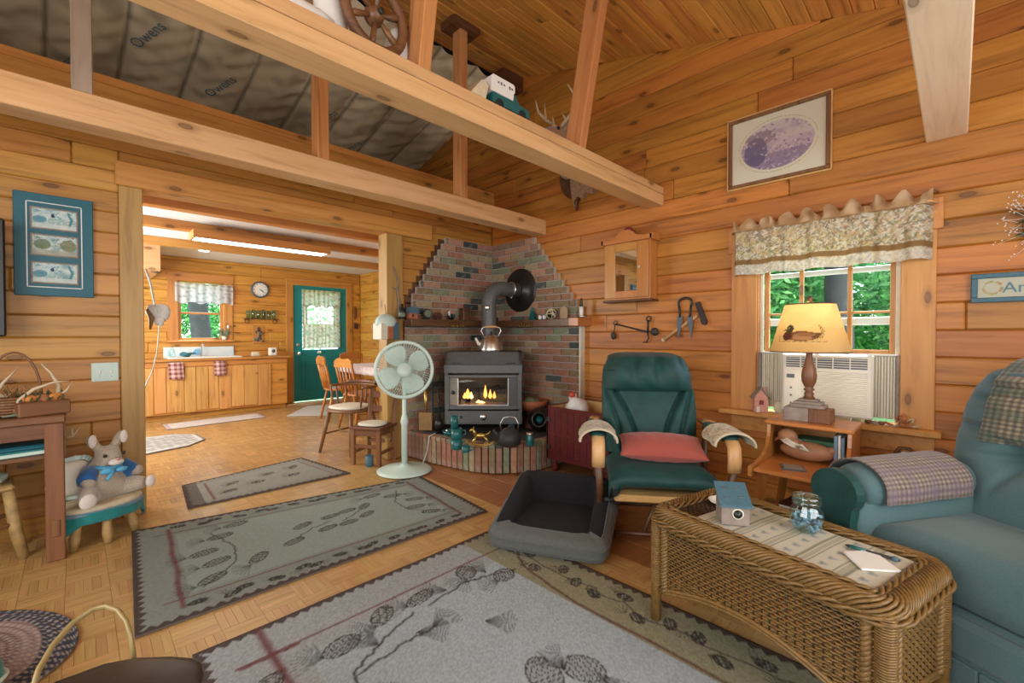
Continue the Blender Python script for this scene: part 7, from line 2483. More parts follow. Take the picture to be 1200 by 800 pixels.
for k in range(14):
    MB().sup((-0.14 + R.uniform(0, 0.22), -0.026, 0.02 + R.uniform(0, 0.17)), (0.02, 0.010, 0.02), nu=8, nv=5).build('flower', ('book_dark', 'ac_grey')[k % 2], t)
t = thing('bird_feeder', 'hanging tin bird feeder with domed mint roof and rust panel on post', 'bird feeder', (at(452, 385, Y=3.80).x - 0.02, 3.755, 1.155), 0.2)
MB().sup((0, 0, 0.155), (0.115, 0.07, 0.085), 1, 1, 24, 12).build('dome_roof', 'fan_white', t)
MB().box(-0.105, -0.03, -0.06, 0.06, 0.0, 0.15, 0.004).build('cream_side', 'offwhite', t)
MB().box(-0.03, 0.035, -0.063, 0.06, 0.0, 0.15, 0.004).build('rust_panel', 'terracotta', t)
MB().box(0.035, 0.105, -0.06, 0.06, 0.0, 0.16, 0.004).build('dark_side', 'slate_blue', t)
MB().tube([V((0, 0.0, 0.23)), V((0, 0.02, 0.33))], 0.003, 5).build('hanger', 'iron', t)
# straw hat with ribbon tails in the kitchen
t = thing('ribbon_swag', 'white tulle bow with long ribbon tails hung inside opening post', 'wall ornament', (0.352, 4.00, 0.145), 0)
t.scale = (0.86, 0.86, 0.88)
rb = MB()
for pts, w_ in (([(0.00, 1.72), (0.03, 1.60), (0.05, 1.45), (0.075, 1.38)], 0.034), ([(0.085, 1.38), (0.075, 1.2), (0.065, 1.05), (0.03, 0.90), (-0.01, 0.80), (-0.03, 0.74)], 0.020), ([(0.06, 1.40), (0.10, 1.30), (0.115, 1.33), (0.09, 1.40)], 0.045)):
    rb.tube([V((x_, 0.01 * math.sin(z_ * 20), z_)) for x_, z_ in pts], w_, 8, flat=0.22)
rb.build('ribbon', 'white', t)
MB().sup((0.045, -0.01, 1.39), (0.042, 0.03, 0.055), nu=18, nv=12, wob=0.5, seed=2).sup((0.105, -0.015, 1.37), (0.045, 0.03, 0.065), nu=18, nv=12, wob=0.5, seed=5).sup((0.08, -0.03, 1.31), (0.035, 0.02, 0.05), nu=14, nv=10, wob=0.5, seed=9).build('bow', 'white', t)
MB().tube([V((0.0, -0.03, 1.40)), V((0.03, -0.035, 1.33)), V((0.02, -0.03, 1.24))], [0.012, 0.022, 0.006], 8).build('dried_stem', 'gold_dark', t)
# dark antler bracket at the soffit corner
t = thing('soffit_bracket', 'small dark forked hook on soffit corner left of kitchen window', 'hook', (0.70, 7.14, 2.0), 0)
MB().tube([V((-0.015, 0, 0.0)), V((0.03, -0.02, -0.02)), V((0.06, -0.02, 0.06)), V((0.05, -0.02, 0.14))], [0.02, 0.016, 0.012, 0.006], 7).tube([V((0.03, -0.02, -0.02)), V((0.08, -0.03, 0.0))], [0.014, 0.006], 6).build('prongs', 'dark_wood', t)

# ================================================================== left wall
# teal triple print
tf = thing('triple_frame', 'teal matted frame with three small landscape prints on plank wall', 'picture', (-0.085, YL, 1.735), 0)
FW, FH = 0.335, 0.605
MB().box(-FW / 2, FW / 2, -0.022, -0.001, -FH / 2, FH / 2, 0.003).build('mat_board', 'teal_frame', tf)
ln_ = MB()
for x0_, x1_, z0_, z1_ in ((-0.118, 0.118, 0.248, 0.253), (-0.118, 0.118, -0.253, -0.248), (-0.118, -0.113, -0.253, 0.253), (0.113, 0.118, -0.253, 0.253)):
    ln_.box(x0_, x1_, -0.0235, -0.021, z0_, z1_, 0.0003)
ln_.build('inlay_line', 'white', tf)
for k, zc in enumerate((0.158, 0.0, -0.165)):
    cv = Canvas(0.185, 0.112, 0.003, (0.36, 0.48, 0.48))
    cv.put(cv.y > 0.06, (0.55, 0.66, 0.68), 0.7).flecks([(0.12, 0.30, 0.36), (0.62, 0.70, 0.68), (0.25, 0.42, 0.45)] if k != 1 else [(0.16, 0.2, 0.1), (0.6, 0.62, 0.55), (0.3, 0.33, 0.25)], 0.3, 2).blotch((0.12, 0.30, 0.34), 0.7, 90, 3 + k, 0.55).blotch((0.66, 0.70, 0.66), 0.7, 130, 13 + k, 0.58)
    if k == 1:
        cv.ell(0.04, 0.06, 0.035, 0.03, (0.10, 0.14, 0.05), 0.8).ell(0.15, 0.06, 0.035, 0.035, (0.16, 0.17, 0.06), 0.8).put(cv.y < 0.03, (0.36, 0.34, 0.26), 0.7)
    else:
        cv.line([(0.155, 0.02), (0.165, 0.06), (0.15, 0.10)], 0.012, (0.04, 0.20, 0.24)).ell(0.085 if k == 0 else 0.08, 0.075, 0.008, 0.011, (0.03, 0.05, 0.08)).ell(0.03, 0.05, 0.03, 0.02, (0.06, 0.24, 0.32), 0.8).put(cv.y < 0.025, (0.62, 0.66, 0.62), 0.7)
    f_ = MB().box(-0.1015, 0.1015, -0.027, -0.02, zc - 0.065, zc + 0.065, 0.002).build('print_frame', 'barn_wood', tf)
    painted('print', cv, lambda x, y, zc=zc: (x - 0.0925, -0.0275 + 0 * x, zc - 0.056 + y), 'print', f_, thick=0.0)
sw = thing('switch_plate', 'pale almond double switch plate on the plank wall by post', 'switch', (0.13, YL, 0.96), 0)
MB().box(-0.065, 0.065, -0.008, -0.0005, -0.060, 0.060, 0.003).build('plate', 'fan_white', sw)
for a in (-0.026, 0.03):
    MB().box(a - 0.006, a + 0.006, -0.014, -0.006, -0.012, 0.012, 0.002).build('toggle', 'ac_white', sw)
    for z_ in (-0.03, 0.03):
        MB().lathe([(0.003, 0), (0.002, 0.002), (0, 0.002)], 8, rotT('X', PI / 2, (a, -0.008, z_))).build('screw', 'steel', sw)
tv = thing('television', 'black flat television at the wall, only its edge in view', 'television', (-0.835, 3.70, 1.53), 0.04)
MB().box(-0.56, 0.56, -0.02, 0.03, -0.34, 0.31, 0.008).build('housing', 'black', tv)
MB().box(-0.53, 0.53, -0.022, -0.019, -0.30, 0.285, 0.001).build('screen', 'leather', tv)
MB().box(-0.20, 0.20, 0.03, 0.14, -0.15, 0.15, 0.01).build('wall_bracket', 'iron', tv)

# rustic table with shelf
tb = thing('console_table', 'rough reddish timber console table standing against the plank wall', 'table', (-0.35, 3.56, 0), 0)
MB().box(-0.75, 0.305, -0.235, 0.225, 0.735, 0.775, 0.006).build('top', 'rustic_flat', tb)
for x_ in (0.262, -0.70):
    for y_, m_ in ((-0.185, 'rustic'), (0.18, 'grey_post')):
        lg = MB().box(x_ - 0.037, x_ + 0.037, y_ - 0.032, y_ + 0.032, 0, 0.735, 0.005).build('leg', m_, tb)
        if y_ < 0:
            MB().box(x_ - 0.018, x_ + 0.018, y_ - 0.038, y_ - 0.030, 0.13, 0.22, 0.004).build('tenon', 'rustic', lg)
MB().box(-0.70, 0.24, -0.21, -0.19, 0.655, 0.735, 0.003).build('apron', 'rustic_flat', tb)
MB().box(-0.70, 0.25, -0.17, 0.20, 0.54, 0.565, 0.004).build('shelf', 'rustic_flat', tb)
MB().box(0.235, 0.262, -0.16, 0.17, 0.14, 0.20, 0.004).build('side_rail', 'dark_wood', tb)
t = thing('folded_cloth', 'folded teal patterned cloth on the console table shelf', 'cloth', (-0.32, 3.50, 0.566), 0.1)
MB().box(-0.20, 0.24, -0.13, 0.13, 0, 0.03, 0.012).build('lower_fold', 'teal_cloth', t)
MB().box(-0.19, 0.23, -0.125, 0.12, 0.030, 0.055, 0.010).build('upper_fold', 'teal_frame', t)
MB().box(-0.20, 0.23, -0.134, -0.128, 0.006, 0.024, 0.003).build('trim', 'fan_white', t)
ZT2 = 0.776
# twig basket with loop handle
bk_ = thing('twig_basket', 'dark woven basket with tall loop handle and antlers on console table', 'basket', (-0.235, 3.49, ZT2), 0)
MB().lathe([(0.085, 0), (0.105, 0.02), (0.11, 0.10), (0.10, 0.105), (0.09, 0.03), (0, 0.02)], 22, caps=(True, False)).build('bowl', 'dark_wood', bk_)
mb = MB()
for k in range(7):
    mb.tube([V(((0.108 + 0.004 * ((j + k) % 2)) * math.cos(a), (0.108 + 0.004 * ((j + k) % 2)) * math.sin(a), 0.012 + k * 0.014)) for j, a in enumerate(np.linspace(0, 2 * PI, 33)[:-1])], 0.006, 5, closed=True)
mb.build('weave', 'rustic', bk_)
MB().tube([V((0.098 * math.cos(a), 0, 0.09 + 0.24 * math.sin(a))) for a in np.linspace(0, PI, 21)], 0.006, 7).build('handle', 'brown_wood', bk_)
mb = MB()
rr_ = random.Random(5)
for k in range(60):
    a, q = rr_.uniform(0, 6.28), 0.09 * math.sqrt(rr_.random())
    p = V((q * math.cos(a), q * math.sin(a), 0.09))
    mb.tube([p, p + V((rr_.uniform(-0.04, 0.04), rr_.uniform(-0.03, 0.03), rr_.uniform(0.02, 0.06)))], [0.004, 0.002], 4)
mb.build('dried_moss', 'gold_dark', bk_)
# red brick-coloured box of pods and antlers
bx_ = thing('planter_box', 'reddish rough box filled with leaves and antler tips on console table', 'box', (-0.135, 3.41, ZT2), 0.35)
MB().box(-0.10, 0.10, -0.05, 0.05, 0, 0.075, 0.006).build('box', 'rustic_flat', bx_)
mb = MB()
for k in range(46):
    p = V((rr_.uniform(-0.09, 0.09), rr_.uniform(-0.04, 0.04), 0.075))
    d = V((rr_.uniform(-0.4, 0.4), rr_.uniform(-0.3, 0.3), 1)).normalized() * rr_.uniform(0.02, 0.06)
    s_ = d.orthogonal().normalized() * 0.012
    mb.add([p - s_, p + d * 0.5 + s_ * 1.2, p + d, p + d * 0.4 - s_ * 1.4], [(0, 1, 2, 3)])
mb.build('leaves', 'leaf_sage', bx_)
for x_, m_ in ((-0.05, 'leaf_orange'), (0.05, 'leaf_orange'), (0.0, 'leaf_rust')):
    MB().sup((x_, -0.02, 0.09), (0.032, 0.018, 0.02), nu=12, nv=8, wob=0.4, seed=x_ * 50).build('leaf', m_, bx_)


def antler(name, label, loc, pts, tines, r_=0.013):
    t = thing(name, label, 'antler', loc, 0)
    mb = MB().tube([V(p) for p in pts], [r_ * (1 - 0.75 * i / (len(pts) - 1)) for i in range(len(pts))], 8)
    for q in tines:
        mb.tube([V(p) for p in q], [r_ * 0.7, r_ * 0.5, r_ * 0.12][:len(q)], 7)
    mb.build('beam', 'antler', t)
    return t


antler('antler', 'pale curved antler resting on rim of twig basket by television', (-0.30, 3.44, ZT2 + 0.105), [(0.04, 0, 0.0), (-0.02, 0, 0.02), (-0.06, 0.0, 0.05), (-0.09, 0.0, 0.085)], [[(-0.0, 0, 0.01), (0.03, -0.01, 0.07), (0.085, 0.01, 0.15)]], 0.016)
antler('antler', 'long arched antler sweeping over the reddish planter box', (-0.20, 3.38, ZT2 + 0.03), [(-0.02, 0, 0.0), (-0.01, 0, 0.06), (0.04, 0, 0.11), (0.11, 0, 0.14), (0.17, 0, 0.145)], [])
antler('antler', 'upright forked antler standing at end of planter box', (-0.075, 3.43, ZT2 + 0.07), [(0, 0, 0), (0.005, 0, 0.08), (-0.025, 0, 0.15), (-0.06, 0, 0.20)], [[(0.0, 0, 0.02), (0.035, 0, 0.05), (0.06, 0.0, 0.10)]], 0.012)
t = thing('feather', 'pale green corn husk lying on front edge of console table', 'husk', (-0.19, 3.36, ZT2), 0.2)
MB().tube([V((-0.08, 0, 0.012)), V((-0.03, 0, 0.018)), V((0.03, 0, 0.016)), V((0.09, 0.01, 0.02))], [0.004, 0.013, 0.011, 0.003], 8, flat=0.6).build('husk', 'leaf_sage', t)
t = thing('teal_notebook', 'teal notebook corner on console table near television', 'notebook', (-0.40, 3.40, ZT2), 0.3)
MB().box(-0.08, 0.09, -0.06, 0.06, 0, 0.018, 0.002).build('cover', 'teal_glaze', t)
MB().box(-0.078, 0.088, -0.058, 0.058, 0.003, 0.015, 0.001).build('pages', 'paper', t)
# antler hanging on the table leg
antler('antler', 'small white forked antler hung on console table back leg', (-0.02, 3.66, 0.60), [(-0.03, 0, 0), (0.0, 0, 0.0), (0.03, 0, 0.05)], [[(0.0, 0, 0.0), (-0.005, 0.0, 0.05)]], 0.008)

# log legged stool with the rabbit
st_c = V((0.085, 3.555, 0))
ls = thing('log_stool', 'low log legged stool with tan top and teal skirt under rabbit', 'stool', st_c, 0.25)
SZ = 0.215
MB().sup((0, 0, SZ), (0.20, 0.145, 0.022), 0.5, 0.9, 34, 8).build('seat', 'straw', ls)
MB().sup((0, 0, SZ - 0.022), (0.207, 0.152, 0.016), 0.4, 0.9, 34, 8).build('edge_band', 'book_blue', ls)
for a, b in ((-0.12, -0.085), (0.0, -0.115), (0.13, -0.06), (0.06, 0.09), (-0.10, 0.08)):
    MB().tube([V((a * 0.85, b * 0.85, SZ - 0.02)), V((a, b, 0.11)), V((a * 1.08, b * 1.08, 0.06)), V((a * 1.15, b * 1.15, 0))], [0.024, 0.022, 0.026, 0.018], 9).build('leg', 'log_bark', ls)


def skirt(u, v):
    a = -PI * 1.02 + u * PI * 1.1
    drop = 0.06 + 0.07 * max(0, math.sin(u * PI * 2.6 + 0.4)) ** 2
    f = 1 + 0.03 * math.sin(u * 40) * v
    return (0.205 * math.cos(a) * f, 0.15 * math.sin(a) * f, SZ - 0.015 - drop * v)


MB().sheet(skirt, 60, 6, thick=0.004).build('cloth_skirt', 'teal_cloth', ls)

# plush rabbit: one skinned body; vest, ribbon and pads as parts
rb_ = thing('rabbit_plush', 'tan plush rabbit in blue vest sitting on the log stool', 'soft toy', (st_c.x + 0.035, st_c.y + 0.0, SZ + 0.022), face(0.35, -0.94))
rb_.scale = (1.1, 1.1, 1.06)


def skin_body(name, verts, edges, radii, root, mat, parent, sub=2):
    me = bpy.data.meshes.new(name)
    me.from_pydata([V(v) for v in verts], edges, [])
    o = link(name, me, parent)
    me.materials.append(MAT[mat])
    sk_ = o.modifiers.new('skin', 'SKIN')
    sk_.use_smooth_shade = True
    for i, r_ in enumerate(radii):
        d = me.skin_vertices[0].data[i]
        d.radius = r_ if isinstance(r_, tuple) else (r_, r_)
        d.use_root = (i == root)
    sb_ = o.modifiers.new('sub', 'SUBSURF')
    sb_.levels = sb_.render_levels = sub
    return o


RV = [(0, 0.02, 0.06), (0, 0.025, 0.12), (0, 0.015, 0.17), (0, -0.005, 0.205), (0, -0.03, 0.235), (0, -0.085, 0.222),      # body, neck, head, muzzle
      (-0.075, -0.02, 0.045), (-0.11, -0.085, 0.05), (-0.13, -0.135, 0.035),                                         # leg
      (0.075, -0.02, 0.045), (0.105, -0.075, 0.055), (0.125, -0.115, 0.06),
      (-0.07, 0.0, 0.155), (-0.105, -0.045, 0.115), (-0.085, -0.085, 0.10),
      (0.07, 0.0, 0.155), (0.11, -0.045, 0.125), (0.12, -0.085, 0.125),
      (-0.035, -0.005, 0.275), (-0.06, 0.01, 0.32), (-0.065, 0.005, 0.355),
      (0.03, -0.005, 0.275), (0.06, 0.0, 0.325), (0.075, -0.005, 0.36)]
RE = [(0, 1), (1, 2), (2, 3), (3, 4), (4, 5), (0, 6), (6, 7), (7, 8), (0, 9), (9, 10), (10, 11), (2, 12), (12, 13), (13, 14), (2, 15), (15, 16), (16, 17), (4, 18), (18, 19), (19, 20), (4, 21), (21, 22), (22, 23)]
RD = [0.090, 0.092, 0.070, 0.048, 0.074, 0.036, 0.055, 0.046, 0.036, 0.055, 0.044, 0.034, 0.036, 0.030, 0.024, 0.036, 0.030, 0.026, 0.018, 0.027, 0.016, 0.018, 0.026, 0.015]
skin_body('body', RV, RE, RD, 0, 'plush', rb_)
for s_, p0, p1 in ((-1, (-0.062, -0.018, 0.30), (-0.068, -0.020, 0.35)), (1, (0.058, -0.026, 0.30), (0.075, -0.030, 0.355))):
    MB().sup(tuple((V(p0) + V(p1)) / 2), (0.019, 0.008, 0.036), nu=14, nv=8).build('inner_ear', 'plush_white', rb_)
    MB().sup((s_ * 0.040, -0.083, 0.247), (0.009, 0.007, 0.010), nu=10, nv=6).build('eye', 'black', rb_)
MB().sup((0, -0.118, 0.226), (0.011, 0.008, 0.008), nu=10, nv=6).build('nose', 'pink_brick', rb_)
MB().sup((0, -0.10, 0.208), (0.034, 0.024, 0.018), nu=14, nv=8).build('muzzle', 'plush_white', rb_)
MB().sup((-0.142, -0.165, 0.045), (0.036, 0.014, 0.040), nu=16, nv=8).build('foot_pad', 'plush_white', rb_)
MB().sup((0.135, -0.142, 0.066), (0.024, 0.014, 0.034), nu=16, nv=8).build('foot_pad', 'plush_white', rb_)


def vest(u, v):
    a = -0.25 * PI + u * 1.5 * PI
    k = v
    rx, ry = 0.100 - 0.030 * k ** 2, 0.098 - 0.035 * k ** 2
    return (rx * math.cos(a), 0.022 + ry * math.sin(a), 0.085 + 0.105 * k)


MB().sheet(vest, 40, 10, thick=0.006).build('vest', 'blue_felt', rb_)
for s_ in (-1, 1):
    MB().tube([V((s_ * 0.062, 0.0, 0.165)), V((s_ * 0.098, -0.032, 0.128)), V((s_ * 0.105, -0.05, 0.115))], [0.043, 0.040, 0.036], 14).build('sleeve', 'blue_felt', rb_)
MB().tube([V((-0.058, -0.03, 0.182)), V((-0.02, -0.075, 0.172)), V((0.02, -0.075, 0.172)), V((0.055, -0.03, 0.184))], 0.011, 8).sup((-0.035, -0.095, 0.165), (0.032, 0.012, 0.018), nu=12, nv=6).sup((0.025, -0.095, 0.160), (0.028, 0.012, 0.015), nu=12, nv=6).tube([V((-0.01, -0.098, 0.16)), V((-0.05, -0.125, 0.125))], [0.010, 0.008], 6).build('bow', 'blue_ribbon', rb_)
# ruffled floral cushion behind the rabbit
t = thing('ruffled_cushion', 'small mint floral cushion with ruffled edge behind the rabbit', 'cushion', (st_c.x - 0.115, st_c.y + 0.065, SZ + 0.024), 0.35)
MB().sup((0, 0, 0.125), (0.085, 0.035, 0.10), 0.6, 0.5, 28, 14).build('pad', 'cream_cloth', t)


def ruf(u, v):
    a = 2 * PI * u
    pw = lambda q, e: math.copysign(abs(q) ** e, q)
    f = 1 + 0.26 * v
    return (0.085 * pw(math.cos(a), 0.5) * f, 0.014 * v * math.sin(a * 26), 0.125 + 0.10 * pw(math.sin(a), 0.5) * f)


MB().sheet(ruf, 160, 4, thick=0.002).build('ruffle', 'fan_white', t)

# second log stool at the frame edge, carrying a folded cloth
ls2 = thing('log_stool', 'taller rough log stool at console table end with cloth on top', 'stool', (-0.375, 3.62, 0), 0.1)
MB().box(-0.13, 0.125, -0.12, 0.12, 0.37, 0.405, 0.012).build('seat', 'log_bark', ls2)
for a in (-0.10, 0.10):
    for b in (-0.085, 0.085):
        MB().tube([V((a, b, 0.38)), V((a * 1.25, b * 1.15, 0.15)), V((a * 1.5, b * 1.3, 0))], [0.024, 0.026, 0.024], 9).build('leg', 'log_bark', ls2)
for b in (-0.105, 0.105):
    MB().tube([V((-0.125, b, 0.12)), V((0.125, b, 0.20))], 0.011, 7).build('stretcher', 'brown_wood', ls2)
t = thing('folded_cloth', 'crumpled mint and white cloth lying on the taller log stool', 'cloth', (-0.385, 3.62, 0.406), 0)
MB().sup((0.0, 0, 0.022), (0.11, 0.09, 0.024), 0.6, 0.6, 26, 10, wob=0.25, seed=2).sup((-0.02, 0.02, 0.065), (0.06, 0.05, 0.045), 0.8, 0.8, 20, 10, wob=0.4, seed=8).build('cloth', 'fan_white', t)

# teal cushion and bentwood chair close to the camera
t = thing('floor_cushion', 'teal velvet cushion with pale piped edge on the braided rug', 'cushion', (-0.405, 2.19, 0.014), -0.8)
MB().sup((0, 0, 0.085), (0.20, 0.17, 0.085), 0.5, 0.4, 36, 16).build('pad', 'teal_cloth', t)
pw_ = lambda q, e: math.copysign(abs(q) ** e, q)
MB().tube([V((0.203 * pw_(math.cos(a), 0.4), 0.173 * pw_(math.sin(a), 0.4), 0.085)) for a in np.linspace(0, 2 * PI, 65)[:-1]], 0.007, 6, closed=True).build('piping', 'fan_white', t)
bc = thing('bentwood_chair', 'bentwood lounge chair with dark brown leather seat near the camera', 'chair', (0.07, 1.23, 0), 0)


def leather_top(u, v):
    a = 2 * PI * u
    return (0, 0, 0)


zz_ = 0.40
lo_ = [(60, 801), (85, 792), (120, 779), (160, 771.5), (200, 770), (226, 772), (238, 778), (240, 790), (236, 815)]
rim = [at(px, py, Z=zz_) - V((0.07, 1.23, 0)) for px, py in lo_]
far_ = [V((0.16, -0.33, zz_)), V((-0.12, -0.33, zz_))]
outl = [(p.x, p.y) for p in rim] + [(0.20, -0.20), (0.12, -0.33), (-0.20, -0.30), (-0.16, 0.05)]
n_ = len(outl)
cx_, cy_ = sum(p[0] for p in outl) / n_, sum(p[1] for p in outl) / n_
rings = []
for f_, z_ in ((0.93, zz_ - 0.09), (1.0, zz_ - 0.07), (1.015, zz_ - 0.04), (1.0, zz_ - 0.006), (0.96, zz_ + 0.006), (0.80, zz_ + 0.012), (0.3, zz_ + 0.016)):
    rings.append([V((cx_ + (x - cx_) * f_, cy_ + (y - cy_) * f_, z_)) for x, y in outl])
MB().ring(rings).build('leather_seat', 'leather', bc)
ap = []
for px, py, z_ in ((36, 815, 0.40), (45, 785, 0.43), (62, 756, 0.455), (85, 730, 0.475), (108, 714, 0.485), (124, 710, 0.487), (138, 715, 0.48), (148, 728, 0.46), (153, 745, 0.43), (156, 765, 0.39), (158, 785, 0.33)):
    k = len(ap) / 10
    ap.append(at(px, py, Z=z_) - V((0.07, 1.23, 0)))
MB().tube(ap, [0.0058] * len(ap), 10, flat=1.5).build('bent_arm', 'bentwood', bc)
for x_, y_ in ((-0.12, 0.22), (0.14, 0.18), (-0.14, -0.25), (0.10, -0.28)):
    MB().cyl(V((x_, y_, 0.012)), V((x_ * 0.95, y_ * 0.95, zz_ - 0.085)), 0.016, n=10).build('leg', 'bentwood', bc)

# ================================================================== things on and above the gable wall
def on_wall(name, label, cat, y, z, group=None):
    return thing(name, label, cat, (XR, y, z), -PI / 2, group)


# framed oval print
fp_ = on_wall('framed_print', 'gilt framed oval print of a pale violet landscape in cream mat', 'picture', 0.90, 2.525)
PW, PH = 0.625, 0.50
fr = MB()
for x0_, x1_, z0_, z1_ in ((-PW / 2, PW / 2, PH / 2 - 0.025, PH / 2), (-PW / 2, PW / 2, -PH / 2, -PH / 2 + 0.025), (-PW / 2, -PW / 2 + 0.025, -PH / 2 + 0.025, PH / 2 - 0.025), (PW / 2 - 0.025, PW / 2, -PH / 2 + 0.025, PH / 2 - 0.025)):
    fr.box(x0_, x1_, -0.030, -0.001, z0_, z1_, 0.007)
fr.build('frame', 'brown_wood', fp_)
fr = MB()
for x0_, x1_, z0_, z1_ in ((-PW / 2 - 0.008, PW / 2 + 0.008, PH / 2, PH / 2 + 0.010), (-PW / 2 - 0.008, PW / 2 + 0.008, -PH / 2 - 0.010, -PH / 2), (-PW / 2 - 0.010, -PW / 2, -PH / 2, PH / 2), (PW / 2, PW / 2 + 0.010, -PH / 2, PH / 2)):
    fr.box(x0_, x1_, -0.024, -0.001, z0_, z1_, 0.003)
fr.build('gilt_edge', 'oak_pale', fp_)
cv = Canvas(PW - 0.05, PH - 0.05, 0.0042, (0.60, 0.55, 0.43))
W2, H2 = cv.w / 2, cv.h / 2
cv.ell(W2, H2, 0.245, 0.185, (0.33, 0.27, 0.16)).ell(W2, H2, 0.2425, 0.1825, (0.60, 0.55, 0.43))
ins_ = ((cv.x - W2) / 0.225) ** 2 + ((cv.y - H2) / 0.165) ** 2 <= 1
sv_ = cv.c.copy()
cv.put(ins_, (0.44, 0.34, 0.38)).put(ins_ & (cv.y > H2 + 0.03), (0.52, 0.45, 0.44), 0.8).blotch((0.30, 0.22, 0.32), 0.6, 60, 3, 0.55).blotch((0.50, 0.40, 0.44), 0.5, 90, 6, 0.55)
cv.put(ins_ & (cv.y < H2 - 0.05), (0.20, 0.14, 0.24), 0.7).ell(W2 - 0.13, H2 - 0.02, 0.075, 0.10, (0.10, 0.09, 0.19), 0.8).ell(W2 - 0.10, H2 + 0.07, 0.10, 0.05, (0.20, 0.13, 0.18), 0.7)
for x_, y_ in ((0.02, 0.0), (0.07, 0.01), (0.12, 0.015), (-0.02, -0.03), (0.05, -0.03)):
    cv.ell(W2 + x_, H2 + y_, 0.035, 0.022, (0.50, 0.38, 0.42), 0.85)
cv.blotch((0.13, 0.11, 0.22), 0.55, 190, 12, 0.62).flecks([(0.14, 0.11, 0.22), (0.58, 0.46, 0.50), (0.24, 0.17, 0.28), (0.42, 0.30, 0.36)], 0.16, 3)
mk = (~ins_)[..., None]
cv.c = np.where(mk, sv_, cv.c)
painted('print', cv, lambda x, y: (x - W2, -0.012 + 0 * x, y - H2), 'print', fp_, thick=0.004)

# mirrored wall cabinet
wc_t = on_wall('mirror_cabinet', 'golden oak wall cabinet with narrow mirror door and shaped crest', 'cabinet', 2.0, 1.78)
CW, CHH, CD = 0.44, 0.56, 0.13
wcm = 'maple_up'
MB().box(-CW / 2, CW / 2, -CD, -0.001, -CHH / 2, CHH / 2 - 0.06, 0.003).build('body', wcm, wc_t)
MB().prism([(-CW / 2 - 0.03, CHH / 2 - 0.07), (CW / 2 + 0.03, CHH / 2 - 0.07), (CW / 2 + 0.03, CHH / 2 - 0.03), (CW / 2 - 0.05, CHH / 2 - 0.035), (0.10, CHH / 2 - 0.02), (0.07, CHH / 2 + 0.01), (0.03, CHH / 2 + 0.03), (-0.03, CHH / 2 + 0.03), (-0.07, CHH / 2 + 0.01), (-0.10, CHH / 2 - 0.02), (-CW / 2 + 0.05, CHH / 2 - 0.035), (-CW / 2 - 0.03, CHH / 2 - 0.03)], -CD - 0.022, -CD).build('crest', 'maple', wc_t)
MB().box(CW / 2, CW / 2 + 0.028, -CD - 0.022, -0.001, CHH / 2 - 0.075, CHH / 2 - 0.02, 0.006).box(-CW / 2 - 0.028, -CW / 2, -CD - 0.022, -0.001, CHH / 2 - 0.075, CHH / 2 - 0.02, 0.006).build('cornice', 'maple', wc_t)
dd_ = MB()
for a in ((-CW / 2 + 0.01, -0.105, -CHH / 2 + 0.015, CHH / 2 - 0.075), (0.105, CW / 2 - 0.01, -CHH / 2 + 0.015, CHH / 2 - 0.075), (-0.105, 0.105, CHH / 2 - 0.145, CHH / 2 - 0.075), (-0.105, 0.105, -CHH / 2 + 0.015, -CHH / 2 + 0.075)):
    dd_.box(a[0], a[1], -CD - 0.018, -CD, a[2], a[3], 0.004)
dd_ = dd_.build('door', wcm, wc_t)
MB().box(-0.107, 0.107, -CD - 0.008, -CD - 0.002, -CHH / 2 + 0.07, CHH / 2 - 0.14, 0.001).build('mirror', 'mirror', dd_)
MB().lathe([(0.006, 0), (0.012, 0.014), (0.0, 0.024)], 12, rotT('X', PI / 2, (0.135, -CD - 0.018, -0.015))).build('knob', 'offwhite', dd_)
MB().box(-CW / 2 - 0.012, CW / 2 + 0.012, -CD - 0.015, -0.001, -CHH / 2 - 0.018, -CHH / 2, 0.005).build('base_moulding', 'dark_wood', wc_t)
cvx = V((XR - 0.06, 2.0 + 0.02, 1.78 + CHH / 2 - 0.0605))
t = thing('candle_jar', 'dark red candle jar with pale band on top of mirror cabinet', 'jar', cvx)
MB().lathe([(0.035, 0), (0.038, 0.01), (0.038, 0.05)], 18, caps=(True, False)).build('band', 'offwhite', t)
MB().lathe([(0.038, 0.05), (0.040, 0.115), (0.03, 0.13), (0, 0.132)], 18, caps=(False, True)).build('glass_body', 'book_maroon', t)

# iron steelyard
sy = on_wall('steelyard_scale', 'antique iron steelyard beam with weight hanging on plank wall', 'scale', 1.98, 1.25)
MB().tube([V((-0.195, -0.02, 0.045)), V((0.0, -0.02, 0.0)), V((0.12, -0.02, -0.028))], [0.006, 0.007, 0.010], 7).build('beam', 'iron', sy)
MB().tube([V((-0.20, -0.02, 0.045)), V((-0.205, -0.02, 0.0)), V((-0.215, -0.02, -0.03))], 0.004, 6).sup((-0.215, -0.022, -0.06), (0.024, 0.020, 0.034), nu=14, nv=8).tube([V((-0.195 + 0.02 * math.cos(a), -0.02, 0.055 + 0.02 * math.sin(a))) for a in np.linspace(0, 2 * PI, 13)], 0.004, 6).build('weight', 'iron', sy)
MB().tube([V((0.12, -0.02, -0.03)), V((0.13, -0.03, 0.03)), V((0.125, -0.02, 0.075))], 0.008, 6).sup((0.185, -0.022, -0.025), (0.034, 0.020, 0.034), nu=16, nv=8).tube([V((0.12, -0.02, -0.03)), V((0.13, -0.02, -0.08)), V((0.11, -0.02, -0.115)), V((0.08, -0.02, -0.115))], 0.006, 6).tube([V((0.13 + 0.022 * math.cos(a), -0.02, 0.085 + 0.022 * math.sin(a))) for a in np.linspace(0, 2 * PI, 13)], 0.005, 6).build('hook_end', 'iron', sy)

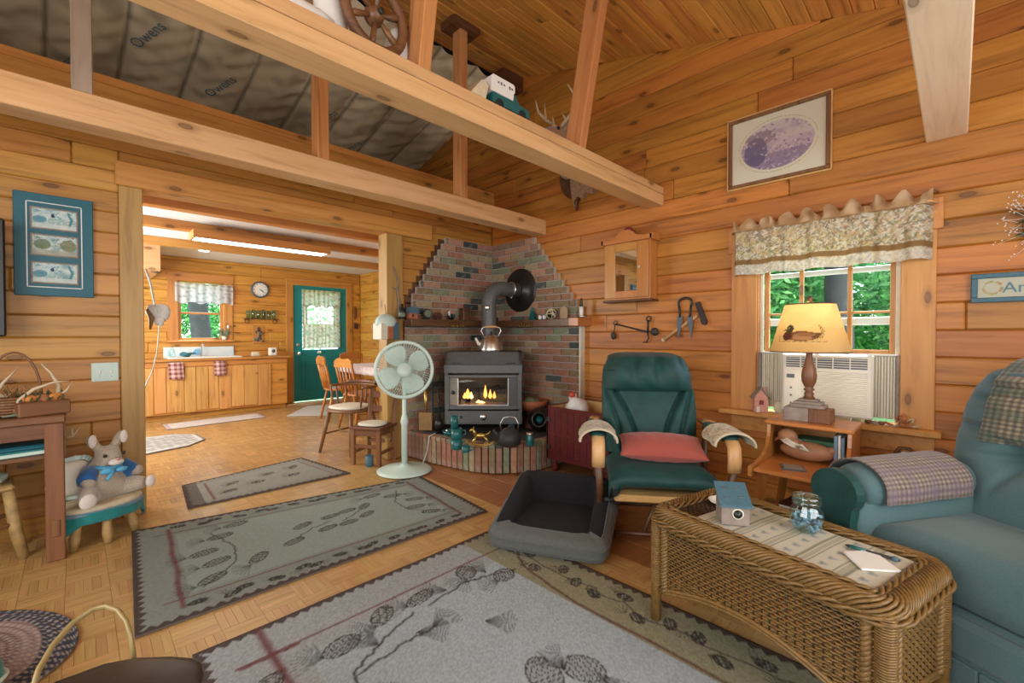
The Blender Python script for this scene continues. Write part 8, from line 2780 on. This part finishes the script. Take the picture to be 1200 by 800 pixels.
# sheep shears with a sickle handle
ss = on_wall('sheep_shears', 'old iron sheep shears with pointed blades hung on plank wall', 'shears', 1.535, 1.30)
bow = [V((0.055 * math.cos(a), -0.02, 0.15 + 0.045 * math.sin(a))) for a in np.linspace(-0.5, PI + 0.5, 15)]
MB().tube(bow, 0.010, 8).build('spring_bow', 'iron', ss)
for s_ in (-1, 1):
    MB().tube([V((s_ * 0.048, -0.02, 0.13)), V((s_ * 0.040, -0.02, 0.04))], 0.009, 6).build('shank', 'iron', ss)
    MB().prism([(s_ * 0.015, 0.05), (s_ * 0.062, 0.05), (s_ * 0.066, -0.02), (s_ * 0.052, -0.13), (s_ * 0.022, -0.02)][::s_], -0.024, -0.016).build('blade', 'ac_grey', ss)
t = on_wall('hand_tool', 'pale wooden tool handle slanted on wall behind the sheep shears', 'tool', 1.54, 1.24)
MB().tube([V((-0.19, -0.008, -0.09)), V((0.01, -0.008, 0.05)), V((0.10, -0.008, 0.11))], [0.016, 0.015, 0.012], 8).build('handle', 'oak_pale', t)
MB().tube([V((-0.19, -0.008, -0.09)), V((-0.175, -0.008, -0.08))], 0.018, 8).build('ferrule', 'straw', t)
t = on_wall('leather_sheath', 'black sheath hung beside the sheep shears', 'sheath', 1.42, 1.33)
MB().prism([(-0.035, 0.12), (0.0, 0.13), (0.06, -0.03), (0.045, -0.055), (0.02, -0.05)], -0.028, -0.004).build('sheath', 'leather', t)

# dried flower wreath at the picture's edge
wrt = on_wall('dried_wreath', 'dried wreath of white sprays and green leaves on plank wall', 'wreath', -0.345, 1.765)
wrt.scale = (0.88, 0.88, 0.88)
rr_ = random.Random(9)
mb, mb2 = MB(), MB()
for k in range(110):
    a = rr_.uniform(0, 2 * PI)
    q = 0.115 + rr_.gauss(0, 0.018)
    p = V((q * math.cos(a), -0.03 + rr_.uniform(-0.02, 0.02), q * math.sin(a)))
    d = V((math.cos(a + rr_.uniform(-0.8, 0.8)), rr_.uniform(-0.5, 0.1), math.sin(a + rr_.uniform(-0.8, 0.8)))).normalized()
    L = rr_.uniform(0.04, 0.08)
    s_ = d.orthogonal().normalized() * 0.010
    mb.add([p - d * 0.02, p + s_, p + d * L * 0.7, p - s_], [(0, 1, 2, 3)])
    if k % 2 == 0:
        e_ = p + d * L * 1.7
        if e_.y > -0.006:
            e_.y = -0.02
        mb2.tube([p, e_], 0.001, 3)
        for j in range(3):
            mb2.sup(e_ + V((rr_.uniform(-0.02, 0.02), rr_.uniform(-0.012, 0.006), rr_.uniform(-0.02, 0.02))), (0.0042, 0.004, 0.0042), nu=5, nv=3)
MB().tube([V((0.115 * math.cos(a), -0.022, 0.115 * math.sin(a))) for a in np.linspace(0, 2 * PI, 33)[:-1]], 0.018, 7, closed=True).build('ring', 'brown_wood', wrt)
mb.build('leaves', 'leaf_green', wrt)
mb2.build('sprays', 'white', wrt)
# framed motto
sg = on_wall('framed_motto', 'small blue framed stitched motto on plank wall below wreath', 'sign', -0.29, 1.45)
SW, SHH = 0.48, 0.155
sf = MB()
for a in ((-SW / 2, SW / 2, SHH / 2 - 0.026, SHH / 2), (-SW / 2, SW / 2, -SHH / 2, -SHH / 2 + 0.026), (-SW / 2, -SW / 2 + 0.026, -SHH / 2 + 0.026, SHH / 2 - 0.026), (SW / 2 - 0.026, SW / 2, -SHH / 2 + 0.026, SHH / 2 - 0.026)):
    sf.box(a[0], a[1], -0.022, -0.001, a[2], a[3], 0.004)
sf.build('frame', 'slate_blue', sg)
cv = Canvas(SW - 0.05, SHH - 0.05, 0.003, (0.46, 0.46, 0.36))
for k in range(26):
    a = R.uniform(0, 6.28)
    q = 0.034
    cv.ell(0.055 + q * math.cos(a), cv.h / 2 + q * math.sin(a) * 0.95, 0.006, 0.006, ((0.45, 0.22, 0.10), (0.42, 0.36, 0.14), (0.26, 0.28, 0.16))[k % 3], 0.9)
cv.line([(0.055 + 0.032 * math.cos(a), cv.h / 2 + 0.030 * math.sin(a)) for a in np.linspace(0.8, 5.6, 20)], 0.004, (0.40, 0.33, 0.16))
painted('cloth', cv, lambda x, y: (x - cv.w / 2, -0.010 + 0 * x, y - cv.h / 2), 'print', sg, thick=0.004)
flat_text('lettering', 'Ama', 0.080, 'blue_ink', sg, (-0.125, -0.011, -0.004), (PI / 2, 0, 0), align='LEFT')

# window valance with ruffled header
va = on_wall('window_valance', 'ruffled floral valance with tan band over the gable window', 'valance', 0.632, 1.62)
VW = 1.06


def val_fn(cv_h, z0_, fa, fold, amp, out):
    def fn(x, z):
        u = x / VW
        ph = u * 2 * PI * fold
        bulge = out
        wr = amp * (np.sin(ph + 0.8 * np.sin(ph * 0.43)) * 0.6 + 0.4 * np.sin(ph * 1.7 + 1))
        ret = np.clip((np.abs(u - 0.5) - 0.465) / 0.035, 0, 1)
        return (u - 0.5) * VW - 0.0 * ret * np.sign(u - 0.5) * 0.02, -bulge + ret * (bulge - 0.03) - wr * (1 - ret), z0_ + z + 0.012 * np.sin(ph * 0.5) * 0.4
    return fn


cv = Canvas(VW, 0.315, 0.0055, (0.58, 0.52, 0.38))
cv.flecks([(0.72, 0.68, 0.56), (0.60, 0.44, 0.18), (0.20, 0.19, 0.14), (0.30, 0.30, 0.20), (0.36, 0.22, 0.16), (0.74, 0.70, 0.62)], 0.75, 2).blotch((0.62, 0.46, 0.20), 0.35, 30, 8, 0.55)
cv.rect(0, VW, 0.068, 0.100, (0.26, 0.15, 0.065)).rect(0, VW, 0.30, 0.32, (0.36, 0.22, 0.10))
cv.put(cv.y < 0.066, (0.66, 0.64, 0.62), 0.45)
painted('panel', cv, val_fn(0.315, 0.005, 0, 9, 0.012, 0.115), 'sheer', va, thick=0.0)
cvr = Canvas(VW, 0.075, 0.0055, (0.46, 0.29, 0.15))
cvr.blotch((0.66, 0.50, 0.32), 0.8, 60, 4, 0.5)


def ruff(x, z):
    u = x / VW
    ph = u * 2 * PI * 13
    k = z / 0.075
    ret = np.clip((np.abs(u - 0.5) - 0.47) / 0.03, 0, 1)
    return (u - 0.5) * VW, -0.118 + ret * 0.06 - 0.034 * k * np.sin(ph + np.sin(ph * 0.31) * 2) * (1 - 0.7 * ret) - 0.008, 0.312 + z * (0.8 + 0.4 * np.sin(ph * 0.7 + 1))


painted('ruffle', cvr, ruff, 'sheer', va, thick=0.0)
MB().tube([V((-VW / 2 - 0.02, -0.02, 0.325)), V((-VW / 2 + 0.01, -0.105, 0.325)), V((VW / 2 - 0.01, -0.105, 0.325)), V((VW / 2 + 0.02, -0.02, 0.325))], 0.007, 7).build('rod', 'oak_pale', va)

# air conditioner in the lower sash
ac = on_wall('air_conditioner', 'beige window air conditioner with blue grey louvres under raised sash', 'air conditioner', 0.590, 0.690)
AW, AH = 0.475, 0.385
MB().box(-AW / 2, AW / 2, -0.10, 0.35, 0, AH, 0.010).build('housing', 'ac_white', ac)
MB().box(-AW / 2 - 0.004, AW / 2 + 0.004, -0.115, -0.09, -0.004, AH + 0.004, 0.012).build('front_bezel', 'ac_white', ac)
MB().box(-AW / 2 + 0.022, AW / 2 - 0.02, -0.1165, -0.112, AH - 0.088, AH - 0.022, 0.001).build('vent_recess', 'ac_grey', ac)
for k in range(4):
    z_ = AH - 0.078 + k * 0.015
    MB().box(-AW / 2 + 0.024, AW / 2 - 0.022, -0.121, -0.114, z_, z_ + 0.005, 0.001).build('louvre', 'ac_white', ac)
for k in range(6):
    x_ = -AW / 2 + 0.022 + k * (AW - 0.042) / 5
    MB().box(x_ - 0.003, x_ + 0.003, -0.122, -0.113, AH - 0.088, AH - 0.022, 0.001).build('divider', 'ac_white', ac)
for k in range(21):
    z_ = 0.022 + k * 0.0125
    MB().box(-AW / 2 + 0.115, AW / 2 - 0.02, -0.122, -0.113, z_, z_ + 0.0075, 0.002).build('grille_slat', 'ac_white', ac)
MB().box(-AW / 2 + 0.012, -AW / 2 + 0.105, -0.119, -0.112, 0.02, 0.285, 0.004).build('control_panel', 'ac_white', ac)
MB().box(-AW / 2 + 0.030, -AW / 2 + 0.075, -0.121, -0.118, 0.225, 0.25, 0.001).build('display', 'ac_grey', ac)
for k in range(3):
    MB().lathe([(0.007, 0), (0.006, 0.004), (0, 0.004)], 10, rotT('X', PI / 2, (-AW / 2 + 0.055, -0.118, 0.06 + k * 0.05))).build('button', 'barn_wood', ac)
for s_, w_ in ((-1, 0.155), (1, 0.098)):
    x0_ = s_ * AW / 2
    mb = MB()
    nP = int(w_ / 0.0125)
    for k in range(nP):
        a, b = x0_ + s_ * (k + 0.12) * w_ / nP, x0_ + s_ * (k + 0.88) * w_ / nP
        mb.box(min(a, b), max(a, b), -0.008 + 0.006 * (k % 2), 0.010 + 0.006 * (k % 2), 0.0, AH - 0.008, 0.003)
    mb.build('accordion_panel', 'offwhite', ac)
    MB().box(min(x0_ + s_ * w_, x0_ + s_ * (w_ + 0.020)), max(x0_ + s_ * w_, x0_ + s_ * (w_ + 0.020)), -0.015, 0.02, 0.0, AH, 0.003).build('side_frame', 'barn_wood', ac)
MB().box(-AW / 2 - 0.16, AW / 2 + 0.11, -0.012, 0.02, AH - 0.004, AH + 0.006, 0.002).build('top_rail', 'white', ac)
MB().box(-AW / 2 - 0.155, AW / 2 + 0.10, 0.012, 0.022, 0, AH - 0.004, 0.002).build('filler_panel', 'offwhite', ac)
for x_, m_ in ((0.03, 'pink_brick'), (0.10, 'ac_grey')):
    t = on_wall('clip', 'small %s clip lying on top of the air conditioner' % ('pink' if m_ == 'pink_brick' else 'black'), 'clip', 0.590 - x_, 0.690 + AH + 0.0045)
    MB().box(-0.018, 0.018, -0.085, -0.065, 0, 0.012, 0.003).build('clip', m_, t)
    t.location.x = XR

# things on the sill
SZ2 = 0.6565


def sill(name, label, cat, y, x=XR - 0.05, rz=-PI / 2, group=None):
    return thing(name, label, cat, (x, y, SZ2), rz, group)


t = sill('brick_house', 'pink brick house ornament with grey roof at the window sill end', 'ornament', 0.975, XR - 0.055, -PI / 2 + 0.45)
MB().box(-0.042, 0.042, -0.045, 0.045, 0, 0.105, 0.002).build('walls', 'pink_brick', t)
MB().prism([(-0.042, 0.105), (0.042, 0.105), (0.0, 0.16)], -0.045, 0.045).build('gable', 'pink_brick', t)
for s_ in (-1, 1):
    MB().add([V((s_ * 0.056, -0.052, 0.092)), V((0, -0.052, 0.166)), V((0, 0.052, 0.166)), V((s_ * 0.056, 0.052, 0.092)), V((s_ * 0.056, -0.052, 0.099)), V((0, -0.052, 0.175)), V((0, 0.052, 0.175)), V((s_ * 0.056, 0.052, 0.099))], [(0, 1, 2, 3), (7, 6, 5, 4), (0, 4, 5, 1), (1, 5, 6, 2), (2, 6, 7, 3), (3, 7, 4, 0)]).build('roof', 'barn_wood', t)
MB().box(-0.014, 0.014, -0.0475, -0.044, 0.055, 0.085, 0.001).build('window', 'book_maroon', t)
MB().box(-0.030, -0.008, -0.0475, -0.044, 0.0, 0.04, 0.001).build('door', 'plush_white', t)
MB().box(0.018, 0.034, -0.01, 0.01, 0.12, 0.175, 0.002).build('chimney', 'pink_brick', t)
t = sill('cream_jug', 'tiny cream jug beside pink brick house on window sill', 'jug', 0.855, XR - 0.045)
MB().lathe([(0.022, 0), (0.034, 0.02), (0.036, 0.05), (0.024, 0.075), (0.028, 0.085)], 16, caps=(True, False)).build('body', 'pod_cream', t)
MB().tube([V((0.03, 0, 0.07)), V((0.058, 0, 0.065)), V((0.055, 0, 0.03)), V((0.034, 0, 0.022))], 0.004, 6).build('handle', 'pod_cream', t)
t = sill('glass_votive', 'clear glass votive on window sill in front of the air conditioner', 'votive', 0.435, XR - 0.055)
MB().lathe([(0.022, 0), (0.028, 0.006), (0.030, 0.05), (0.026, 0.05), (0.024, 0.01), (0, 0.01)], 16, caps=(True, False)).build('cup', 'clear_glass', t)
for k, (y_, s_) in enumerate(((0.375, 0.020), (0.345, 0.016), (0.315, 0.018))):
    t = sill('pebble', 'small brown pebble on window sill, %s from the votive' % ('first', 'second', 'third')[k], 'pebble', y_, XR - 0.05, group='pebbles on the window sill')
    MB().sup((0, 0, s_ * 0.65), (s_, s_ * 0.8, s_ * 0.65), nu=12, nv=8, wob=0.2, seed=k).build('stone', ('brown_wood', 'barn_wood', 'brown_wood')[k], t)
t = sill('leaf_bunch', 'bunch of dried orange leaves and pods at sill corner', 'dried leaves', 0.225, XR - 0.055)
for k in range(26):
    a, q = R.uniform(0, 6.28), R.uniform(0, 0.05)
    p = V((q * math.cos(a) * 1.3, q * math.sin(a) * 0.5, R.uniform(0.012, 0.06) * (1.1 - q * 8)))
    p.z = max(p.z, 0.012)
    Tm = M.Translation(p) @ Euler((R.uniform(-0.9, 0.9), R.uniform(-0.9, 0.9), R.uniform(0, 6.28))).to_matrix().to_4x4()
    MB().add([Tm @ V(q_) for q_ in ((-0.028, 0, 0), (-0.008, 0.013, 0.005), (0.008, 0.018, -0.003), (0.03, 0, 0.008), (0.008, -0.018, -0.003), (-0.008, -0.013, 0.005))], [(0, 1, 2, 3), (0, 3, 4, 5)]).build('leaf', ('leaf_orange', 'leaf_rust', 'pod_cream')[k % 3], t)

# deer mount behind the pale tie beam
dm = on_wall('deer_mount', 'tan deer head mount with pale antlers above the tie beam', 'deer mount', 2.62, 2.86)
DV = [(0, -0.03, -0.10), (0, -0.14, -0.04), (0, -0.24, 0.08), (0, -0.31, 0.19), (0, -0.40, 0.175), (0, -0.50, 0.13), (0, -0.545, 0.11),
      (-0.06, -0.28, 0.22), (-0.125, -0.265, 0.25), (-0.17, -0.27, 0.25), (0.06, -0.28, 0.22), (0.125, -0.265, 0.25), (0.17, -0.27, 0.25)]
DE = [(0, 1), (1, 2), (2, 3), (3, 4), (4, 5), (5, 6), (3, 7), (7, 8), (8, 9), (3, 10), (10, 11), (11, 12)]
DR = [0.15, 0.125, 0.09, 0.085, 0.07, 0.045, 0.035, 0.03, 0.036, 0.012, 0.03, 0.036, 0.012]
skin_body('head', DV, DE, DR, 0, 'fur_tan', dm)
MB().sup((0, -0.575, 0.112), (0.028, 0.02, 0.022), nu=12, nv=8).build('nose', 'black', dm)
for s_ in (-1, 1):
    MB().sup((s_ * 0.068, -0.375, 0.205), (0.016, 0.018, 0.018), nu=10, nv=8).build('eye', 'black', dm)
    am = MB().tube([V((s_ * 0.035, -0.29, 0.26)), V((s_ * 0.09, -0.26, 0.33)), V((s_ * 0.17, -0.27, 0.39)), V((s_ * 0.215, -0.33, 0.46)), V((s_ * 0.19, -0.40, 0.54))], [0.018, 0.016, 0.014, 0.012, 0.004], 8)
    am.tube([V((s_ * 0.17, -0.27, 0.39)), V((s_ * 0.19, -0.26, 0.47)), V((s_ * 0.18, -0.28, 0.55))], [0.012, 0.009, 0.003], 7).tube([V((s_ * 0.07, -0.27, 0.31)), V((s_ * 0.055, -0.31, 0.37))], [0.011, 0.003], 7)
    am.build('antler', 'antler', dm)
MB().prism([(0.20 * math.cos(a), -0.10 + 0.24 * math.sin(a)) for a in np.linspace(0, 2 * PI, 25)[:-1]], -0.03, -0.001).build('plaque', 'dark_wood', dm)
# wood block with fur pelt tail under it
t = on_wall('fur_pelt', 'tan and grey fur pelt hanging on gable wall under the beam', 'pelt', 2.52, 2.45)
MB().prism([(-0.16, 0.30), (0.17, 0.30), (0.20, 0.17), (0.13, 0.16), (0.115, 0.07), (0.03, 0.10), (-0.01, 0.05), (-0.075, 0.08), (-0.10, -0.02), (-0.135, 0.10)], -0.05, -0.004).build('hide', 'fur_tan', t)
MB().tube([V((-0.06, -0.03, 0.09)), V((-0.09, -0.035, 0.03)), V((-0.085, -0.03, -0.05))], [0.018, 0.022, 0.010], 8).build('tail', 'dark_wood', t)

# ---- on the pale tie beam: toy truck, block, wheel and white pieces
BZ = 2.4255
tp = at(590, 118, Y=1.81)
tr_ = thing('toy_truck', 'toy teal pickup carrying a white camper shell on the tie beam', 'toy truck', (tp.x, 1.81, BZ), 0.0)
tr_.scale = (0.84, 0.84, 0.80)
# local x along the beam
bpoly = [(-0.15, 0.03), (0.19, 0.03), (0.19, 0.075), (0.175, 0.085), (0.09, 0.095), (0.055, 0.145), (-0.02, 0.145), (-0.03, 0.095), (-0.15, 0.095)]
MB().prism(bpoly, -0.06, 0.06).build('body', 'teal_glaze', tr_)
MB().prism([(0.045, 0.10), (0.075, 0.10), (0.052, 0.138), (0.0, 0.138), (0.0, 0.10)], -0.062, 0.062).build('windows', 'clear_glass', tr_)
MB().prism([(-0.165, 0.098), (0.03, 0.098), (0.035, 0.15), (0.045, 0.155), (0.045, 0.20), (0.03, 0.21), (-0.15, 0.21), (-0.165, 0.195)], -0.064, 0.064).build('camper_shell', 'white', tr_)
for x_ in (-0.09, 0.12):
    for y_ in (-0.062, 0.048):
        MB().lathe([(0.034, 0), (0.034, 0.014), (0.0, 0.014)], 18, rotT('X', -PI / 2, (x_, y_, 0.034))).build('wheel', 'rubber', tr_)
MB().box(0.185, 0.197, -0.058, 0.058, 0.032, 0.046, 0.003).build('bumper', 'steel', tr_)
for k, x_ in enumerate((-0.11, -0.085, -0.06, -0.01, 0.012)):
    MB().box(x_, x_ + 0.014, -0.0655, -0.063, 0.165 - 0.004 * (k % 2), 0.178 + 0.004 * (k % 2), 0.001).build('side_marking', 'ac_grey', tr_)
t = thing('wood_block', 'small tan wood wedge on tie beam behind the toy truck', 'block', (at(563, 112, Y=1.81).x - 0.03, 1.81, BZ), 0)
MB().prism([(-0.09, 0), (0.02, 0), (0.045, 0.095), (0.0, 0.11)], -0.05, 0.05).build('wedge', 'straw', t)
wp = at(440, 30, Y=1.80)
wh = thing('spinning_wheel', 'brown six spoked wooden wheel standing on the pale tie beam', 'wheel', (wp.x, 1.80, BZ), 0.10)
WR = 0.145
MB().tube([V((WR * math.cos(a), 0, 0.167 + WR * math.sin(a))) for a in np.linspace(0, 2 * PI, 49)[:-1]], 0.0215, 8, closed=True, flat=1.1).build('rim', 'rustic_flat', wh)
Tw = rotT('X', PI / 2, (0, 0.035, 0.167))
MB().lathe([(0.0, 0), (0.035, 0.0), (0.045, 0.02), (0.035, 0.05), (0.022, 0.07), (0.0, 0.075)], 18, Tw).build('hub', 'brown_wood', wh)
MB().lathe([(0.014, 0.07), (0.012, 0.085), (0.0, 0.087)], 12, Tw).build('axle', 'iron', wh)
for k in range(6):
    a = k * PI / 3 + 0.4
    MB().tube([V((0.035 * math.cos(a), 0, 0.167 + 0.035 * math.sin(a))), V((0.11 * math.cos(a), 0, 0.167 + 0.11 * math.sin(a))), V(((WR - 0.01) * math.cos(a), 0, 0.167 + (WR - 0.01) * math.sin(a)))], [0.010, 0.015, 0.009], 8).build('spoke', 'brown_wood', wh)
for a in (0.6, 2.7, 1.6):
    MB().sup((WR * 1.08 * math.cos(a), 0, 0.167 + WR * 1.08 * math.sin(a)), (0.02, 0.024, 0.02), nu=10, nv=6).build('peg', 'dark_wood', wh)
MB().box(-0.10, 0.10, -0.03, 0.03, 0.0, 0.012, 0.003).build('stand', 'brown_wood', wh)
for dx_, hh_, lab_ in ((-0.16, 0.17, 'white cloth sack on tie beam behind the wheel, toward model boat'), (0.17, 0.12, 'white cloth sack on tie beam between wheel and leaning strut')):
    t = thing('white_sack', lab_, 'sack', (wp.x + dx_, 1.875, BZ), 0)
    MB().sup((0, 0, hh_), (0.075, 0.045, hh_), 0.9, 0.9, 30, 18, wob=0.2, seed=3).build('sack', 'white', t)
wp3 = at(362, 8, Y=1.83)
t = thing('model_canoe', 'white model boat with dark keel lying along the tie beam', 'model boat', (wp3.x - 0.06, 1.82, BZ), 0)
MB().tube([V((-0.26, 0, 0.06)), V((-0.18, 0, 0.045)), V((0, 0, 0.04)), V((0.10, 0, 0.045)), V((0.155, 0, 0.06))], [0.008, 0.034, 0.040, 0.034, 0.008], 14).build('hull', 'white', t)
MB().tube([V((-0.20, 0, 0.010)), V((0.0, 0, 0.007)), V((0.13, 0, 0.018)), V((0.165, -0.0, 0.045))], 0.008, 8).build('keel', 'iron', t)

# blue print on the insulation facing
ang_ = math.atan(CES)
for x_, y_, s_, rz_ in ((0.45, 4.75, 0.13, 1.15), (1.02, 5.05, 0.13, 1.15), (0.62, 5.6, 0.13, 1.15), (2.0, 5.0, 0.12, 1.15), (2.45, 5.35, 0.12, 1.15), (-0.05, 5.4, 0.13, 1.15)):
    zz2 = ceil_z(YRIDGE) + 0.01 - (y_ - YRIDGE) * CES - 0.066
    q_ = M.Rotation(-ang_, 4, 'X') @ M.Rotation(PI, 4, 'X') @ M.Rotation(rz_, 4, 'Z')
    flat_text('kraft_print', 'Owens', s_, 'blue_ink', ins, (x_, y_, zz2), q_.to_euler())
